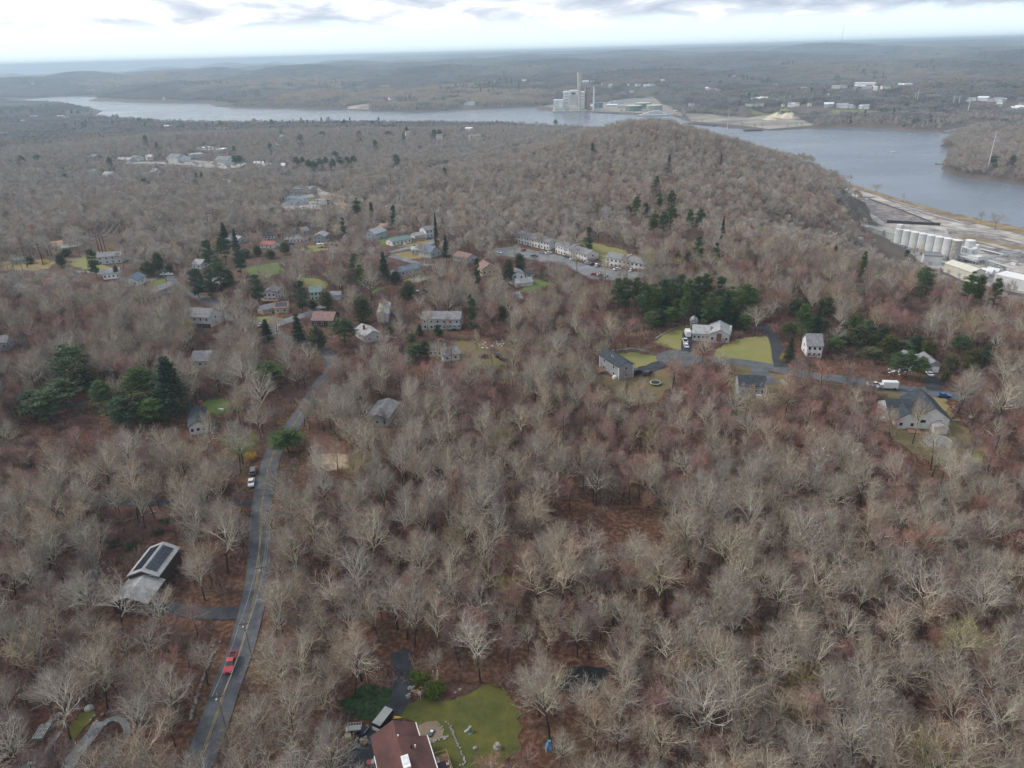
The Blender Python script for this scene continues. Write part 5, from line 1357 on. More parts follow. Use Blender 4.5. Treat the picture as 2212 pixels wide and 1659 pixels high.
# pipe bridges
wb('retaining_wall', 'b', (560, 118), (1200, 152), 1.2, 2.6, mat('dark_ditch', (0, 0, 0)), mat('dark_ditch', (0, 0, 0)), 'long dark retaining wall behind the silo row', 'wall', flat=True)
for q_, (x_, y_, l_) in enumerate([(640, 380, 'low grey hut left of the cream building'), (1750, 700, 'small pale hut by the pipe bridge'), (1900, 690, 'small white hut right of the lying tanks'), (2050, 620, 'pale shed out on the dark yard')]):
    wb('hut', 'b', (x_, y_), (x_ + 55, y_ + 12), 5, 3.5, (PALEG, SILO)[q_ % 2], RLIGHT, l_, 'hut', pitch=.3)
def pipe_rack(k, p1_, p2_, label, h=6):
    a, b = Vector((*atz(*S(k, *p1_), -67), -67)), Vector((*atz(*S(k, *p2_), -67), -67)); dv = b - a; L = dv.length
    r = empty('pipe_rack', a, math.atan2(dv.y, dv.x)); tag(r, label, 'pipe rack')
    m = MB()
    for j in (-1, 0, 1): m.tube((0, j, h), (L, j, h), .35, n=8)
    m.build('pipes', METAL, r); m = MB()
    for i in range(int(L / 9) + 1):
        for s in (-1.4, 1.4): m.box((i * 9, s, h / 2), (.35, .35, h))
        m.box((i * 9, 0, h - .5), (.3, 3, .3))
    m.build('trestles', METAL, r)
pipe_rack('b', (860, 440), (1560, 620), 'pipe bridge along the front of the silo row')
pipe_rack('b', (1600, 650), (2212, 520), 'pipe bridge climbing to the right edge of the works')
pipe_rack('b', (1760, 640), (2080, 750), 'pipe rack over the dark yard at the right')
pipe_rack('b', (1680, 450), (2010, 530), 'low pale pipe run right of the thin tank', 2)
r = empty('process_equipment', (*atz(*S('b', 960, 500), -67), -67), rzs); tag(r, 'tangle of pale process plant at the foot of the silos', 'machinery')
m = MB()
for i in range(46): m.box((rg.uniform(-26, 26), rg.uniform(-3, 3), rg.uniform(.8, 5)), (rg.uniform(.6, 3), rg.uniform(.6, 2), rg.uniform(.8, 3)), rg.random())
for i in range(20):
    x = rg.uniform(-26, 26); m.tube((x, rg.uniform(-3, 3), 1), (x + rg.uniform(-4, 4), rg.uniform(-3, 3), rg.uniform(3, 7)), .2, n=6)
m.build('frames', mat('pale_machinery', (.36, .35, .33), .7, .3, 1), r); MB().box((2, -1, 6), (1.6, 1.6, 1.6)).build('hoist', mat('yellow_machine', (.5, .36, .05), .6), r)

# ------------------------------------------------------------------ power station across the river
ST = atz(*S('a', 330, 640), -68)
_az = math.atan2(*ST); ST = (ST[0] + 22 * math.sin(_az), ST[1] + 22 * math.cos(_az))
SD = (math.hypot(*ST) * .91 + 79) / FPX / 13.27           # metres for one unit of the close-up
_sv = Vector((math.cos(_az), -math.sin(_az), 0)) * (270 * SD)
def stz(yb, yt): return (yb - yt) * SD * 1.02
r = empty('power_station', (ST[0], ST[1], -68), math.atan2(_sv.y, _sv.x)); tag(r, 'tall grey power station blocks on the far riverbank', 'power station')
CLAD = mat('grey_cladding', (.66, .66, .64), .7, .1, .02); CLAD2 = mat('darker_cladding', (.42, .42, .42), .7, .1, .02)
def pb(x0, x1, yb, yt, depth, y0=0, m_=None, name='block', rz=0):
    a, b = (x0 - 330) * SD, (x1 - 330) * SD
    return MB().box(((a + b) / 2, y0 + depth / 2, (640 - yt) * SD / 2 - 1), (b - a, depth, (640 - yt) * SD + 2)).build(name, m_ or CLAD, r)
pb(165, 620, 640, 634, 90, -26, mat('pale_platform', (.34, .32, .29), .9), 'platform'); pb(305, 400, 640, 405, 40, 22); pb(395, 495, 640, 395, 46, 24); pb(530, 590, 640, 415, 40, 30); pb(400, 480, 640, 450, 10, 14, CLAD2); pb(480, 535, 640, 430, 30, 34)
pb(180, 310, 640, 505, 38, 10); pb(385, 520, 640, 575, 22, 4, CREAM); pb(200, 340, 640, 600, 14, 0, mat('pale_green_cladding', (.42, .44, .36), .7)); pb(440, 555, 640, 605, 16, -6, mat('pale_green_cladding', (.42, .44, .36)))
for (a0, a1, ys, yy) in ((325, 375, (435, 470, 505, 545), 22), (190, 255, (520, 550, 580), 10), (545, 580, (440, 475, 510), 30)):
    for yv in ys:
        MB().box((((a0 + a1) / 2 - 330) * SD, yy - .3, (640 - yv) * SD), ((a1 - a0) * SD, .6, 14 * SD)).build('louvre_band', CLAD2, r)
MB().box(((440 - 330) * SD, 23, (640 - 430) * SD), (50 * SD, 3, 20 * SD)).build('duct_opening', BLACKM, r)
def stack(x, yt, r0, r1, m_, name, label, y0=-4, bands=(), cat='chimney', zb=-68, k='a', yb=600):
    p = Vector((ST[0], ST[1], -68)) + (_sv.normalized() * ((x - 330) * SD)) + Vector((-_sv.y, _sv.x, 0)).normalized() * y0
    h = CAMH + ray(*S(k, x, yt))[2] / math.hypot(*ray(*S(k, x, yt))[:2]) * math.hypot(p.x, p.y) + 68
    t = empty(name, p); tag(t, label, cat)
    MB().lathe([(r0, 0)] + [(r0 + (r1 - r0) * q / 10, h * q / 10) for q in range(1, 11)], 24).build('shaft', m_, t)
    for f in bands:
        rr = r0 + (r1 - r0) * f
        MB().lathe([(rr, h * f - 1.2), (rr + .5, h * f - 1.2), (rr + .5, h * f + 1.2), (rr, h * f + 1.2)], 24).build('band', CLAD2, t)
    MB().lathe([(r1, h), (r1 + .3, h + .2), (r1 + .3, h + 1.5), (r1 - .4, h + 1.5)], 24).build('rim', mat('sooty_tan', (.30, .26, .22), .8), t)
    return t
stack(517, 120, 5.9 * SD / .52 * .55 * 1.6, 8.6, mat('buff_concrete_stack', (.48, .43, .38), .85, .12, .05), 'smokestack', 'tall buff smokestack in front of the grey power station', -8, (.66, .33))
stack(600, 318, 2.6, 2.4, mat('pink_stack', (.36, .25, .22), .8), 'smokestack', 'slim pinkish stack behind the brick boiler house', 45)
stack(706, 305, 2.8, 2.2, TRIM, 'lattice_mast', 'thin white mast right of the power station', -2, (.9,), 'mast')
for i in (-1, 0, 1): pass
t = empty('boiler_house', Vector((ST[0], ST[1], -68)) + _sv.normalized() * ((635 - 330) * SD) + Vector((-_sv.y, _sv.x, 0)).normalized() * 40, math.atan2(_sv.y, _sv.x)); tag(t, 'old red brick boiler house right of the grey blocks', 'boiler house')
MB().box((0, 12, 28), (70 * SD, 24, 60)).build('wall', mat('dusty_brick', (.36, .24, .19), .9, .15, .1), t); MB().box((-30 * SD, -3, 28), (30 * SD, 14, 60)).build('frame_tower', mat('rust_steel', (.20, .11, .08), .9, .3, .3), t)
MB().box((0, 12, 58.6), (72 * SD, 25, 1.2)).build('roof', RGREY, t)
def sta(k, x, y, z=-68):
    return Vector((*atz(*S(k, x, y), z), z))
for nm, x, y, R_, h, m_, l in (('oil_tank', 1240, 630, 0, 0, 'g', 'round green oil tank with a pale lid, left of the big three'), ('oil_tank', 1370, 595, 0, 0, 'g', 'round green oil tank set behind the other two'), ('oil_tank', 1515, 625, 0, 0, 'w', 'round oil tank with pale streaked wall, right of three')):
    p = sta('a', x, y); d = math.hypot(p.x, p.y); R_ = 96 * d / (FPX * .99) / 4.424 / 3 * 1.0
    t = empty(nm, p); tag(t, l, 'oil tank', 'oil tanks on the far bank')
    gm_ = mat('green_tank_paint', (.13, .20, .17), .7, .12, .1) if m_ == 'g' else mat('streaked_tank_paint', (.36, .36, .30), .7, col2=(.22, .27, .23), scale=.15)
    MB().lathe([(R_, -1), (R_, R_ * .62)], 40).build('shell', gm_, t); MB().lathe([(R_ + .3, R_ * .62), (R_ + .3, R_ * .65), (R_ * .2, R_ * .70)], 40).build('roof', CREAM, t)
for x, y, R_, h, l in ((733, 595, 8, 19, 'blue green tank beside the white mast, left one'), (800, 590, 9, 18, 'blue green tank beside the white mast, right one')):
    p = sta('a', x, y); t = empty('oil_tank', p); tag(t, l, 'oil tank', 'oil tanks on the far bank')
    MB().lathe([(R_, -1), (R_, h)], 30).build('shell', mat('blue_green_tank', (.13, .22, .25), .7), t); MB().lathe([(R_ + .2, h), (R_ * .2, h + 1)], 30).build('roof', GREENW, t)
def far_box(name, k, x, y, w_, d_, h, wm, rm, label, cat, z=-68, pitch=.4, grp=None, dz=0):
    p = sta(k, x, y, z) if z is not None else A(k, x, y)
    rz = math.atan2(-p.x, p.y) + (hash_(x, y) - .5) * .8
    t = empty(name, (p.x, p.y, p.z + dz), rz); tag(t, label, cat, grp)
    block(t, -w_ / 2, 0, w_, d_, h, wm, rm, pitch=pitch, base=3, over=.6)
    q = Vector((p.x, p.y)).normalized(); v_ = Vector((-q.y, q.x)); pp = Vector((p.x, p.y)); wd_ = w_ * .5 + 20; ln = 55 if p.length > 1900 else 30
    if z is None: REGIONS.append((np.array([pp + q * 14 - v_ * wd_, pp + q * 14 + v_ * wd_, pp - q * ln + v_ * wd_ * .8, pp - q * ln - v_ * wd_ * .8]), True, .5))
    return t
def hash_(x, y): return (math.sin(x * 12.9898 + y * 78.233) * 43758.5453) % 1
far_box('shed', 'a', 650, 600, 34, 15, 8, CREAM, TRIM, 'pale shed at the foot of the white mast', 'shed')
far_box('shed', 'a', 950, 580, 40, 14, 7, PALEG, TRIM, 'pale low shed in the far tank yard', 'shed')
far_box('shed', 'a', 1100, 590, 40, 16, 5, PALEG, RLIGHT, 'low pale shed left of the green tanks', 'shed')
far_box('shed', 'a', 1865, 645, 44, 14, 3, TRIM, TRIM, 'white roof right of the ferry', 'shed')
t = empty('substation', sta('a', 1150, 530)); tag(t, 'pale blue switchyard behind the tank yard', 'substation')
m = MB(); 
for i in range(50): m.box((rg.uniform(-60, 60), rg.uniform(-30, 60), 5), (1.2, 1.2, rg.uniform(8, 16)))
for i in range(6): m.box((rg.uniform(-20, 20), rg.uniform(-30, 60), 11), (80, .8, .8))
m.build('frames', mat('pale_blue_steel', (.38, .45, .52), .6), t); MB().box((-40, 0, 3), (50, 20, 7)).build('control_house', PALEG, t)
# quay and ferry
def quay(k, a, b, label, wid=10, m_=None, h=3.0, z=WATER):
    p, q = sta(k, *a, z), sta(k, *b, z); dv = q - p
    t = empty('quay', p, math.atan2(dv.y, dv.x)); tag(t, label, 'quay')
    MB().box((dv.length / 2, 0, h / 2 - .5), (dv.length, wid, h)).build('deck', m_ or mat('dark_pier', (.07, .065, .075), .9, .3, .1), t)
    mm = MB()
    for i in range(int(dv.length / 8)): mm.tube((i * 8 + 2, -wid / 2 - .4, -2), (i * 8 + 2, -wid / 2 - .4, h + 1), .35, n=6)
    mm.build('piles', WOOD, t)
quay('a', (565, 640), (725, 618), 'dark quay right of the power station'); quay('a', (715, 655), (1040, 672), 'long dark jetty below the tank yard')
quay('V', (30, 800), (210, 818), 'dark jetty with trees at the sandy yard'); quay('V', (395, 850), (515, 846), 'dark barge mooring off the sandy yard')
quay('V', (1655, 855), (1770, 868), 'thin stone causeway across the inlet mouth', 8, STONE, 2.5)
quay('D', (1535, 108), (1590, 112), 'short wooden jetty on the wooded point', 2.5, WOOD, 1.6)
def boat(k, x, y, L, rz, label, name='boat', cat='boat', decks=2):
    p = sta(k, x, y, WATER); t = empty(name, p, rz); tag(t, label, cat)
    hw = L * (.085 if L > 30 else .15); n = 14; vs = []; fs = []
    for i in range(n):
        u = i / (n - 1) * 2 - 1; ww = hw * (1 - max(0, u) ** 3 * .96)
        vs += [(u * L / 2, -ww * .8, -.3), (u * L / 2, -ww, L * .045 + (.3 if u > .6 else 0)), (u * L / 2, ww, L * .045 + (.3 if u > .6 else 0)), (u * L / 2, ww * .8, -.3)]
    for i in range(n - 1):
        for j in range(4): fs.append((i * 4 + j, i * 4 + (j + 1) % 4, i * 4 + 4 + (j + 1) % 4, i * 4 + 4 + j))
    fs += [(0, 1, 2, 3), ((n - 1) * 4 + 3, (n - 1) * 4 + 2, (n - 1) * 4 + 1, (n - 1) * 4)]
    obj('hull', mesh_np('hull', np.array(vs), np.array(fs), [TRIM]), t)
    for d in range(decks):
        MB().box((-L * .04 - d * L * .05, 0, L * .045 + L * .022 + d * L * .04), (L * (.72 - d * .22), hw * (1.7 - .25 * d), L * .042)).build('deckhouse', TRIM, t)
        MB().box((-L * .04 - d * L * .05, 0, L * .045 + L * .024 + d * L * .04), (L * (.70 - d * .22), hw * (1.7 - .25 * d) + .1, L * .012)).build('window_band', GLASS, t)
    return t
rzf = math.atan2(_sv.y, _sv.x)
boat('a', 1490, 695, 88, rzf + math.pi, 'white ferry moored below the round oil tanks', 'ferry', 'ferry', 3)
boat('a', 1660, 690, 50, rzf + .15, 'smaller pale blue white vessel moored behind the ferry', 'ferry', 'ferry', 2)
boat('V', 1364, 985, 11, .2, 'white motorboat alone in the middle of the river', decks=1)
for i, (x, y, l) in enumerate([(1210, 860, 'tiny white boat nearest the middle of the far bank'), (1250, 826, 'tiny white boat tight against the far bank'), (1473, 868, 'tiny white boat left of the pair by the causeway'), (1507, 872, 'tiny white boat right of the pair by the causeway'), (1573, 834, 'tiny white boat beside the causeway root')]):
    boat('V', x, y, 8, .3 * i, l, decks=1)
boat('T', 1400, 760, 14, .2, 'small dark topped boat on the left reach of the river', decks=1); boat('T', 2155, 708, 22, .1, 'reddish workboat at the far left bank', decks=1)
# sand piles
for x, y, l, R_ in ((625, 755, 'pale sand pile on the left of the far yard', 30), (690, 760, 'pale sand pile on the right of the far yard', 34), (570, 775, 'greyer gravel heap beside the sand piles', 20)):
    p = sta('V', x, y, -67); d = math.hypot(p.x, p.y); bm = bmesh.new(); bmesh.ops.create_cone(bm, cap_ends=True, segments=28, radius1=R_, radius2=R_ * .25, depth=R_ * .36)
    bmesh.ops.subdivide_edges(bm, edges=bm.edges[:], cuts=2)
    for v in bm.verts: v.co.x *= 1 + .2 * math.sin(v.co.y * .2); v.co.z += rg.uniform(-.5, .5)
    me = bpy.data.meshes.new('sand_pile'); bm.to_mesh(me); bm.free(); me.materials.append(mat('clean_sand', (.55, .48, .36), .95, .12, .05) if 'sand' in l else STONE)
    o = obj('sand_pile', me); o.location = (p.x, p.y, -66.5 + R_ * .15); tag(o, l, 'sand pile', 'heaps on the far yard')
# far houses across the river: white specks
rgf = random.Random(5)
spots = [('U', 810, 683), ('U', 840, 683), ('U', 765, 575), ('U', 625, 518), ('U', 915, 545), ('U', 935, 545), ('U', 965, 545), ('U', 995, 530), ('U', 1070, 530), ('U', 1155, 530), ('U', 1185, 535), ('U', 1580, 542), ('U', 1628, 538), ('U', 1690, 552), ('U', 1740, 565), ('U', 1860, 562), ('U', 1885, 602), ('U', 1925, 560), ('U', 1970, 568), ('U', 2015, 560), ('U', 2080, 535), ('U', 335, 650),
         ('V', 280, 505), ('V', 330, 505), ('V', 600, 558), ('V', 780, 592), ('V', 815, 592), ('V', 935, 632), ('V', 990, 580), ('V', 1045, 572), ('V', 1120, 575), ('V', 1170, 578), ('V', 1205, 575), ('V', 1245, 585), ('V', 1247, 525), ('V', 1320, 580), ('V', 1400, 570), ('V', 1440, 565), ('V', 440, 660), ('V', 490, 657), ('V', 520, 655), ('V', 430, 692), ('V', 470, 693), ('V', 510, 690), ('V', 655, 695), ('V', 710, 695), ('V', 740, 690), ('V', 825, 690),
         ('V', 930, 698), ('V', 945, 695), ('V', 1030, 703), ('V', 1080, 703), ('V', 1105, 705), ('V', 1150, 708), ('V', 1175, 708), ('V', 1850, 658), ('V', 1885, 655), ('V', 1940, 655), ('V', 1990, 660), ('V', 2040, 662), ('V', 2080, 662), ('V', 2050, 693), ('V', 2145, 720), ('V', 2185, 715), ('V', 2190, 690),
         ('T', 12, 525), ('T', 40, 528), ('T', 210, 548), ('T', 255, 512), ('T', 570, 572), ('T', 600, 590), ('T', 650, 572), ('T', 700, 575), ('T', 1065, 648), ('T', 1455, 523), ('T', 1580, 525), ('T', 1100, 550), ('T', 1810, 457), ('T', 1000, 463), ('T', 740, 597), ('V', 683, 428), ('V', 975, 423), ('V', 1598, 403), ('V', 160, 585), ('V', 205, 592), ('V', 60, 690), ('V', 235, 596),
         ('T', 205, 768), ('T', 235, 770), ('T', 315, 758), ('T', 375, 770), ('T', 400, 768), ('T', 430, 740), ('T', 500, 745), ('T', 150, 800), ('T', 205, 862), ('T', 310, 865), ('T', 35, 888), ('T', 1090, 838), ('T', 1365, 860), ('T', 1435, 862), ('T', 425, 780), ('T', 460, 778), ('U', 435, 880), ('U', 625, 808), ('U', 825, 858), ('U', 1265, 815), ('U', 1310, 820), ('U', 1170, 818), ('U', 640, 905), ('U', 870, 910)]
def lab_dir(k, x, y):
    sx, sy = S(k, x, y)
    refs = [(1716, 250, 'the buff smokestack'), (1900, 330, 'the round oil tanks'), (2340, 345, 'the sand piles'), (2700, 260, 'the thin pale pylons'), (2960, 300, 'the inlet'), (1150, 320, 'the white house on the far shore'), (300, 270, 'the wooded point on the left'), (520, 340, 'the green hill left of the river'), (1400, 250, 'the light brown far slope'), (60, 240, 'the left edge'), (850, 410, 'the winding lane'), (1600, 380, 'the dark pine on the near bank'), (3000, 330, 'the right edge')]
    return min(refs, key=lambda r_: (r_[0] - sx) ** 2 + (r_[1] - sy) ** 2 * 3)[2]
seen = {}
wcols = [(WHITE, TRIM, 'white'), (WHITE, RLIGHT, 'white walled grey roofed'), (PALEG, TRIM, 'pale grey'), (CREAM, RGREY, 'cream'), (WHITE, RBROWN, 'brown roofed white')]
for i, (k, x, y) in enumerate(spots):
    wm, rm, cn = wcols[int(hash_(x, y) * 4.99)]
    ref = lab_dir(k, x, y); key = (cn, ref); seen[key] = seen.get(key, 0) + 1
    o_ = ['', 'next ', 'third ', 'fourth ', 'fifth ', 'sixth ', 'seventh ', 'eighth ', 'ninth ', 'tenth ', 'eleventh ', 'twelfth '][min(11, seen[key] - 1)]
    big = .75 + 1.6 * hash_(y, x) ** 2
    far_box('far_house', k, x, y, 13 * big, 9 * big, 6, wm, rm, f'{o_}{cn} distant house, by {ref}', 'house', z=None, grp='distant houses', dz=3.0)
far_box('far_hall', 'V', 1175, 570, 62, 26, 9, WHITE, TRIM, 'long white distant hall among trees beyond the river', 'hall', z=None, pitch=.1, dz=6)
far_box('far_hall', 'V', 1415, 570, 60, 14, 7, WHITE, TRIM, 'thin long white hall right of the bigger one', 'hall', z=None, pitch=.1, dz=6)
# water tower
p = A('U', 1177, 362); t = empty('water_tower', p); tag(t, 'white water tower bulb on the skyline', 'water tower')
MB().lathe([(4, 0), (3.2, 30), (12, 38), (15, 45), (12, 52), (3, 56)], 20).build('bulb', TRIM, t); MB().lathe([(15.3, 44), (15.3, 46)], 20).build('rim', METAL, t)
# ------------------------------------------------------------------ pylons and poles
PYL = mat('pale_pylon_steel', (.52, .52, .52), .6, .05)
def mono(k, xb, yb, xt, yt, label, arms=3, w_=1.1, m_=PYL, z=None, grp='steel pylons by the river'):
    p = sta(k, xb, yb, z) if z is not None else A(k, xb, yb)
    h = max(12, height_to(p, *S(k, xt, yt)))
    t = empty('pylon', p, math.atan2(-p.x, p.y)); tag(t, label, 'pylon', grp)
    MB().tube((0, 0, -4), (0, 0, h), w_, w_ * .35, n=10).build('mast', m_, t)
    for i in range(arms):
        MB().tube((-4.5, 0, h - 3 - i * 5), (4.5, 0, h - 3 - i * 5), .28, n=6).build('crossarm', m_, t)
    return t, p, h
py = []
for k, xb, yb, xt, yt, l, w_ in [('V', 1975, 1100, 2015, 850, 'tallest pale pylon on the wooded point', 1.2), ('V', 1842, 752, 1862, 630, 'pale pylon on the far shore left of the inlet', 1.6), ('V', 1513, 685, 1522, 580, 'pale pylon on the far shore, left of the two twins', 1.6), ('V', 1500, 672, 1508, 600, 'shorter pylon just behind the left twin', 1.4), ('V', 1785, 690, 1798, 615, 'faint pylon left of the inlet one', 1.4), ('V', 1750, 690, 1760, 620, 'faintest pylon of the inlet group', 1.4),
                          ('V', 1000, 660, 1005, 612, 'faint pylon above the sand piles', 1.3), ('V', 595, 650, 597, 603, 'faint pylon above the far field', 1.3), ('V', 575, 650, 577, 610, 'faint pylon left of its twin above the far field', 1.3), ('V', 287, 865, 293, 705, 'thin pylon rising behind the hill beside the river', 1.0)]:
    py.append(mono(k, xb, yb, xt, yt, l, w_=w_))
# tall mast on the skyline
t, p, h = mono('V', 1025, 300, 1042, 145, 'very thin radio mast against the sky', arms=0, w_=2.2, m_=mat('faint_mast', (.3, .28, .3), .8), grp='radio masts')
RUST = mat('rust_brown_pole', (.13, .055, .04), .85, .2, .3); DPOLE = mat('dark_wood_pole', (.075, .055, .045), .9, .2, .3)
WIRE = mat('aluminium_wire', (.30, .30, .30), .6)
def wire(a, b, sag, rad, label, grp='overhead wires'):
    m = MB(); prev = None; n = 10; o = Vector(a)
    for i in range(n + 1):
        t_ = i / n; q = Vector(a).lerp(Vector(b), t_) - o; q.z -= 4 * sag * t_ * (1 - t_)
        if prev is not None: m.tube(prev, q, rad, n=4, cap=False)
        prev = q
    ob = m.build('overhead_wire', WIRE); ob.location = o; tag(ob, label, 'wire', grp); return ob
def pole(k, xb, yb, xt, yt, label, rad=.35, m_=RUST, arms=2, name='power_pole', aw=3.0, grp='wooden and steel poles', hmin=8):
    p = A(k, xb, yb); h = max(hmin, height_to(p, *S(k, xt, yt)))
    t = empty(name, p, math.atan2(-p.x, p.y) + .3); tag(t, label, 'power pole', grp)
    MB().tube((0, 0, -.5), (0, 0, h), rad, rad * .6, n=8).build('post', m_, t)
    for i in range(arms): MB().box((0, 0, h - .8 - i * 2.4), (aw * 2, .22, .25)).build('crossarm', m_, t)
    return p, h
tri = [pole('A', 828, 848, 797, 680, 'left pole of the three rust brown ones', .4, aw=2.5), pole('A', 852, 848, 825, 700, 'middle pole of the three rust brown ones', .4, aw=2.5), pole('A', 880, 852, 850, 712, 'right pole of the three rust brown ones', .4, aw=2.5)]
duo = [pole('A', 229, 975, 168, 770, 'left one of two long leaning brown poles', .38), pole('A', 360, 955, 310, 770, 'right one of two long leaning brown poles', .38)]
mid_ = [pole('A', 930, 700, 920, 620, 'left dark pole top over the grey wood'), pole('A', 992, 690, 985, 615, 'right dark pole top over the grey wood')]
mid2 = [pole('A', 1745, 700, 1712, 520, 'thin dark pole left of the spruce pair', .3), pole('A', 1790, 660, 1762, 490, 'thin dark pole right of the first one', .3)]
hill1 = [pole('B', 1316, 385, 1300, 203, 'tallest rust brown pole under the hillside lines', .5), pole('B', 1337, 383, 1330, 250, 'shorter rust pole beside the tallest one', .45), pole('B', 1162, 370, 1155, 275, 'brown pole left of the tallest pair', .4), pole('B', 1185, 365, 1180, 275, 'brown pole second left of the tallest pair', .4)]
hill2 = [pole('B', 1628, 195, 1622, 105, 'rust pole midway up the hillside line', .45), pole('B', 1645, 193, 1640, 80, 'taller rust pole midway up the hillside line', .45), pole('B', 1710, 180, 1705, 95, 'rust pole right of the midway pair', .45)]
hill3 = [pole('U', 1342, 915, 1341, 845, 'dark pole on the hill shoulder, left one', .5), pole('U', 1390, 910, 1389, 835, 'dark pole on the hill shoulder, right one', .5)]
hill4 = [pole('U', 1719, 785, 1718, 742, 'dark pole on the hill crest, left one', .5, hmin=14), pole('U', 1763, 780, 1762, 745, 'dark pole on the hill crest, right one', .5, hmin=14)]
subp = [pole('d', 990, 620, 945, 330, 'black pole in front of the substation shed', .3, DPOLE), pole('d', 740, 830, 705, 500, 'black pole in the brush below the substation', .3, DPOLE), pole('d', 368, 890, 370, 580, 'ivy dark pole left of the substation brush', .45, DPOLE)]
pole('d', 1190, 640, 1155, 370, 'thick brown lattice pole at the right corner of the substation', 1.1, RUST, 3)
for q, (k, xb, yb, xt, yt, l) in enumerate([('d', 295, 1190, 262, 965, 'street pole with a white lamp left of the white ranch'), ('d', 35, 1130, 38, 900, 'pale pole by the houses at the wood edge'), ('C', 652, 720, 652, 655, 'pale pole with a white box by the leftmost apartments'), ('A', 1385, 1105, 1370, 960, 'roadside pole beside the junction'),
        ('A', 70, 1000, 55, 930, 'short dark pole at the left edge of the field'), ('A', 430, 880, 420, 800, 'short dark pole beside the tan house'), ('A', 290, 930, 265, 860, 'short pole between the two long brown ones'), ('d', 1330, 250, 1320, 60, 'dark roadside pole on the service road'), ('d', 800, 1160, 805, 950, 'thin pole by the pale green yard')]):
    pole(k, xb, yb, xt, yt, l, .2, DPOLE if q % 2 else mat('grey_wood_pole', (.25, .23, .21), .9), 1, aw=1.2)
n = 0
lines = [(duo, tri, 'left field'), (tri, mid_, 'grey wood'), (subp[:2], hill1[:2], 'service road'), (hill1[:2], hill2[:2], 'lower hillside'), (hill2[:2], hill3, 'upper hillside'), (hill3, hill4, 'hill shoulder')]
for a_, b_, nm in lines:
    for i in range(2):
        (p, h), (q, g_) = a_[min(i, len(a_) - 1)], b_[min(i, len(b_) - 1)]
        for j, (dx, hh) in enumerate(((-2.3, -.6), (2.3, -.6), (0, -3.0))):
            wire((p.x + dx, p.y, p.z + h + hh), (q.x + dx, q.y, q.z + g_ + hh), 3, .05 + .00006 * p.length, f"{('first', 'second')[i]} line's {('left', 'right', 'lower')[j]} wire over the {nm}")
# roadside poles of the main road with wires
rp = []
for q, (x, y, l) in enumerate([(1405, 1440, 'roadside pole nearest the camera beside the road'), (1560, 980, 'roadside pole by the red pickup'), (1655, 620, 'roadside pole opposite the dark driveway'), (1690, 250, 'roadside pole farther up the wide road')]):
    p = A('I', x, y); t = empty('power_pole', p, r1 + math.pi / 2); tag(t, l, 'power pole', 'poles along the main road')
    MB().tube((0, 0, -.5), (0, 0, 10.5), .17, .12, n=8).build('post', mat('grey_wood_pole', (0, 0, 0)), t); MB().box((0, 0, 9.8), (2.4, .12, .14)).build('crossarm', DPOLE, t); MB().tube((.3, 0, 8.2), (.3, 0, 9.1), .22, n=10).build('transformer', METAL, t); rp.append(p)
for i in range(3):
    for j, (d_, z_) in enumerate(((-1, 9.9), (1, 9.9), (0, 8.0))):
        a_, b_ = rp[i], rp[i + 1]
        wire((a_.x + d_ * math.cos(r1 + 1.57), a_.y + d_ * math.sin(r1 + 1.57), a_.z + z_), (b_.x + d_ * math.cos(r1 + 1.57), b_.y + d_ * math.sin(r1 + 1.57), b_.z + z_), .7, .03, f"{('left', 'right', 'lower')[j]} roadside wire, {('nearest', 'middle', 'farthest')[i]} span along the main road")
# near substation
t = empty('substation', A('d', 560, 480)); tag(t, 'pale blue substation gantries in the gravel yard', 'substation')
m = MB(); u_ = (A('d', 700, 480) - A('d', 380, 480)); u_.z = 0; v_ = Vector((-u_.y, u_.x, 0)) * .5
for i in range(7):
    for j in range(4):
        q = u_ * (i / 6 - .5) + v_ * (j / 3 - .3); m.box((q.x, q.y, 4), (.45, .45, 8 + (i % 2) * 5))
        if i: m.tube((q.x, q.y, 7.5), (q.x - u_.x / 6, q.y - u_.y / 6, 7.5), .25, n=5)
m.build('gantry', mat('pale_blue_steel', (0, 0, 0)), t); m = MB()
for i in range(10):
    q = u_ * (rg.random() - .5) + v_ * (rg.random() - .3); m.box((q.x, q.y, 1.8), (3.2, 2.4, 3.4), rg.random()); m.tube((q.x, q.y, 3), (q.x, q.y, 5), .3, n=6)
m.build('transformers', PALEG, t)
r, L = house('d', (865, 550), (1045, 540), 12, 5, WHITE, RGREY, 'white control house with a grey roof in the substation', cat='control house', name='control_house', nwin=3, nside=0, flat=True)
r, L = house('d', (1060, 570), (1155, 560), 14, 5, GREYW, RGREY, 'grey shed next to the substation control house', cat='shed', name='shed', nwin=0, nside=0, pitch=.4)

# junk in the yard, sheds, left garden frames -------------------------------------------------------
for x, y, kd, l in ((2020, 567, 'sedan', 'black wreck of a car behind the white garage'), (2105, 645, 'suv', 'black tangle of a wrecked car, lower one in the yard'), (1940, 617, 'sedan', 'dark wreck nearest the white garage'), (2050, 606, 'sedan', 'small dark wreck in the middle of the junk yard')):
    car(kd, PB, 'F', x, y, x * .01, l, 'wrecks in the brown yard')
def heap(k, x, y, n_, R_, mm, label, name='junk_heap', cat='junk'):
    p = A(k, x, y); t = empty(name, p); tag(t, label, cat); g2 = random.Random(int(x + y))
    for j, mt in enumerate(mm):
        m = MB()
        for i in range(n_): m.box((g2.gauss(0, R_ * .5), g2.gauss(0, R_ * .3), g2.uniform(.1, .7)), (g2.uniform(.2, 1.4), g2.uniform(.2, .7), g2.uniform(.1, .6)), g2.random() * 3)
        m.build(('scrap', 'boards')[j % 2], mt, t)
heap('F', 2010, 508, 22, 7, [TRIM, WOOD], 'strip of white and brown scrap along the brush')
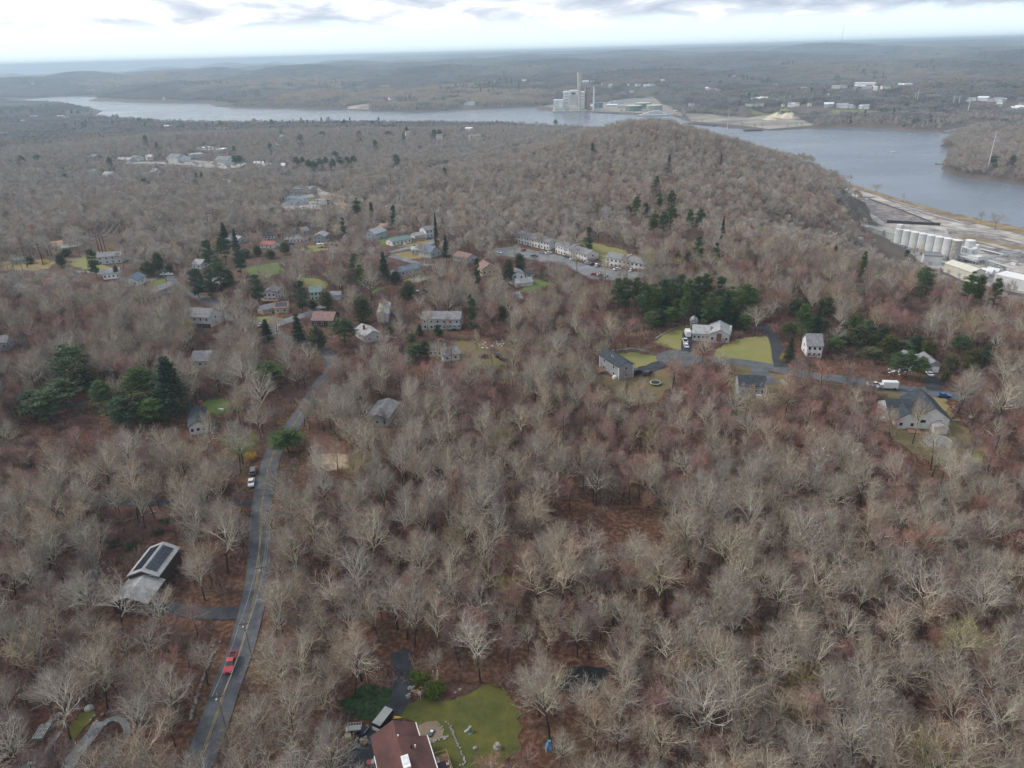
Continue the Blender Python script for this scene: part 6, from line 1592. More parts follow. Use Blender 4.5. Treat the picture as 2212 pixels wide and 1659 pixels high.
heap('F', 1160, 455, 12, 4, [TRIM, BRICK], 'brown and white clutter behind the pale grey house')
heap('G', 665, 790, 10, 2.5, [WOOD, STONE], 'low pile of grey branches below the trampoline', 'brush_pile', 'brush pile')
heap('G', 305, 600, 8, 1.5, [TRIM, METAL], 'white clutter at the corner of the grey gable house')
heap('H', 800, 1185, 12, 3, [TRIM, METAL], 'pale clutter and boat left of the white house')
heap('H', 960, 700, 14, 5, [TRIM, METAL], 'white clutter between the pine trunks')
heap('E', 1835, 775, 4, 1.3, [TRIM, TRIM], 'white bench and table on the dark lawn')
heap('J', 870, 690, 8, 2.0, [STONE, WOOD], 'garden clutter between drive and shrub bed')
heap('J', 470, 1060, 6, 1.5, [STONE, WOOD], 'stones and pots at the edge of the dark drive')
r = empty('propane_tank', pt('G', 870, 538), .3); tag(r, 'white mailbox like drum at the turning circle', 'mailbox'); MB().tube((0, 0, 0), (0, 0, 1.1), .06, n=6).build('post', WOOD, r); MB().tube((-.3, 0, 1.2), (.3, 0, 1.2), .2, n=10).build('box', TRIM, r)
# white garden frames at the bottom left
def frame_bed(p1_, p2_, wid, n_, label):
    a, b = pt('h', *p1_), pt('h', *p2_); L = (b - a).length; t = empty('cold_frame', a, rot_to(a, b)); tag(t, label, 'cold frame')
    MB().box((L / 2, 0, .35), (L, wid, .7)).build('box', GREYW, t)
    m = MB()
    for i in range(n_): m.box((L / 2, -wid / 2 + wid * i / (n_ - 1), .78), (L, .07, .08))
    for i in range(4): m.box((L * i / 3, 0, .80), (.08, wid, .08))
    m.build('frame', TRIM, t)
frame_bed((300, 790), (450, 560), 1.9, 5, 'white slatted frame at the bottom left, near piece')
frame_bed((470, 560), (680, 375), .7, 3, 'narrow white slatted frame beyond the near piece')
road('garden_path', W('h', [(760, 1300), (900, 1050), (1060, 850), (1230, 650), (1330, 480)]), 2.6, mat('grey_gravel', (.22, .23, .24), .95, .25, .6, detail=8), .2, 'grey gravel path at the bottom left', shift=0)
road('garden_path', W('h', [(1600, 940), (1720, 800), (1790, 680), (1770, 560), (1700, 460), (1580, 420), (1450, 460), (1380, 540)]), 1.3, mat('grey_gravel', (0, 0, 0)), .2)
road('garden_path', W('h', [(330, 1100), (480, 900), (680, 640)]), .9, mat('grey_gravel', (0, 0, 0)), .2)
road('garden_path', W('h', [(1340, 1300), (1500, 1070), (1600, 950)]), .9, mat('grey_gravel', (0, 0, 0)), .2)
sheet('lawn', W('h', [(860, 500), (1000, 340), (1180, 260), (1260, 330), (1180, 480), (900, 780), (780, 640)]), LAWD, .13, .4, 3)
e1, e2 = Vector((*atz(*S('h', 60, 1160), 3), 0)), Vector((*atz(*S('h', 370, 1180), 3), 0))
t = empty('shed', (e1.x, e1.y, 0), rot_to(e1, e2)); tag(t, 'grey green roof corner at the bottom left edge', 'shed')
_L = (e2 - e1).length
block(t, 0, -7, _L, 6.4, 2.6, GREENW, RGREEN, 'y', .5); MB().box((_L * .55, -.4, 3.4), (1.2, .4, 1.0)).build('vent', TRIM, t)
r = empty('grey_boulder', pt('h', 1150, 260)); r.name = 'boulder_cover'; tag(r, 'pale blue grey covered mound at the bottom left garden', 'covered mound'); MB().lathe([(.9, 0), (.8, .5), (.4, .85), (.1, .9)], 12).build('cover', PALEG, r); MB().box((0, 0, .1), (2, .2, .1)).build('rope', TRIM, r)
# ------------------------------------------------------------------ bare trees
BARK = mat('dark_bark', (.050, .042, .036), .95, .35, 1.5)
LIMB = {'grey': mat('lichened_limb', (.55, .51, .41), .95, .25, .8, rnd=.15), 'rose': mat('brown_limb', (.38, .33, .27), .95, .25, .8, rnd=.15), 'tan': mat('buff_limb', (.56, .50, .39), .95, .25, .8, rnd=.12), 'dark': mat('dark_limb', (.17, .145, .13), .95, .25, .8, rnd=.15)}
LIMB['bud'] = LIMB['tan']
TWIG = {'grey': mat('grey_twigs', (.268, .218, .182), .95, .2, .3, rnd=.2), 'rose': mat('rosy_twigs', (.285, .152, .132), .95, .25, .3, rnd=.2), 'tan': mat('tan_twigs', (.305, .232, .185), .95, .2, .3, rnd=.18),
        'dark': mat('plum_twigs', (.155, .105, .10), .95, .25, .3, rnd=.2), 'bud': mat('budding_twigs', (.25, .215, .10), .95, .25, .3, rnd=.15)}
def unit(v):
    return v / (np.linalg.norm(v, axis=-1, keepdims=True) + 1e-9)
def grow(rs, pos, dr, ln, r0, k, wob, up, taper=.35):
    N = len(pos); nodes = [pos]; rad = [r0]; p, d = pos, dr
    for i in range(k):
        d = unit(d + rs.normal(0, wob, (N, 3)) + np.array([0, 0, up]))
        p = p + d * (ln / k)[:, None]; nodes.append(p); rad.append(r0 * (1 - (1 - taper) * (i + 1) / k))
    return np.stack(nodes, 1), np.stack(rad, 1)
def spawn(rs, nodes, rad, n, t0, a0, a1, t1=1.0):
    N, K = nodes.shape[:2]
    t = (t0 + (t1 - t0) * (np.arange(n)[None] + rs.rand(N, n)) / n) * (K - 1)
    i = np.clip(t.astype(int), 0, K - 2); f = (t - i)[..., None]
    ix = np.arange(N)[:, None]
    A0, B0 = nodes[ix, i], nodes[ix, i + 1]
    P = (A0 * (1 - f) + B0 * f).reshape(-1, 3)
    D = unit((B0 - A0).reshape(-1, 3))
    R = (rad[ix, i] * (1 - f[..., 0]) + rad[ix, i + 1] * f[..., 0]).reshape(-1)
    q = rs.normal(0, 1, D.shape); q = unit(q - (q * D).sum(-1, keepdims=True) * D)
    an = np.radians(a0 + (a1 - a0) * rs.rand(len(D)))[:, None]
    return P, D * np.cos(an) + q * np.sin(an), R, (t / (K - 1)).reshape(-1)
def tubes(nodes, rad, m):
    """tapering limbs; m = 2 gives flat ribbons"""
    N, K = nodes.shape[:2]
    T = unit(nodes[:, -1] - nodes[:, 0]); ref = np.where(np.abs(T[:, 2:3]) > .8, [[1., 0, 0]], [[0, 0, 1.]])
    a = unit(np.cross(T, ref)); b = np.cross(T, a)
    if m == 2:
        th = np.random.RandomState(N).rand(N, 1) * 3.14
        a = a * np.cos(th) + b * np.sin(th)
        V = np.stack([nodes - a[:, None] * rad[..., None], nodes + a[:, None] * rad[..., None]], 2)
    else:
        V = np.stack([nodes + (a * math.cos(6.2832 * q / m) + b * math.sin(6.2832 * q / m))[:, None] * rad[..., None] for q in range(m)], 2)
    V = V.reshape(-1, 3); base = (np.arange(N) * K * m)[:, None, None]
    k = (np.arange(K - 1) * m)[None, :, None]; q = np.arange(1 if m == 2 else m)[None, None]; q2 = (q + 1) % m
    F = np.stack([base + k + q, base + k + q2, base + k + m + q2, base + k + m + q], -1).reshape(-1, 4)
    return V, F
class Acc:
    def __init__(s): s.V, s.F, s.M, s.n = [], [], [], 0
    def add(s, VF, mi):
        V, F = VF; s.V.append(V); s.F.append(F + s.n); s.M.append(np.full(len(F), mi)); s.n += len(V); return s
    def mesh(s, name, mats):
        return mesh_np(name, np.vstack(s.V), [np.vstack(s.F)], mats, np.concatenate(s.M))
def bare_tree(seed, H, spread, kind, lod, form='round'):
    """trunk and crown meshes of a leafless tree"""
    rs = np.random.RandomState(seed)
    fork = H * rs.uniform(.26, .40) if form != 'pole' else H * .5
    r0 = H * .0125
    tn, tr = grow(rs, np.zeros((1, 3)), np.array([[rs.normal(0, .03), rs.normal(0, .03), 1.]]), np.array([H * (.55 if form != 'pole' else .85)]), np.array([r0]), 7, .035, .05, .45)
    tr[:, 0] *= 1.35
    trunk = Acc(); crown = Acc()
    trunk.add(tubes(tn, tr, (8, 5)[lod > 0]), 0)
    sp = {'round': (32, 70), 'vase': (18, 48), 'pole': (25, 55)}[form]
    n1 = {0: 9, 1: 6}[min(lod, 1)] if form != 'pole' else 9
    P, D, R, t = spawn(rs, tn, tr, n1, fork / (H * .55) * .92 if form != 'pole' else .45, *sp)
    L = H * spread * (1.15 - .45 * t) * rs.uniform(.8, 1.15, len(P))
    b1, q1 = grow(rs, P, D, L, R * .78, 5 if lod == 0 else 3, .13, .07, .30)
    # leaders
    if form != 'pole':
        P2, D2 = np.repeat(tn[:, -1], 3, 0), unit(rs.normal(0, .42, (3, 3)) + np.array([0, 0, 1.]))
        bb, qq = grow(rs, P2, D2, np.full(3, H * .30), np.full(3, tr[0, -1] * .75), 5 if lod == 0 else 3, .12, .06, .3)
        b1, q1 = np.vstack([b1, bb]), np.vstack([q1, qq])
    crown.add(tubes(b1, q1, 5 if lod == 0 else 3), 0)
    l1 = np.linalg.norm(b1[:, -1] - b1[:, 0], axis=1)
    n2 = 7 if lod == 0 else 5
    P, D, R, t = spawn(rs, b1, q1, n2, .25, 28, 58)
    L = np.repeat(l1, n2) * (.62 - .25 * t) * rs.uniform(.7, 1.2, len(P))
    b2, q2 = grow(rs, P, D, L, R * .72, 4 if lod == 0 else 2, .16, .09, .3)
    if lod == 0: crown.add(tubes(b2, q2, 3), 0)
    else: crown.add(tubes(b2, np.maximum(q2, .045), 2), 0)
    n3 = 6
    P, D, R, t = spawn(rs, b2, q2, n3, .2, 25, 55)
    L = np.repeat(L, n3) * (.62 - .2 * t) * rs.uniform(.7, 1.25, len(P)) + .25
    if lod == 0:
        b3, q3 = grow(rs, P, D, L, np.maximum(R * .6, .015), 3, .18, .08, .5)
        crown.add(tubes(b3[::2], q3[::2] * 1.2, 2), 0); crown.add(tubes(b3[1::2], q3[1::2], 2), 1)
        n4 = 4
        P, D, R, t = spawn(rs, b3, q3, n4, .15, 22, 50)
        L = np.repeat(L, n4) * .55 * rs.uniform(.6, 1.3, len(P)) + .22
        b4, q4 = grow(rs, P, D, L, np.full(len(P), .014), 1, .15, .12, .45)
        crown.add(tubes(b4, q4, 2), 1)
    else:
        b3, q3 = grow(rs, P, D, L * 1.1, np.full(len(P), .050), 1, .15, .08, .5)
        crown.add(tubes(b3, q3, 2), 1)
        P, D, R, t = spawn(rs, b3, q3, 3, .3, 20, 50)
        b4, q4 = grow(rs, P, D, rs.uniform(.5, 1.1, len(P)), np.full(len(P), .055), 1, .1, .1, .5)
        crown.add(tubes(b4, q4, 2), 1)
    return trunk, crown
def merged(tr_, cr_):
    a = Acc()
    for V, F, M in zip(tr_.V, tr_.F, tr_.M): pass
    a.V = tr_.V + cr_.V; off = tr_.n
    a.F = tr_.F + [f + off for f in cr_.F]; a.M = tr_.M + [m + 1 for m in cr_.M]; a.n = tr_.n + cr_.n
    return a
SHAPES = []            # (kind, height, trunk mesh, crown mesh, joined mesh)
spec = [('grey', 17, .41, 'round'), ('grey', 19, .38, 'round'), ('grey', 18, .40, 'vase'), ('grey', 15, .45, 'round'), ('grey', 20, .34, 'vase'), ('rose', 14, .34, 'round'), ('rose', 13, .32, 'vase'), ('rose', 15, .30, 'pole'),
        ('tan', 16, .36, 'round'), ('tan', 18, .33, 'vase'), ('dark', 13, .36, 'round'), ('dark', 14, .32, 'pole'), ('bud', 15, .36, 'round')]
KINDI = {}
for i, (kd, H, sp_, fm) in enumerate(spec):
    t_, c_ = bare_tree(40 + i, H, sp_, kd, 0, fm)
    SHAPES.append((kd, H, t_.mesh('trunk', [BARK]), c_.mesh('crown', [LIMB[kd], TWIG[kd]]), merged(t_, c_).mesh('bare_tree', [BARK, LIMB[kd], TWIG[kd]])))
    KINDI.setdefault(kd, []).append(i)
FARSH = []
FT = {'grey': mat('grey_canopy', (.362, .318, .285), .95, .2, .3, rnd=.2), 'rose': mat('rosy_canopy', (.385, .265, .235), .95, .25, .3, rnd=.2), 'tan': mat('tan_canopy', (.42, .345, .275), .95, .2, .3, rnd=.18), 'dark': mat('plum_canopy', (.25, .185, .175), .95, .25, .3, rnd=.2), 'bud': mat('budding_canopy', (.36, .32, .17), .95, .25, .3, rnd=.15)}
FKI = {}
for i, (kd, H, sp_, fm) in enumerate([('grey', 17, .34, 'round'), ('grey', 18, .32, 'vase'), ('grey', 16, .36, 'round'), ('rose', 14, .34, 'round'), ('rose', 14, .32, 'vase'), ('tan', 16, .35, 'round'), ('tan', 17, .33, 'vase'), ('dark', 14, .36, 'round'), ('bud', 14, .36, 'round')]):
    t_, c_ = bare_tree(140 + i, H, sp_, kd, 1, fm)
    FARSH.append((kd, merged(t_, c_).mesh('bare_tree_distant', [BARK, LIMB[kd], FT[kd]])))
    FKI.setdefault(kd, []).append(i)

# ------------------------------------------------------------------ evergreens
NEED = {'pine': mat('pine_needles', (.062, .100, .030), .8, .45, .35, rnd=.15), 'spruce': mat('spruce_needles', (.032, .056, .030), .85, .45, .35, rnd=.15), 'cedar': mat('cedar_foliage', (.075, .078, .032), .85, .45, .4, rnd=.15), 'bluepine': mat('blue_green_needles', (.055, .095, .046), .8, .4, .35, rnd=.12), 'shrub': mat('green_shrub_leaves', (.075, .11, .020), .8, .4, 1.0, rnd=.12), 'gold': mat('forsythia_blossom', (.50, .33, .03), .8, .3, 1.0), 'ivy': mat('ivy_leaves', (.025, .055, .022), .8, .4, .6)}
def tufts(rs, C, R_, n, size, flat=.5, upb=.4):
    """n small needle sprays round each centre"""
    N = len(C)
    P = np.repeat(C, n, 0) + rs.normal(0, 1, (N * n, 3)) * np.repeat(R_, n)[:, None] * np.array([1, 1, flat]) * .5
    u = unit(rs.normal(0, 1, P.shape) * [1, 1, .5] + [0, 0, upb * .3]); v = unit(np.cross(u, rs.normal(0, 1, P.shape)))
    s = size * rs.uniform(.6, 1.3, (len(P), 1))
    V = np.stack([P - u * s, P + v * s * .42, P + u * s, P - v * s * .42], 1).reshape(-1, 3)
    F = np.arange(len(P) * 4).reshape(-1, 4)
    return V, F
def evergreen(seed, H, Rm, kind, lod=0):
    rs = np.random.RandomState(seed); tr_, cr_ = Acc(), Acc()
    tn, tr = grow(rs, np.zeros((1, 3)), np.array([[0, 0, 1.]]), np.array([H * .96]), np.array([H * .014]), 6, .015, .1, .12)
    tr_.add(tubes(tn, tr, 7), 0)
    n = {'pine': 34, 'bluepine': 34, 'spruce': 64, 'cedar': 46}[kind] // (1 if not lod else 2)
    z = np.sort(rs.uniform(.16 if kind != 'pine' else .25, .98, n)); ph = np.arange(n) * 2.399 + rs.rand(n)
    if kind in ('pine', 'bluepine'):
        prof = np.interp(z, [.16, .3, .55, .8, .93, 1], [.55, .85, 1, .72, .42, .15]) * rs.uniform(.6, 1.12, n)
        zup = .22
    elif kind == 'spruce':
        prof = np.interp(z, [.1, .2, 1], [.92, 1, .04]) * rs.uniform(.8, 1.1, n); zup = -.12
    else:
        prof = np.interp(z, [.1, .35, .7, 1], [.75, 1, .7, .1]) * rs.uniform(.75, 1.1, n); zup = .5
    L = Rm * prof
    P = np.stack([0 * z, 0 * z, z * H], 1)
    D = unit(np.stack([np.cos(ph), np.sin(ph), np.full(n, zup)], 1))
    b, q = grow(rs, P, D, L, np.full(n, .07) * (.4 + prof), 3, .06, .03 if kind != 'spruce' else -.03, .3)
    cr_.add(tubes(b, q, 3), 0)
    m = (7 if kind in ('pine', 'bluepine') else 7) if not lod else 4
    t0 = .30 if kind != 'pine' else .38
    C, _, _, t = spawn(rs, b, q, m, t0, 20, 50)
    spread_ = (np.repeat(L, m) * .24 + .25)
    C = C + rs.normal(0, 1, C.shape) * spread_[:, None] * [1, 1, .35] * .5
    if kind in ('pine', 'bluepine'):
        cr_.add(tufts(rs, C, np.full(len(C), 1.25), 24 if not lod else 12, .36 if not lod else .6, .45), 1)
    elif kind == 'spruce':
        cr_.add(tufts(rs, C, spread_ * 1.1 + .3, 16 if not lod else 9, .36 if not lod else .6, .6), 1)
    else:
        cr_.add(tufts(rs, C, np.full(len(C), 1.2), 18 if not lod else 10, .32 if not lod else .55, 1.0), 1)
    top = np.array([[0, 0, H * .97]]); cr_.add(tufts(rs, top, np.array([.8]), 20, .3, 1.2), 1)
    return tr_, cr_
EV = {}
for kd, H, Rm, ns in (('pine', 18, 5.4, 4), ('spruce', 20, 4.6, 2), ('cedar', 10, 3.2, 2), ('bluepine', 16, 5.0, 2)):
    for i in range(ns):
        t_, c_ = evergreen(300 + len(EV) * 7, H * (1 + .04 * i), Rm, kd)
        EV.setdefault(kd, []).append((H * (1 + .04 * i), Rm, t_.mesh('trunk', [BARK]), c_.mesh('crown', [BARK, NEED[kd]])))
EVF = []
for i in range(3):
    t_, c_ = evergreen(390 + i, (16, 15, 18)[i], (5, 5.5, 4)[i], ('pine', 'bluepine', 'spruce')[i], 1)
    EVF.append(merged(t_, c_).mesh('distant_pine', [BARK, BARK, NEED[('pine', 'bluepine', 'spruce')[i]]]))
EVNAME = {'pine': ('pine_tree', 'pine'), 'bluepine': ('pine_tree', 'pine'), 'spruce': ('spruce_tree', 'spruce'), 'cedar': ('cedar_tree', 'cedar')}
rge = random.Random(77)
EVC = 0
def ever(k, x, yb, yt, wpx, kd, label):
    """an evergreen standing where its foot shows at (x, yb), reaching up to row yt, wpx wide in the close-up"""
    global EVC
    p = A(k, x, yb); h = max(5.0, height_to(p, *S(k, x, yt)))
    lo = 17.5 if kd != 'cedar' else 14.0
    if math.hypot(p.x, p.y) > 340 and h < lo and (kd != 'cedar' or math.hypot(p.x, p.y) > 600):
        h = lo; p = A(k, x, yt, lo)          # its foot is hidden by nearer trees: stand it where its top shows
    d = math.hypot(p.x, p.y, CAMH - p.z)
    wid = wpx / ZOOM[k][2] / 3 / FPX * (p.y * _cp + (CAMH - p.z) * _sp)
    H0, R0, tm, cm = EV[kd][EVC % len(EV[kd])]; EVC += 1
    t = empty(EVNAME[kd][0], (p.x, p.y, p.z - .2), rge.uniform(0, 6.28)); sc = wid / (2 * R0)
    t.scale = (sc, sc, h / H0); tag(t, label, EVNAME[kd][1], 'evergreen trees')
    obj('trunk', tm, t); obj('crown', cm, t)
    EVPOS.append((p.x, p.y, wid / 2))
    return t
EVPOS = []
for a_ in [('E', 640, 590, 215, 330, 'pine', 'broad dark pine, topmost of the left pine group'), ('E', 430, 880, 600, 340, 'pine', 'wide bright green pine at the lower left of the group'), ('E', 480, 720, 505, 190, 'pine', 'green pine between the broad dark one and the lower one'),
           ('E', 1210, 730, 405, 290, 'pine', 'green pine directly left of the great dark spruce'), ('E', 1470, 840, 305, 330, 'spruce', 'great dark spruce, tallest on the left side'), ('E', 1040, 920, 660, 270, 'bluepine', 'round dark pine below the spruce and its neighbour'), ('E', 1070, 700, 570, 170, 'cedar', 'small dark cedar between two pines at the left'),
           ('F', 165, 860, 655, 290, 'pine', 'round dark pine above the grey road bend'), ('F', 320, 1400, 1205, 300, 'pine', 'bright green pine overhanging the left side of the road'), ('F', 795, 520, 290, 230, 'pine', 'green pine just left of the pale grey house'), ('F', 155, 510, 290, 120, 'spruce', 'slim spruce left of its wider twin by the side street'),
           ('F', 420, 530, 245, 150, 'spruce', 'dark columnar spruce by the side street'), ('F', 570, 560, 365, 150, 'cedar', 'dark cedar right of the columnar spruce'), ('F', 640, 210, 65, 120, 'cedar', 'round brown green cedar beside the pale green house'), ('F', 400, 150, -20, 140, 'bluepine', 'tall ragged pine at the left end of the pale field'),
           ('F', 935, 320, 110, 170, 'cedar', 'dark cedar under the great grey crown'), ('F', 1310, 150, 5, 130, 'cedar', 'brown cedar right of the red maple'), ('F', 1380, 630, 500, 180, 'pine', 'yellow green pine left of the black roofed house'), ('F', 1450, 610, 480, 110, 'cedar', 'dark cedar touching the black roofed house'),
           ('F', 1335, 500, 415, 110, 'pine', 'small dark pine above the yellow green one'), ('F', 1565, 450, 345, 100, 'bluepine', 'green pine in front of the long grey house'), ('F', 1410, 430, 340, 70, 'spruce', 'slim dark conifer left of the long grey house'), ('F', 1840, 250, 130, 90, 'bluepine', 'blue green conifer left of the wood above the junk yard'),
           ('F', 520, 215, 160, 80, 'cedar', 'small round bush by the pale green house'), ('F', 1160, 440, 380, 70, 'cedar', 'dark shrubby conifer right of the pale grey house'), ('F', 2085, 290, 190, 80, 'cedar', 'brownish conifer in the wood above the junk yard'),
           ('A', 1600, 1230, 985, 160, 'bluepine', 'tall blue green pine beside the road at the junction'), ('A', 1845, 1200, 890, 180, 'pine', 'tall dark pine over the red house'), ('A', 1700, 960, 750, 120, 'bluepine', 'pale green pine above the taller junction pine'), ('A', 1835, 835, 720, 130, 'pine', 'dark pine on the far side of the pale roofs'),
           ('A', 1240, 1050, 925, 120, 'cedar', 'round olive cedar left of the junction'), ('A', 515, 970, 860, 80, 'cedar', 'dark ragged conifer in the left field'), ('A', 545, 880, 838, 110, 'cedar', 'dark green bush at the tan house'), ('A', 250, 945, 885, 80, 'cedar', 'round dark bush between two long poles'),
           ('A', 740, 970, 830, 110, 'bluepine', 'thin light green pine left of the grey split level'), ('A', 975, 1060, 960, 50, 'cedar', 'ivy wrapped stump right of the white porch'), ('A', 1410, 1010, 950, 60, 'cedar', 'dark shrub at the junction corner'), ('A', 1930, 720, 650, 70, 'spruce', 'dark conifer at the roadside wood'), ('A', 1840, 690, 600, 90, 'spruce', 'tall faint spruce behind the pale roof'),
           ('A', 2140, 880, 800, 70, 'cedar', 'dark bush left of the rust red roof'), ('A', 2020, 890, 830, 120, 'cedar', 'row of dark shrubs below the pale grey house'), ('A', 300, 115, 40, 100, 'pine', 'dark pine in the far left wood'), ('A', 165, 100, 45, 70, 'pine', 'blue green pine far left of its darker neighbour'), ('A', 900, 100, 55, 45, 'pine', 'little dark pine left of the shopping strip'), ('A', 515, 200, 150, 45, 'cedar', 'small dark conifer in the far left wood'),
           ('A', 1200, 270, 235, 120, 'cedar', 'low dark evergreens in the far wood, left part'), ('A', 1980, 90, 45, 70, 'pine', 'dark pine at the right end of the shops'), ('A', 1940, 100, 50, 60, 'pine', 'second dark pine at the right end of the shops'), ('A', 1620, 210, 180, 35, 'pine', 'small pine under the shops'), ('A', 1665, 215, 180, 35, 'pine', 'second small pine under the shops'),
           ('B', 435, 865, 765, 90, 'cedar', 'round dark tree on the lawn before the white ranch'), ('B', 310, 900, 830, 90, 'cedar', 'dark bush right of the rust red roof'), ('B', 100, 880, 820, 90, 'cedar', 'dark bushes left of the rust red roof'), ('B', 200, 860, 790, 60, 'cedar', 'ivy covered stump below the rust red roof'), ('B', 1000, 1020, 860, 130, 'pine', 'bright green pine, left of two by the tall spruce'), ('B', 1045, 1100, 950, 100, 'pine', 'green pine in front of its brighter neighbour'),
           ('B', 1262, 1110, 840, 110, 'spruce', 'tall dark spruce above the navy roofed house'), ('B', 1350, 1110, 1010, 100, 'cedar', 'dark broad bush at the light blue ranch'), ('B', 1690, 830, 515, 44, 'spruce', 'very tall ivy clad column of a tree'), ('B', 1755, 860, 705, 80, 'spruce', 'dark spruce right of the ivy clad column'),
           ('B', 1012, 495, 400, 75, 'pine', 'lone green pine on the dirt bank by the service road'), ('B', 1138, 475, 440, 40, 'cedar', 'small green bush right of the lone pine'), ('B', 1320, 545, 460, 60, 'bluepine', 'dark pine at the wood below the service road'), ('B', 900, 620, 560, 50, 'bluepine', 'small dark pine below the dirt track'), ('B', 1750, 190, 135, 38, 'pine', 'small green tree on the hillside clearing'),
           ('B', 545, 720, 650, 60, 'cedar', 'dark pine behind the white ranch'), ('B', 1250, 650, 590, 50, 'cedar', 'dark conifer behind the pale blue house'), ('B', 1460, 1200, 1090, 100, 'cedar', 'brown green cedar right of the red maple crown'), ('B', 1600, 1230, 1090, 70, 'cedar', 'rusty brown cedar at the silver crown'), ('B', 1960, 1290, 1200, 60, 'bluepine', 'blue green conifer at the wood edge'),
           ('C', 350, 1120, 920, 100, 'cedar', 'dark arborvitae left of the tall white house'), ('C', 440, 1030, 870, 110, 'cedar', 'great dark cedar above the tall white house'), ('C', 80, 1030, 900, 70, 'bluepine', 'green conifer right of the pinkish house'), ('C', 640, 1080, 970, 80, 'cedar', 'dark bush at the end of the bright lawn'), ('C', 1020, 760, 640, 80, 'bluepine', 'dark pine behind the middle apartment row'),
           ('C', 1580, 285, 215, 70, 'pine', 'green pine high in the hillside wood'), ('C', 1605, 380, 335, 50, 'pine', 'green pine left of the round one on the hillside'), ('C', 1705, 400, 335, 80, 'pine', 'round green pine on the hillside'), ('C', 1415, 450, 385, 80, 'pine', 'green pine in the fold of the hillside'), ('C', 1700, 560, 455, 120, 'pine', 'layered green pine in the valley group'),
           ('C', 1560, 590, 505, 90, 'pine', 'green pine at the left of the valley group'), ('C', 1640, 590, 510, 90, 'pine', 'green pine in the middle of the valley group'), ('C', 1860, 600, 490, 70, 'pine', 'green pine left of its twin beyond the valley group'), ('C', 1945, 600, 490, 100, 'pine', 'broad green pine right of its twin'), ('C', 2137, 600, 545, 42, 'spruce', 'small cone shaped spruce alone in the wood'),
           ('C', 2080, 880, 770, 70, 'bluepine', 'tall green pine above the bare grove'), ('C', 2050, 950, 880, 50, 'cedar', 'small dark cedar under the tall green pine'), ('C', 1835, 925, 870, 60, 'cedar', 'bright green bush at the end of the apartment lawn'), ('C', 1755, 915, 865, 60, 'cedar', 'dark bush at the end of the apartment lawn'), ('C', 1930, 790, 720, 90, 'bluepine', 'pale green pine in the bare wood'),
           ('C', 1100, 540, 460, 60, 'cedar', 'dark conifer in the hillside grove, left one'), ('C', 1225, 535, 440, 60, 'cedar', 'dark conifer in the hillside grove, middle one'), ('C', 1345, 540, 470, 60, 'cedar', 'dark conifer in the hillside grove, right one'), ('C', 1480, 560, 440, 60, 'cedar', 'dark conifer before the valley group'), ('C', 1685, 85, 50, 35, 'cedar', 'small dark tree near the hill crest'), ('C', 2110, 70, 30, 38, 'cedar', 'small dark tree high at the right of the hill'),
           ('D', 120, 1170, 1020, 200, 'pine', 'bright green pine at the right end of the big pine stand'), ('D', 530, 1190, 1110, 80, 'cedar', 'dark cedar in the rosy wood'), ('D', 935, 1350, 1260, 120, 'cedar', 'olive cedar in the rosy wood'), ('D', 1480, 980, 895, 160, 'pine', 'spreading bright green pine above the forest before the works'), ('D', 1830, 1030, 925, 110, 'pine', 'green pine by the lying tanks'), ('D', 1900, 1060, 965, 90, 'cedar', 'dark cedar by the lying tanks'), ('D', 2030, 1055, 975, 95, 'pine', 'green pine before the white flat roofed block'),
           ('D', 2140, 110, 35, 50, 'pine', 'dark pine on the wooded point, right one'), ('D', 1990, 95, 35, 70, 'pine', 'dark pines on the wooded point'), ('D', 785, 760, 730, 36, 'cedar', 'small dark cedar by the works road'), ('D', 1330, 845, 760, 60, 'bluepine', 'dark pine beside the cream building'), ('D', 1010, 810, 770, 50, 'pine', 'green bush beside the cream annex'),
           ('G', 1840, 300, 190, 140, 'cedar', 'olive tree right of the black drive'), ('G', 1840, 520, 300, 100, 'spruce', 'dark conifer right of the black drive'), ('G', 2110, 250, 150, 120, 'cedar', 'dark green tree above the dormered house'),
           ('H', 30, 60, -40, 110, 'cedar', 'dark cedar at the wood above the dormered house'), ('H', 210, 140, 20, 90, 'spruce', 'slim dark spruce left of the round grey crowns'), ('H', 540, 350, 155, 140, 'pine', 'dark green pine right of the round grey crown'), ('H', 490, 470, 350, 170, 'cedar', 'dark spreading evergreen below the grey crown'), ('H', 720, 480, 350, 120, 'cedar', 'dark evergreen thicket left of the brown wood'),
           ('H', 930, 760, 500, 200, 'pine', 'dark pine, left of the three before the hidden house'), ('H', 1040, 770, 500, 180, 'pine', 'dark pine, middle of the three before the hidden house'), ('H', 1180, 790, 560, 180, 'pine', 'dark pine, right of the three before the hidden house'), ('H', 1480, 700, 540, 140, 'cedar', 'yellow green cedar behind the tall sycamore'), ('H', 1690, 680, 485, 160, 'cedar', 'dark round cedar right of the yellow green one'), ('H', 690, 590, 500, 240, 'cedar', 'low green thicket above the white trucks'),
           ('H', 1420, 830, 690, 90, 'cedar', 'dark yew beside the hidden garage'), ('H', 1650, 730, 560, 90, 'cedar', 'dark conifer behind the sycamore branches'),
           ('U', 1628, 965, 930, 28, 'cedar', 'small dark tree alone on the hill'), ('U', 1388, 820, 775, 34, 'pine', 'dark pine standing out against the river'), ('U', 300, 895, 850, 80, 'pine', 'dark pine cluster near the left bank'), ('U', 425, 875, 815, 40, 'spruce', 'pointed dark spruce near the left bank'), ('U', 400, 893, 868, 30, 'pine', 'small dark pine below the pointed spruce'), ('U', 215, 940, 905, 34, 'pine', 'small blue green pine near the left bank'), ('U', 350, 1040, 1000, 50, 'pine', 'round green pine on the slope to the river'),
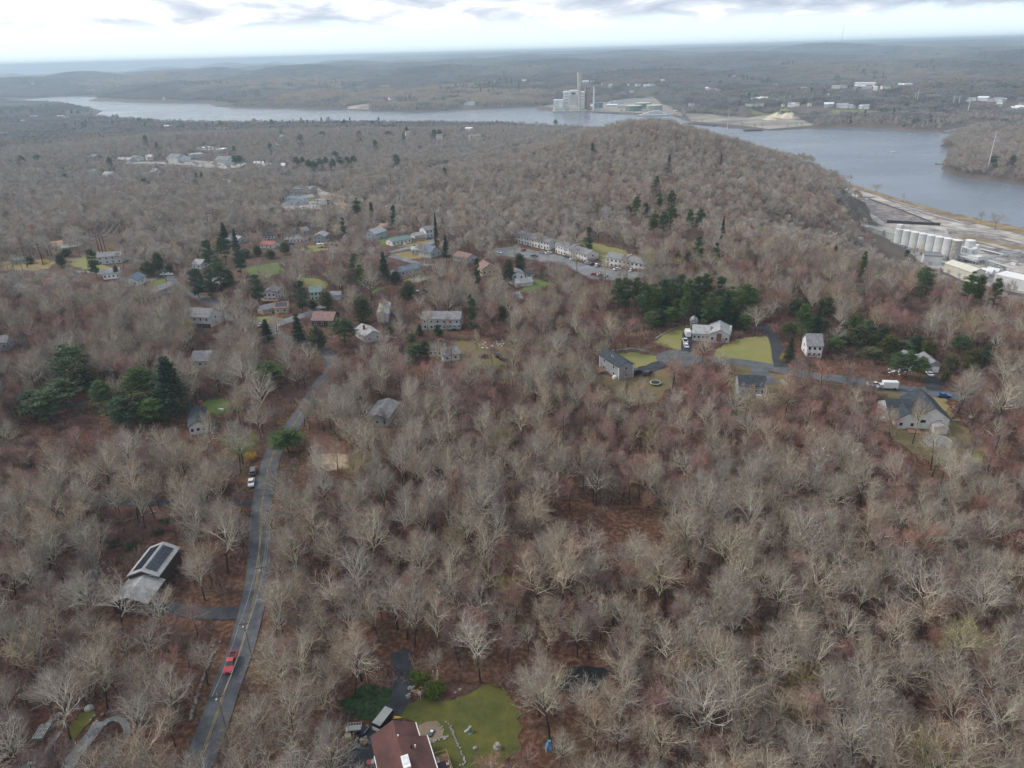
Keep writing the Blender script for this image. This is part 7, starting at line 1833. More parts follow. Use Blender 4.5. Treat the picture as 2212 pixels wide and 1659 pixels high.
           ('U', 200, 830, 780, 50, 'pine', 'dark pine over the left bank houses'), ('U', 375, 835, 785, 46, 'pine', 'second dark pine over the left bank houses'), ('U', 600, 865, 838, 40, 'pine', 'dark pine in the middle of the near bank'), ('U', 635, 865, 838, 44, 'pine', 'wider dark pine in the middle of the near bank'), ('U', 1008, 798, 778, 30, 'pine', 'dark treetop on the near bank skyline'), ('U', 110, 865, 845, 36, 'pine', 'small pine left of the pine cluster'),
           ('T', 730, 760, 742, 22, 'pine', 'tiny dark treetop on the left hill skyline'), ('T', 935, 910, 875, 34, 'pine', 'dark pine alone in the grey left wood'), ('T', 1010, 940, 918, 26, 'pine', 'small dark pine below the lone one'), ('T', 1720, 820, 780, 44, 'pine', 'dark pine by the riverside village'), ('T', 1650, 810, 768, 40, 'pine', 'second dark pine by the riverside village'), ('T', 1860, 845, 810, 26, 'spruce', 'slim dark spruce by the riverside village'), ('T', 1745, 980, 925, 30, 'pine', 'dark pine left of the winding lane houses'), ('T', 1950, 930, 870, 50, 'pine', 'dark pine among the winding lane houses'), ('T', 2085, 905, 850, 60, 'pine', 'dark pine right of the winding lane houses'), ('T', 1510, 985, 945, 30, 'pine', 'dark pine beside the white flat roofs')]:
    ever(*a_)
# stands of pines: every tree its own
def stand(k, pts, kd, wrange, hr, what):
    for i, (x, y) in enumerate(pts):
        r_ = rge.random()
        ever(k, x, y, y - hr * (.85 + .3 * r_), wrange * (.85 + .35 * rge.random()), kd[i % len(kd)], what[i] if isinstance(what, list) else f"{['first', 'second', 'third', 'fourth', 'fifth', 'sixth', 'seventh', 'eighth', 'ninth', 'tenth', 'eleventh', 'twelfth', 'thirteenth', 'fourteenth', 'fifteenth', 'sixteenth', 'seventeenth', 'eighteenth', 'nineteenth', 'twentieth'][i]} pine {what}")
stand('C', [(1260, 1200), (1330, 1215), (1420, 1190), (1480, 1230), (1560, 1230), (1640, 1215), (1700, 1190), (1780, 1180), (1850, 1200), (1930, 1190), (1990, 1150), (2120, 1190)], ['pine', 'bluepine'], 120, 140, 'from the left in the back row of the big stand')
stand('C', [(1560, 1400), (1640, 1370), (1740, 1390), (1830, 1370), (1930, 1400), (2020, 1380), (2090, 1400), (2170, 1380), (1540, 1500), (2200, 1330)], ['pine', 'spruce', 'pine'], 130, 180, 'from the left in the front row of the big stand')
stand('G', [(700, 250), (770, 230), (860, 215), (1180, 215), (1290, 220), (1400, 235), (1480, 260)], ['pine', 'spruce'], 140, 170, 'from the left close behind the shed and silver ranch')
stand('H', [(-40, 160), (60, 230), (130, 330), (250, 180), (330, 520), (420, 420), (560, 470), (640, 400), (800, 470), (860, 560), (1000, 560), (1130, 520), (1250, 560), (1560, 560), (1820, 640)], ['cedar', 'pine', 'spruce'], 190, 190, 'from the left in the dark belt above the right hand street')
stand('E', [(560, 760), (700, 640), (300, 830), (880, 800), (1180, 860), (1340, 760), (1290, 900)], ['pine', 'cedar', 'bluepine'], 230, 260, 'from the left filling the left pine group')
stand('A', [(1650, 1150), (1720, 1120), (1900, 1130), (1960, 960), (1330, 1020), (2110, 1190)], ['cedar', 'bluepine'], 110, 150, 'from the left among the houses of the junction')
stand('B', [(515, 105), (570, 110), (620, 120), (660, 140), (710, 110), (760, 105), (820, 120), (840, 60), (880, 95), (940, 100), (990, 100), (1345, 90)], ['pine'], 62, 48, 'from the left in the distant green row')
# forsythia, shrubs
def shrub(k, x, y, R_, h, kd, label, name='shrub', cat='shrub', n=90):
    rs = np.random.RandomState(int(x + y)); p = A(k, x, y); a = Acc()
    b, q = grow(rs, np.zeros((14, 3)), unit(rs.normal(0, .7, (14, 3)) + [0, 0, 1.2]), np.full(14, h * .9), np.full(14, .03), 3, .15, .0, .4)
    t = empty(name, (p.x, p.y, p.z)); tag(t, label, cat, 'garden shrubs'); a.add(tubes(b, q, 3), 0); obj('stems', a.mesh('stems', [BARK]), t)
    C = rs.normal(0, 1, (n, 3)); C = unit(C) * (rs.rand(n, 1) ** .4) * [R_, R_, h * .5] + [0, 0, h * .5]
    V, F = tufts(rs, C, np.full(n, .5), 16, .17, 1.0); obj('foliage', mesh_np('foliage', V, [F], [NEED[kd]]), t); EVPOS.append((p.x, p.y, R_))
    return t
shrub('J', 990, 690, 2.6, 2.2, 'shrub', 'rounded yellow green shrub at the top of the mossy lawn', n=160)
shrub('E', 2085, 1185, 2.0, 2.4, 'gold', 'yellow forsythia by the road, left of the wide part')
shrub('C', 225, 1085, 2.6, 2.4, 'gold', 'yellow forsythia beside the pinkish roofed house')
shrub('G', 1800, 505, 1.6, 3.6, 'gold', 'tall yellow forsythia at the foot of the black drive')
shrub('A', 1375, 1115, 1.3, 1.8, 'gold', 'small yellow forsythia by the junction')
shrub('E', 1780, 940, 2.2, 3.0, 'ivy', 'round dark yew at the corner of the white house')
shrub('I', 1030, 150, 2.8, 1.6, 'ivy', 'dark green shrub on the red leaf slope'); shrub('I', 715, 290, 2.2, 2.0, 'ivy', 'olive shrub above the solar roof, left one'); shrub('I', 810, 300, 2.4, 1.8, 'ivy', 'olive shrub above the solar roof, right one'); shrub('I', 970, 210, 2.0, 1.4, 'ivy', 'dim shrub under the dark green one on the slope')
shrub('F', 520, 190, 2.2, 2.2, 'shrub', 'bright green round shrub by the pale green house'); shrub('F', 440, 120, 3, 2.5, 'ivy', 'dark yew left of the pale green house'); shrub('F', 2090, 320, 2.2, 2.4, 'ivy', 'dark green shrub in the brown wood')
shrub('i', 750, 830, 4, 3, 'gold', 'straw yellow thicket at the foot of the right leaning pole'); shrub('A', 920, 840, 4, 4, 'gold', 'golden brown thicket right of the three poles')
shrub('J', 870, 590, 2.2, 1.6, 'gold' if False else 'shrub', 'thin green shrub right of the drive')
for i, (x, y) in enumerate([(1500, 790), (1560, 830), (1390, 660), (1620, 880), (1700, 830)]):
    pass

# ------------------------------------------------------------------ where the bare trees stand
rs = np.random.RandomState(2024)
def grid_pts(r0, r1, sp):
    xs = np.arange(-r1, r1, sp); ys = np.arange(0, r1, sp)
    X, Y = np.meshgrid(xs, ys); X = X + (np.arange(len(ys)) % 2)[:, None] * sp / 2
    X = X.ravel() + rs.uniform(-.42, .42, X.size) * sp; Y = Y.ravel() + rs.uniform(-.42, .42, Y.size) * sp
    D = np.hypot(X, Y); a = np.abs(np.degrees(np.arctan2(X, Y)))
    m = (D >= r0) & (D < r1) & (a < 52)
    return X[m], Y[m]
def shore_ok(X, Y, margin):
    c = np.zeros(len(X), int)
    for i, P_ in ((1, NEAR), (2, FAR), (3, PEN)):
        m = inpoly(X, Y, P_); c[m] = i
    dd = np.minimum(np.minimum(pdist(X, Y, NEAR), pdist(X, Y, FAR)), pdist(X, Y, PEN))
    return c, dd
def in_frame(X, Y, Z, H, mg=520):
    x, y, d = proj(X, Y, Z + H * .6)
    x0, y0, _ = proj(X, Y, Z)
    return (x > -mg) & (x < 3072 + mg) & (y < 2304 + mg * 2)
def thin(X, Y, Z, Hs):
    keep = np.ones(len(X), bool)
    prs = []
    for q in (.2, .4, .6, .8, 1.0):
        f = (CAMH - Z) / np.maximum(CAMH - (Z + Hs * q), 5)
        prs.append((X * f, Y * f))
    luck = rs.rand(len(X))
    for q in (.15, .45, .75, 1.0):
        f = (CAMH + 67) / np.maximum(CAMH - (Z + Hs * q), 5)
        keep &= ~(inpoly(X * f, Y * f, FLATS) & (luck < np.where(proj(X, Y, Z)[0] < 2620, .35, .97)) & (X > 150))
    for poly, base, sight in REGIONS:
        x0, y0 = poly.min(0); x1, y1 = poly.max(0)
        if base:
            b = np.where((X > x0) & (X < x1) & (Y > y0) & (Y < y1))[0]
            if len(b): keep[b] &= ~inpoly(X[b], Y[b], poly)
        if sight:
            far_ = math.hypot(x0 + x1, y0 + y1) / 2 > 330
            for hx, hy in prs:
                b = np.where((hx > x0) & (hx < x1) & (hy > y0) & (hy < y1))[0]
                if len(b): keep[b] &= ~(inpoly(hx[b], hy[b], poly) & (luck[b] < (min(.96, sight * 1.2) if far_ else sight * .8)))
    for ex, ey, er in EVPOS:
        keep &= (X - ex) ** 2 + (Y - ey) ** 2 > (er * .8 + 1.5) ** 2
        dd_ = math.hypot(ex, ey)
        if dd_ > 120 and er < 9:
            ux, uy = ex / dd_, ey / dd_
            al = ex * ux + ey * uy - (X * ux + Y * uy); ac = np.abs(-X * uy + Y * ux)
            keep &= ~((al > 0) & (al < max(34, 15 * dd_ / 120)) & (ac < er * 1.1) & (rs.rand(len(X)) < .88))
    return keep
REDS = [('E', 300, 130, 30), ('E', 100, 620, 22), ('E', 1180, 380, 26), ('E', 820, 700, 20), ('E', 480, 1100, 30), ('E', 120, 1250, 36), ('E', 30, 760, 24), ('F', 690, 470, 16), ('F', 1120, 560, 30), ('F', 470, 720, 22), ('F', 760, 790, 22), ('F', 1500, 740, 26), ('F', 1820, 980, 30), ('F', 1340, 650, 20), ('F', 1270, 100, 16), ('F', 1950, 260, 22), ('F', 700, 300, 18),
        ('B', 850, 850, 40), ('B', 1140, 900, 26), ('B', 1790, 1060, 24), ('B', 90, 720, 26), ('C', 1300, 1300, 34), ('C', 60, 1380, 26), ('C', 1800, 380, 60), ('C', 1130, 300, 40), ('C', 2120, 730, 30), ('C', 1950, 420, 60), ('A', 640, 1100, 30), ('A', 1200, 1150, 20), ('A', 240, 730, 30), ('A', 2050, 720, 26), ('D', 350, 980, 40), ('D', 530, 1030, 30), ('D', 1380, 1000, 40), ('D', 700, 430, 60), ('D', 330, 290, 60), ('D', 1800, 1200, 40), ('D', 1100, 1150, 30),
        ('G', 1200, 570, 26), ('G', 1100, 780, 30), ('G', 870, 1050, 26), ('G', 130, 1080, 30), ('G', 500, 1180, 34), ('G', 1480, 1130, 18), ('G', 2000, 950, 40), ('H', 1900, 250, 30), ('H', 600, 770, 26), ('H', 300, 1120, 30), ('H', 800, 1350, 36), ('H', 1900, 1320, 40), ('I', 60, 640, 16), ('K', 1550, 90, 26)]
ZOOM['K'] = (2172, 1700, 2.4578)
RW = []
for k, x, y, r_ in REDS:
    p = A(k, x, y); RW.append((p.x, p.y, r_ * math.hypot(p.x, p.y) / FPX * 1.2))
def kinds_for(X, Y, Z):
    n = len(X); f = (CAMH - Z) / np.maximum(CAMH - Z - 9, 5)
    hx, hy = X * f, Y * f
    red = np.zeros(n); near = np.hypot(X, Y) < 450
    for x, y, r_ in RW: red = np.maximum(red, 1 - np.hypot(hx - x, (hy - y) * .6) / r_)
    nz = waves(X, Y, 170, 51) ; nz2 = waves(X, Y, 90, 52)
    pr = (np.clip(.13 + .08 * nz, .03, .3) + np.where((X > -20) & (np.hypot(X, Y) > 165) & (np.hypot(X, Y) < 330), .14, 0)) * np.where(near, 1, .55) + np.where(red > 0, np.where(near, .5, .3), 0)
    u = rs.rand(n)
    k = np.where(u < pr, 1, np.where(u < pr + .08 + .05 * nz2, 3, np.where(u < pr + .27 + .08 * nz2, 2, 0)))
    k = np.where(rs.rand(n) < .012, 4, k)
    return k
KN = ['grey', 'rose', 'tan', 'dark', 'bud']
X, Y = grid_pts(48, 440, 5.1)
Z = hz(X, Y); Hs = np.full(len(X), 16.0)
c, dd = shore_ok(X, Y, 4)
m = (c == 1) & (dd > 6) & in_frame(X, Y, Z, Hs) & (Z > -66)
X, Y, Z = X[m], Y[m], Z[m]
sc = rs.uniform(.50, 1.06, len(X)) ; big = rs.rand(len(X)) < .12; sc[big] *= 1.22
m = thin(X, Y, Z, 16 * sc); 
# the open hollow in the middle of the near wood and other gaps
hol = A('P', 1310, 1160); m &= ~(((X - hol.x) / 16) ** 2 + ((Y - hol.y) / 13) ** 2 < 1)
X, Y, Z, sc = X[m], Y[m], Z[m], sc[m]
K_ = kinds_for(X, Y, Z)
D = np.hypot(X, Y)
# the closest three hundred in the picture are single trees
px, py_, pd = proj(X, Y, Z + 9)
inside = (px > -25) & (px < 3097) & (py_ > 0) & (py_ < 2330)
order = np.argsort(np.where(inside, pd / sc, 1e9))
solo = np.zeros(len(X), bool); solo[order[:292]] = True
LM = [('the red pickup', A('I', 1420, 1030)), ('the red roofed house', bput(8, 2)), ('the black pond', A('J', 2050, 600)), ('the blue tarp', A('J', 1835, 1105)), ('the wagon wheel', A('c', 1055, 165)), ('the roof with solar panels', A('I', 850, 500)), ('the white slatted frame', A('h', 500, 560)),
      ('the dark drive on the left', A('I', 1200, 700)), ('the tan gravel pad', A('F', 700, 1480)), ('the grey gravel path', A('h', 1700, 600)), ('the mossy lawn', A('J', 1500, 700)), ('the lower right corner', A('K', 2150, 1450)), ('the right edge halfway down', A('K', 2150, 100)), ('the open reddish hollow', hol), ('the bottom edge right of the tarp', A('K', 300, 1450)), ('the middle of the right wood', A('K', 1300, 400)), ('the yellow budding tree', A('K', 800, 900)),
      ('the left edge near the bottom', A('I', 20, 1300)), ('the red leaf slope', A('I', 850, 150)), ('the left edge halfway down', A('I', 20, 300)), ('the dark hollow by the road', A('I', 1300, 950)), ('the wide crown right of the road', A('P', 850, 1180)), ('the road at the bottom edge', A('I', 1200, 1600)), ('the wood between road and lawn', A('J', 250, 300)), ('the trampoline', A('G', 736, 700)), ('the grey hidden roof', A('F', 1060, 1100)), ('the round covered pool', A('H', 1362, 1420))]
CN = {'grey': 'pale grey', 'rose': 'rosy', 'tan': 'buff', 'dark': 'plum brown', 'bud': 'yellow budding'}
ORD = ['', 'second ', 'third ', 'fourth ', 'fifth ', 'sixth ', 'seventh ', 'eighth ', 'ninth ', 'tenth ', 'eleventh ', 'twelfth ', 'thirteenth ', 'fourteenth ', 'fifteenth ', 'sixteenth ', 'seventeenth ', 'eighteenth ', 'nineteenth ', 'twentieth ', 'twenty first ', 'twenty second ']
entries = []
for i in np.where(solo)[0]:
    dl = [math.hypot(X[i] - p.x, Y[i] - p.y) for _, p in LM]; j = int(np.argmin(dl))
    szn = 'tall' if sc[i] > .9 else ('small' if sc[i] < .66 else 'mid sized')
    entries.append((KN[K_[i]], szn, j, dl[j], i))
entries.sort(key=lambda e_: (e_[0], e_[1], e_[2], e_[3]))
cnt = {}
SX, SY, SK, SS, SZ = X, Y, K_, sc, Z
for kd, szn, j, _, i in entries:
    key = (kd, szn, j); n_ = cnt.get(key, 0); cnt[key] = n_ + 1
    si = KINDI[kd][rs.randint(len(KINDI[kd]))]
    _, H0, tm, cm, jm = SHAPES[si]
    t = empty('bare_tree', (X[i], Y[i], Z[i] - .15), rs.uniform(0, 6.283)); s_ = sc[i]
    t.scale = (s_ * rs.uniform(.9, 1.12), s_ * rs.uniform(.9, 1.12), s_ * rs.uniform(.92, 1.08)); t.rotation_euler[0] = rs.normal(0, .075); t.rotation_euler[1] = rs.normal(0, .06)
    tag(t, f"{ORD[min(n_, 21)]}{szn} {CN[kd]} tree out from {LM[j][0]}", 'tree', 'bare trees of the near wood')
    obj('trunk', tm, t); obj('crown', cm, t)
# hand placed bare trees that stand out
def hero(k, x, yb, yt, si, label, wid=1.0, kd=None):
    p = A(k, x, yb); h = height_to(p, *S(k, x, yt)); _, H0, tm, cm, jm = SHAPES[si]
    t = empty('bare_tree', (p.x, p.y, p.z - .1), x * .1); t.scale = (h / H0 * wid, h / H0 * wid, h / H0); tag(t, label, 'tree', 'bare trees that stand alone'); obj('trunk', tm, t); obj('crown', cm, t)
hero('H', 1562, 1120, 640, 9, 'tall pale sycamore standing between the street and the pool', 1.1); hero('G', 1560, 300, 20, 3, 'round pale crowned tree at the right end of the pine stand', 1.0); hero('F', 1885, 545, 370, 8, 'pale branching tree in the brown yard')
hero('B', 210, 1030, 900, 3, 'round grey tree in the green field'); hero('B', 800, 1140, 960, 0, 'round grey tree at the edge of the pale field', 1.1); hero('B', 500, 1040, 880, 3, 'wide grey crown between the two fields', 1.3); hero('B', 365, 1250, 1040, 1, 'grey tree over the dark deck, left trunk'); hero('B', 410, 1240, 1060, 1, 'grey tree over the dark deck, right trunk')
hero('B', 1690, 1080, 900, 0, 'grey tree in the triangle of lanes'); hero('C', 400, 900, 760, 3, 'dark branching tree on the left of the car park', 1.2); hero('B', 1670, 1230, 1090, 3, 'silver crowned tree beside the rusty cedar', 1.1); hero('H', 340, 460, 235, 3, 'round pale crown above the dormered house', 1.2)
hero('H', 1110, 1420, 900, 2, 'bare tree in front of the large white house', .7); hero('D', 1085, 325, 250, 3, 'round grey tree alone on the river bank', 1.9); hero('D', 1990, 610, 470, 3, 'bushy grey tree on the bank right of the slim one', 1.4); hero('D', 1880, 560, 450, 4, 'slim grey tree on the bank'); hero('D', 725, 240, 135, 3, 'grey tree at the start of the bank', 1.5); hero('D', 820, 250, 175, 3, 'second grey tree at the start of the bank'); hero('D', 880, 262, 180, 3, 'third grey tree at the start of the bank'); hero('D', 1290, 400, 325, 4, 'thin grey tree on the bank')
hero('A', 750, 960, 870, 6, 'slim tree on the left lawn'); hero('I', 720, 220, 60, 5, 'dark bare tree on the red leaf slope', .6)
hero('F', 1360, 300, 130, 5, 'red budded maple, right one of the pair', 1.4); hero('F', 1120, 260, 80, 6, 'red budded maple, left one of the pair', 1.2); hero('B', 1160, 1050, 890, 5, 'tall red maple left of the dark spruce', 1.2)

# ------------------------------------------------------------------ the rest of the woods: one mass
PTS, IDX, ROT, SCL = [], [], [], []
def addp(x, y, z, idx_, s_):
    PTS.append(np.stack([x, y, z], 1)); IDX.append(idx_.astype(int)); ROT.append(rs.uniform(0, 6.283, len(x))); SCL.append(s_)
rest = ~solo
def pick(table, kk):
    o = np.zeros(len(kk), int)
    for i, n_ in enumerate(KN):
        m_ = kk == i; o[m_] = np.array(table[n_])[rs.randint(len(table[n_]), size=m_.sum())]
    return o
addp(X[rest], Y[rest], Z[rest] - .15, pick(KINDI, K_[rest]), sc[rest])
NS, NFs = len(SHAPES), len(FARSH)
X, Y = grid_pts(440, 1900, 6.7)
Z = hz(X, Y); c, dd = shore_ok(X, Y, 5)
m = (c > 0) & (dd > np.where(c == 1, 6, 2)) & in_frame(X, Y, Z, 14) & ~inpoly(X, Y, FLATS)
X, Y, Z = X[m], Y[m], Z[m]; sc = rs.uniform(.6, 1.02, len(X)); m = thin(X, Y, Z, 14 * sc) & ~((pdist(X, Y, FLATS) < 60) & (dd[m] < 55))
# the strip kept open under the hillside lines
for a_, b_ in (((A('B', 1180, 420)), A('B', 1640, 190)), (A('B', 1640, 190), A('U', 1390, 900)), (A('U', 1390, 900), A('U', 1760, 790)), (tri[1][0], mid_[0][0])):
    ab = b_ - a_; t_ = np.clip(((X - a_.x) * ab.x + (Y - a_.y) * ab.y) / (ab.x ** 2 + ab.y ** 2), 0, 1)
    dl = np.hypot(X - a_.x - t_ * ab.x, Y - a_.y - t_ * ab.y); m &= ~((dl < 15) & (rs.rand(len(X)) < .85))
X, Y, Z, sc = X[m], Y[m], Z[m], sc[m]
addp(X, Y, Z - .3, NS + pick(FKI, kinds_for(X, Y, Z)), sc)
# along the far shores, single trees; farther off, small groves as one shape
X, Y = grid_pts(1900, 3600, 10.5)
c, dd = shore_ok(X, Y, 5); m = (c > 0) & (dd > 8) & (dd < 75); X, Y = X[m], Y[m]; Z = hz(X, Y)
m = in_frame(X, Y, Z, 14); X, Y, Z = X[m], Y[m], Z[m]; sc = rs.uniform(.7, 1.1, len(X)); m = thin(X, Y, Z, 10 * sc); X, Y, Z, sc = X[m], Y[m], Z[m], sc[m]
addp(X, Y, Z - .3, NS + pick(FKI, kinds_for(X, Y, Z)), sc)
# dark pines dotted over the far slopes
Xe, Ye = grid_pts(2000, 6500, 62.0); Ze = hz(Xe, Ye); ce, de = shore_ok(Xe, Ye, 5); me_ = (ce > 0) & (de > 20) & in_frame(Xe, Ye, Ze, 14) & (waves(Xe, Ye, 700, 91) + rs.normal(0, .8, len(Xe)) > 1.5)
for P2 in FLAT2: me_ &= ~(inpoly(Xe, Ye, P2) | (pdist(Xe, Ye, P2) < 40))
Xe, Ye, Ze = Xe[me_], Ye[me_], Ze[me_]
for q in range(3):
    xx, yy = Xe + rs.normal(0, 16, len(Xe)), Ye + rs.normal(0, 16, len(Xe)); addp(xx, yy, hz(xx, yy), NS + NFs + rs.randint(3, size=len(xx)), rs.uniform(1.0, 1.7, len(xx)))
m = rs.rand(len(X)) < .03
addp(X[m], Y[m], Z[m] - .3, NS + NFs + rs.randint(3, size=m.sum()), sc[m])
def grove(seed, tw, green=.0):
    r2 = np.random.RandomState(seed); a = Acc(); n = 34
    c_ = r2.uniform(-24, 24, (n, 2)); h = r2.uniform(11, 18, n); R_ = r2.uniform(4.2, 6.2, n)
    for i in range(n):
        g_ = r2.rand() < green
        k_ = 46
        d_ = unit(r2.normal(0, 1, (k_, 3)) * [1, 1, .8] + [0, 0, .55]) * r2.uniform(.75, 1.05, (k_, 1))
        C = d_ * [R_[i], R_[i], h[i] * .42] + [c_[i, 0], c_[i, 1], h[i] * .56]
        u = unit(r2.normal(0, 1, C.shape)); v = unit(np.cross(u, r2.normal(0, 1, C.shape))); s_ = r2.uniform(.7, 1.5, (k_, 1)) * (1.1 if g_ else 1)
        a.add((np.stack([C - u * s_, C + v * s_ * .6, C + u * s_, C - v * s_ * .6], 1).reshape(-1, 3), np.arange(k_ * 4).reshape(-1, 4)), 1 if g_ else 0)
    return a.mesh('grove', [tw, NEED['bluepine']])
TWIG = FT
LGT = mat('sunlit_buff_twigs', (.42, .34, .26), .95, .2, .3, rnd=.1)  # buff growth, made paler: sun on the far slope is in this colour
TWIG = {k_: mat('far_%s_canopy' % k_, c_, .95, .2, .3, rnd=.2) for k_, c_ in (('grey', (.235, .22, .21)), ('tan', (.29, .25, .21)), ('dark', (.165, .14, .14)), ('rose', (.26, .19, .175)))}
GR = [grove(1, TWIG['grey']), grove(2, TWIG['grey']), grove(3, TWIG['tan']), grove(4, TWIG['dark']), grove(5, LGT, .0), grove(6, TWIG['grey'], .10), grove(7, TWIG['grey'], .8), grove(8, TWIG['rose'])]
X, Y = grid_pts(1900, 9500, 34.0)
Z = hz(X, Y); c, dd = shore_ok(X, Y, 5); m = (c > 0) & (dd > 62) & in_frame(X, Y, Z, 14, 260); X, Y, Z = X[m], Y[m], Z[m]; m = thin(X, Y, Z, np.full(len(X), 8.0)); X, Y, Z = X[m], Y[m], Z[m]
D = np.hypot(X, Y); m = (D < 5200) | (rs.rand(len(X)) < .55); X, Y, Z = X[m], Y[m], Z[m]; D = D[m]
nz = waves(X, Y, 1300, 61); ng = waves(X, Y, 420, 62)
g = np.where(nz > .75, 2, np.where(nz < -.85, 3, rs.choice([0, 1, 0, 1, 5, 7, 3], len(X)))); g = np.where(rs.rand(len(X)) < np.clip(.012 + .035 * (ng - .9), .006, .2), 6, g)
lite = np.zeros(len(X), bool)  # patches of far slope whose groves take the sun-lightened buff colour
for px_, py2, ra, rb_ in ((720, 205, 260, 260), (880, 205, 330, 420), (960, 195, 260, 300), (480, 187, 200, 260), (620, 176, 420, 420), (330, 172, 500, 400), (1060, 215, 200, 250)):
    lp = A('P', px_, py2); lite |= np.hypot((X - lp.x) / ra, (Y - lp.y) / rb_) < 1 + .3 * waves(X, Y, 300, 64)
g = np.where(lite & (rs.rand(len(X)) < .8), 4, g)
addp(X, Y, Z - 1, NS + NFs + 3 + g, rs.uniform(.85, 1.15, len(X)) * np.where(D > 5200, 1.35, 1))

def prototype_collection(name, meshes, names):
    c_ = bpy.data.collections.new(name)
    for i, me in enumerate(meshes):
        o = bpy.data.objects.new(f'{names}.{i:03d}', me); c_.objects.link(o)
    return c_
def scatter(name, coll, P_, I_, R_, S_, label):
    me = bpy.data.meshes.new(name); me.vertices.add(len(P_)); me.vertices.foreach_set('co', P_.astype(np.float32).ravel())
    for nm, ty, dat in (('which', 'INT', I_.astype(np.int32)), ('turn', 'FLOAT', R_.astype(np.float32)), ('size', 'FLOAT', S_.astype(np.float32))):
        me.attributes.new(nm, ty, 'POINT').data.foreach_set('value', dat)
    ng = bpy.data.node_groups.new(name, 'GeometryNodeTree')
    ng.interface.new_socket('Geometry', in_out='INPUT', socket_type='NodeSocketGeometry'); ng.interface.new_socket('Geometry', in_out='OUTPUT', socket_type='NodeSocketGeometry')
    N = ng.nodes.new; Lk = ng.links.new
    gi, go = N('NodeGroupInput'), N('NodeGroupOutput'); ci = N('GeometryNodeCollectionInfo'); ci.inputs['Collection'].default_value = coll; ci.inputs['Separate Children'].default_value = True; ci.inputs['Reset Children'].default_value = True
    ip = N('GeometryNodeInstanceOnPoints'); ip.inputs['Pick Instance'].default_value = True
    def attr(nm, ty):
        n_ = N('GeometryNodeInputNamedAttribute'); n_.data_type = ty; n_.inputs['Name'].default_value = nm; return n_.outputs['Attribute']
    cx = N('ShaderNodeCombineXYZ'); Lk(attr('turn', 'FLOAT'), cx.inputs[2])
    Lk(gi.outputs[0], ip.inputs['Points']); Lk(ci.outputs[0], ip.inputs['Instance']); Lk(attr('which', 'INT'), ip.inputs['Instance Index']); Lk(cx.outputs[0], ip.inputs['Rotation']); Lk(attr('size', 'FLOAT'), ip.inputs['Scale'])
    Lk(ip.outputs[0], go.inputs[0])
    o = obj(name, me); md = o.modifiers.new('scatter', 'NODES'); md.node_group = ng
    return tag(o, label, kind='stuff')
fc = prototype_collection('forest_shapes', [s_[4] for s_ in SHAPES] + [f_[1] for f_ in FARSH] + EVF + GR, 'forest_tree')
scatter('forest', fc, np.vstack(PTS), np.concatenate(IDX), np.concatenate(ROT), np.concatenate(SCL), 'leafless grey and rosy woods covering the hills on both sides of the river')
print('forest points', sum(len(p) for p in PTS))
# ------------------------------------------------------------------ undergrowth
def brush(seed, R_, h, n, tw, leaf=None):
    r2 = np.random.RandomState(seed); a = Acc()
    st = r2.uniform(-R_, R_, (n, 3)) * [1, 1, 0]
    b, q = grow(r2, st, unit(r2.normal(0, .5, (n, 3)) + [0, 0, 1.]), h * r2.uniform(.5, 1.1, n), np.full(n, .034), 3, .2, .05, .4); a.add(tubes(b, q, 2), 0)
    P, D, R, t = spawn(r2, b, q, 8, .2, 25, 60); b2, q2 = grow(r2, P, D, r2.uniform(.35, 1.0, len(P)), np.full(len(P), .026), 1, .2, .1, .5); a.add(tubes(b2, q2, 2), 0)
    if leaf is not None:
        a.add(tufts(r2, st[:n // 2] + [0, 0, h * .4], np.full(n // 2, .7), 14, .14, .8), 1)
    return a.mesh('brush', [tw] + ([leaf] if leaf is not None else []))
def rocks(seed):
    m_ = MB(); r3 = random.Random(seed)
    for i in range(5): m_.add(rock_verts(r3, (r3.uniform(-2, 2), r3.uniform(-2, 2), .1), r3.uniform(.3, .9)), RF)
    return m_.mesh('rocks', STONE)
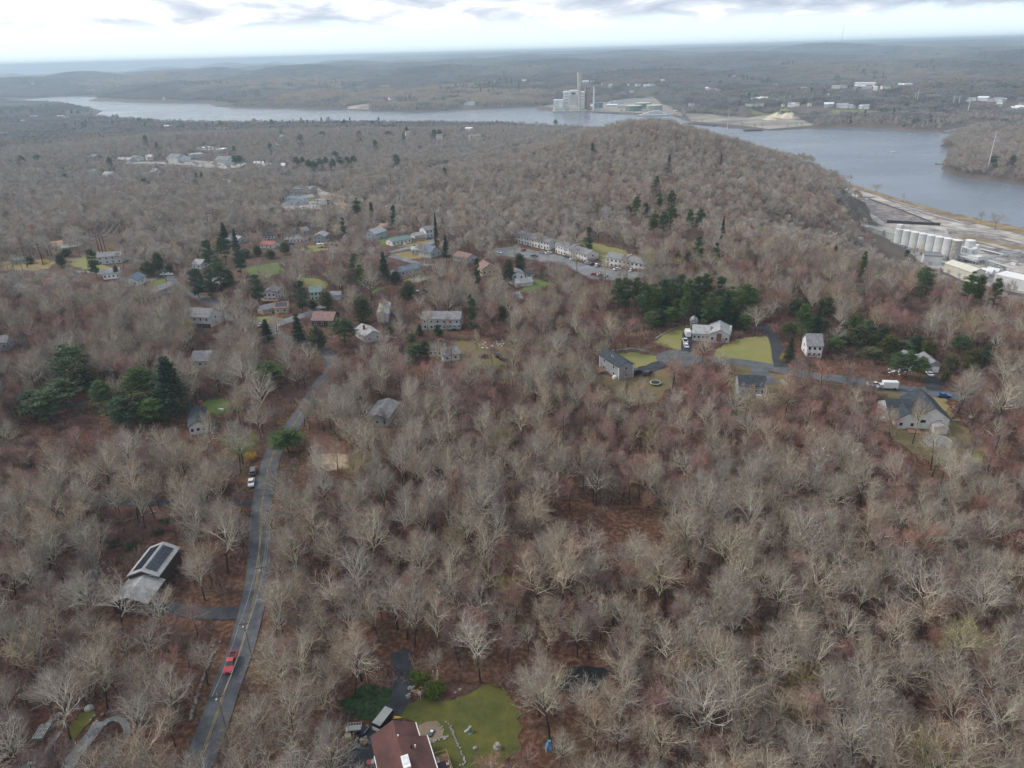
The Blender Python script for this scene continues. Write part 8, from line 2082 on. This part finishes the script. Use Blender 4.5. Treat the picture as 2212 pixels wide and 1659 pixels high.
def log_(seed):
    m_ = MB(); m_.tube((-3, 0, .15), (3, .8, .2), .13, .06, n=7); m_.tube((1, .3, .3), (3, 2.4, .9), .07, .03, n=5); m_.tube((-1, 0, .3), (0, -1.8, .6), .06, .02, n=5); return m_.mesh('log', BARK if seed else LIMB['dark'])
UN = [brush(1, 2.4, 3.0, 40, MATS['tan_twigs']), brush(2, 2.0, 4.2, 34, MATS['plum_twigs']), brush(3, 2.6, 2.4, 48, MATS['rosy_twigs']), brush(4, 2.0, 1.3, 24, MATS['plum_twigs'], NEED['ivy']), rocks(1), log_(0), log_(1)]
X, Y = grid_pts(48, 460, 3.5); Z = hz(X, Y); c, dd = shore_ok(X, Y, 4); m = (c == 1) & in_frame(X, Y, Z, 3) & (Z > -66); X, Y, Z = X[m], Y[m], Z[m]
keep = np.ones(len(X), bool)
for poly, base, sight in REGIONS:
    if base or len(poly) > 8: keep &= ~inpoly(X, Y, poly)
keep &= (waves(X, Y, 60, 71) + rs.normal(0, .8, len(X))) > -.55
X, Y, Z = X[keep], Y[keep], Z[keep]
uc = prototype_collection('undergrowth_shapes', UN, 'undergrowth_piece')
scatter('undergrowth', uc, np.stack([X, Y, Z], 1), rs.choice([0, 1, 2, 3, 4, 5, 6], len(X), p=[.19, .29, .26, .145, .08, .02, .015]), rs.uniform(0, 6.28, len(X)), rs.uniform(.6, 1.15, len(X)), 'brush, stones and fallen wood on the forest floor')
# ------------------------------------------------------------------ haze
hm = bpy.data.materials.new('haze'); hm.use_nodes = True; hn = hm.node_tree; hn.nodes.clear()
ho = hn.nodes.new('ShaderNodeOutputMaterial'); hv = hn.nodes.new('ShaderNodeVolumePrincipled'); hv.inputs['Color'].default_value = (.66, .84, 1.0, 1); hv.inputs['Density'].default_value = HAZE_D if 'HAZE_D' in globals() else 1.15e-4; hv.inputs['Anisotropy'].default_value = .2
hn.links.new(hv.outputs[0], ho.inputs['Volume'])
hb = MB().box((0, 20000, (CAMH + 30 - 82) / 2 ), (90000, 50000, CAMH + 30 + 82)).build('haze', hm); tag(hb, 'pale blue air thickening towards the horizon', kind='stuff')
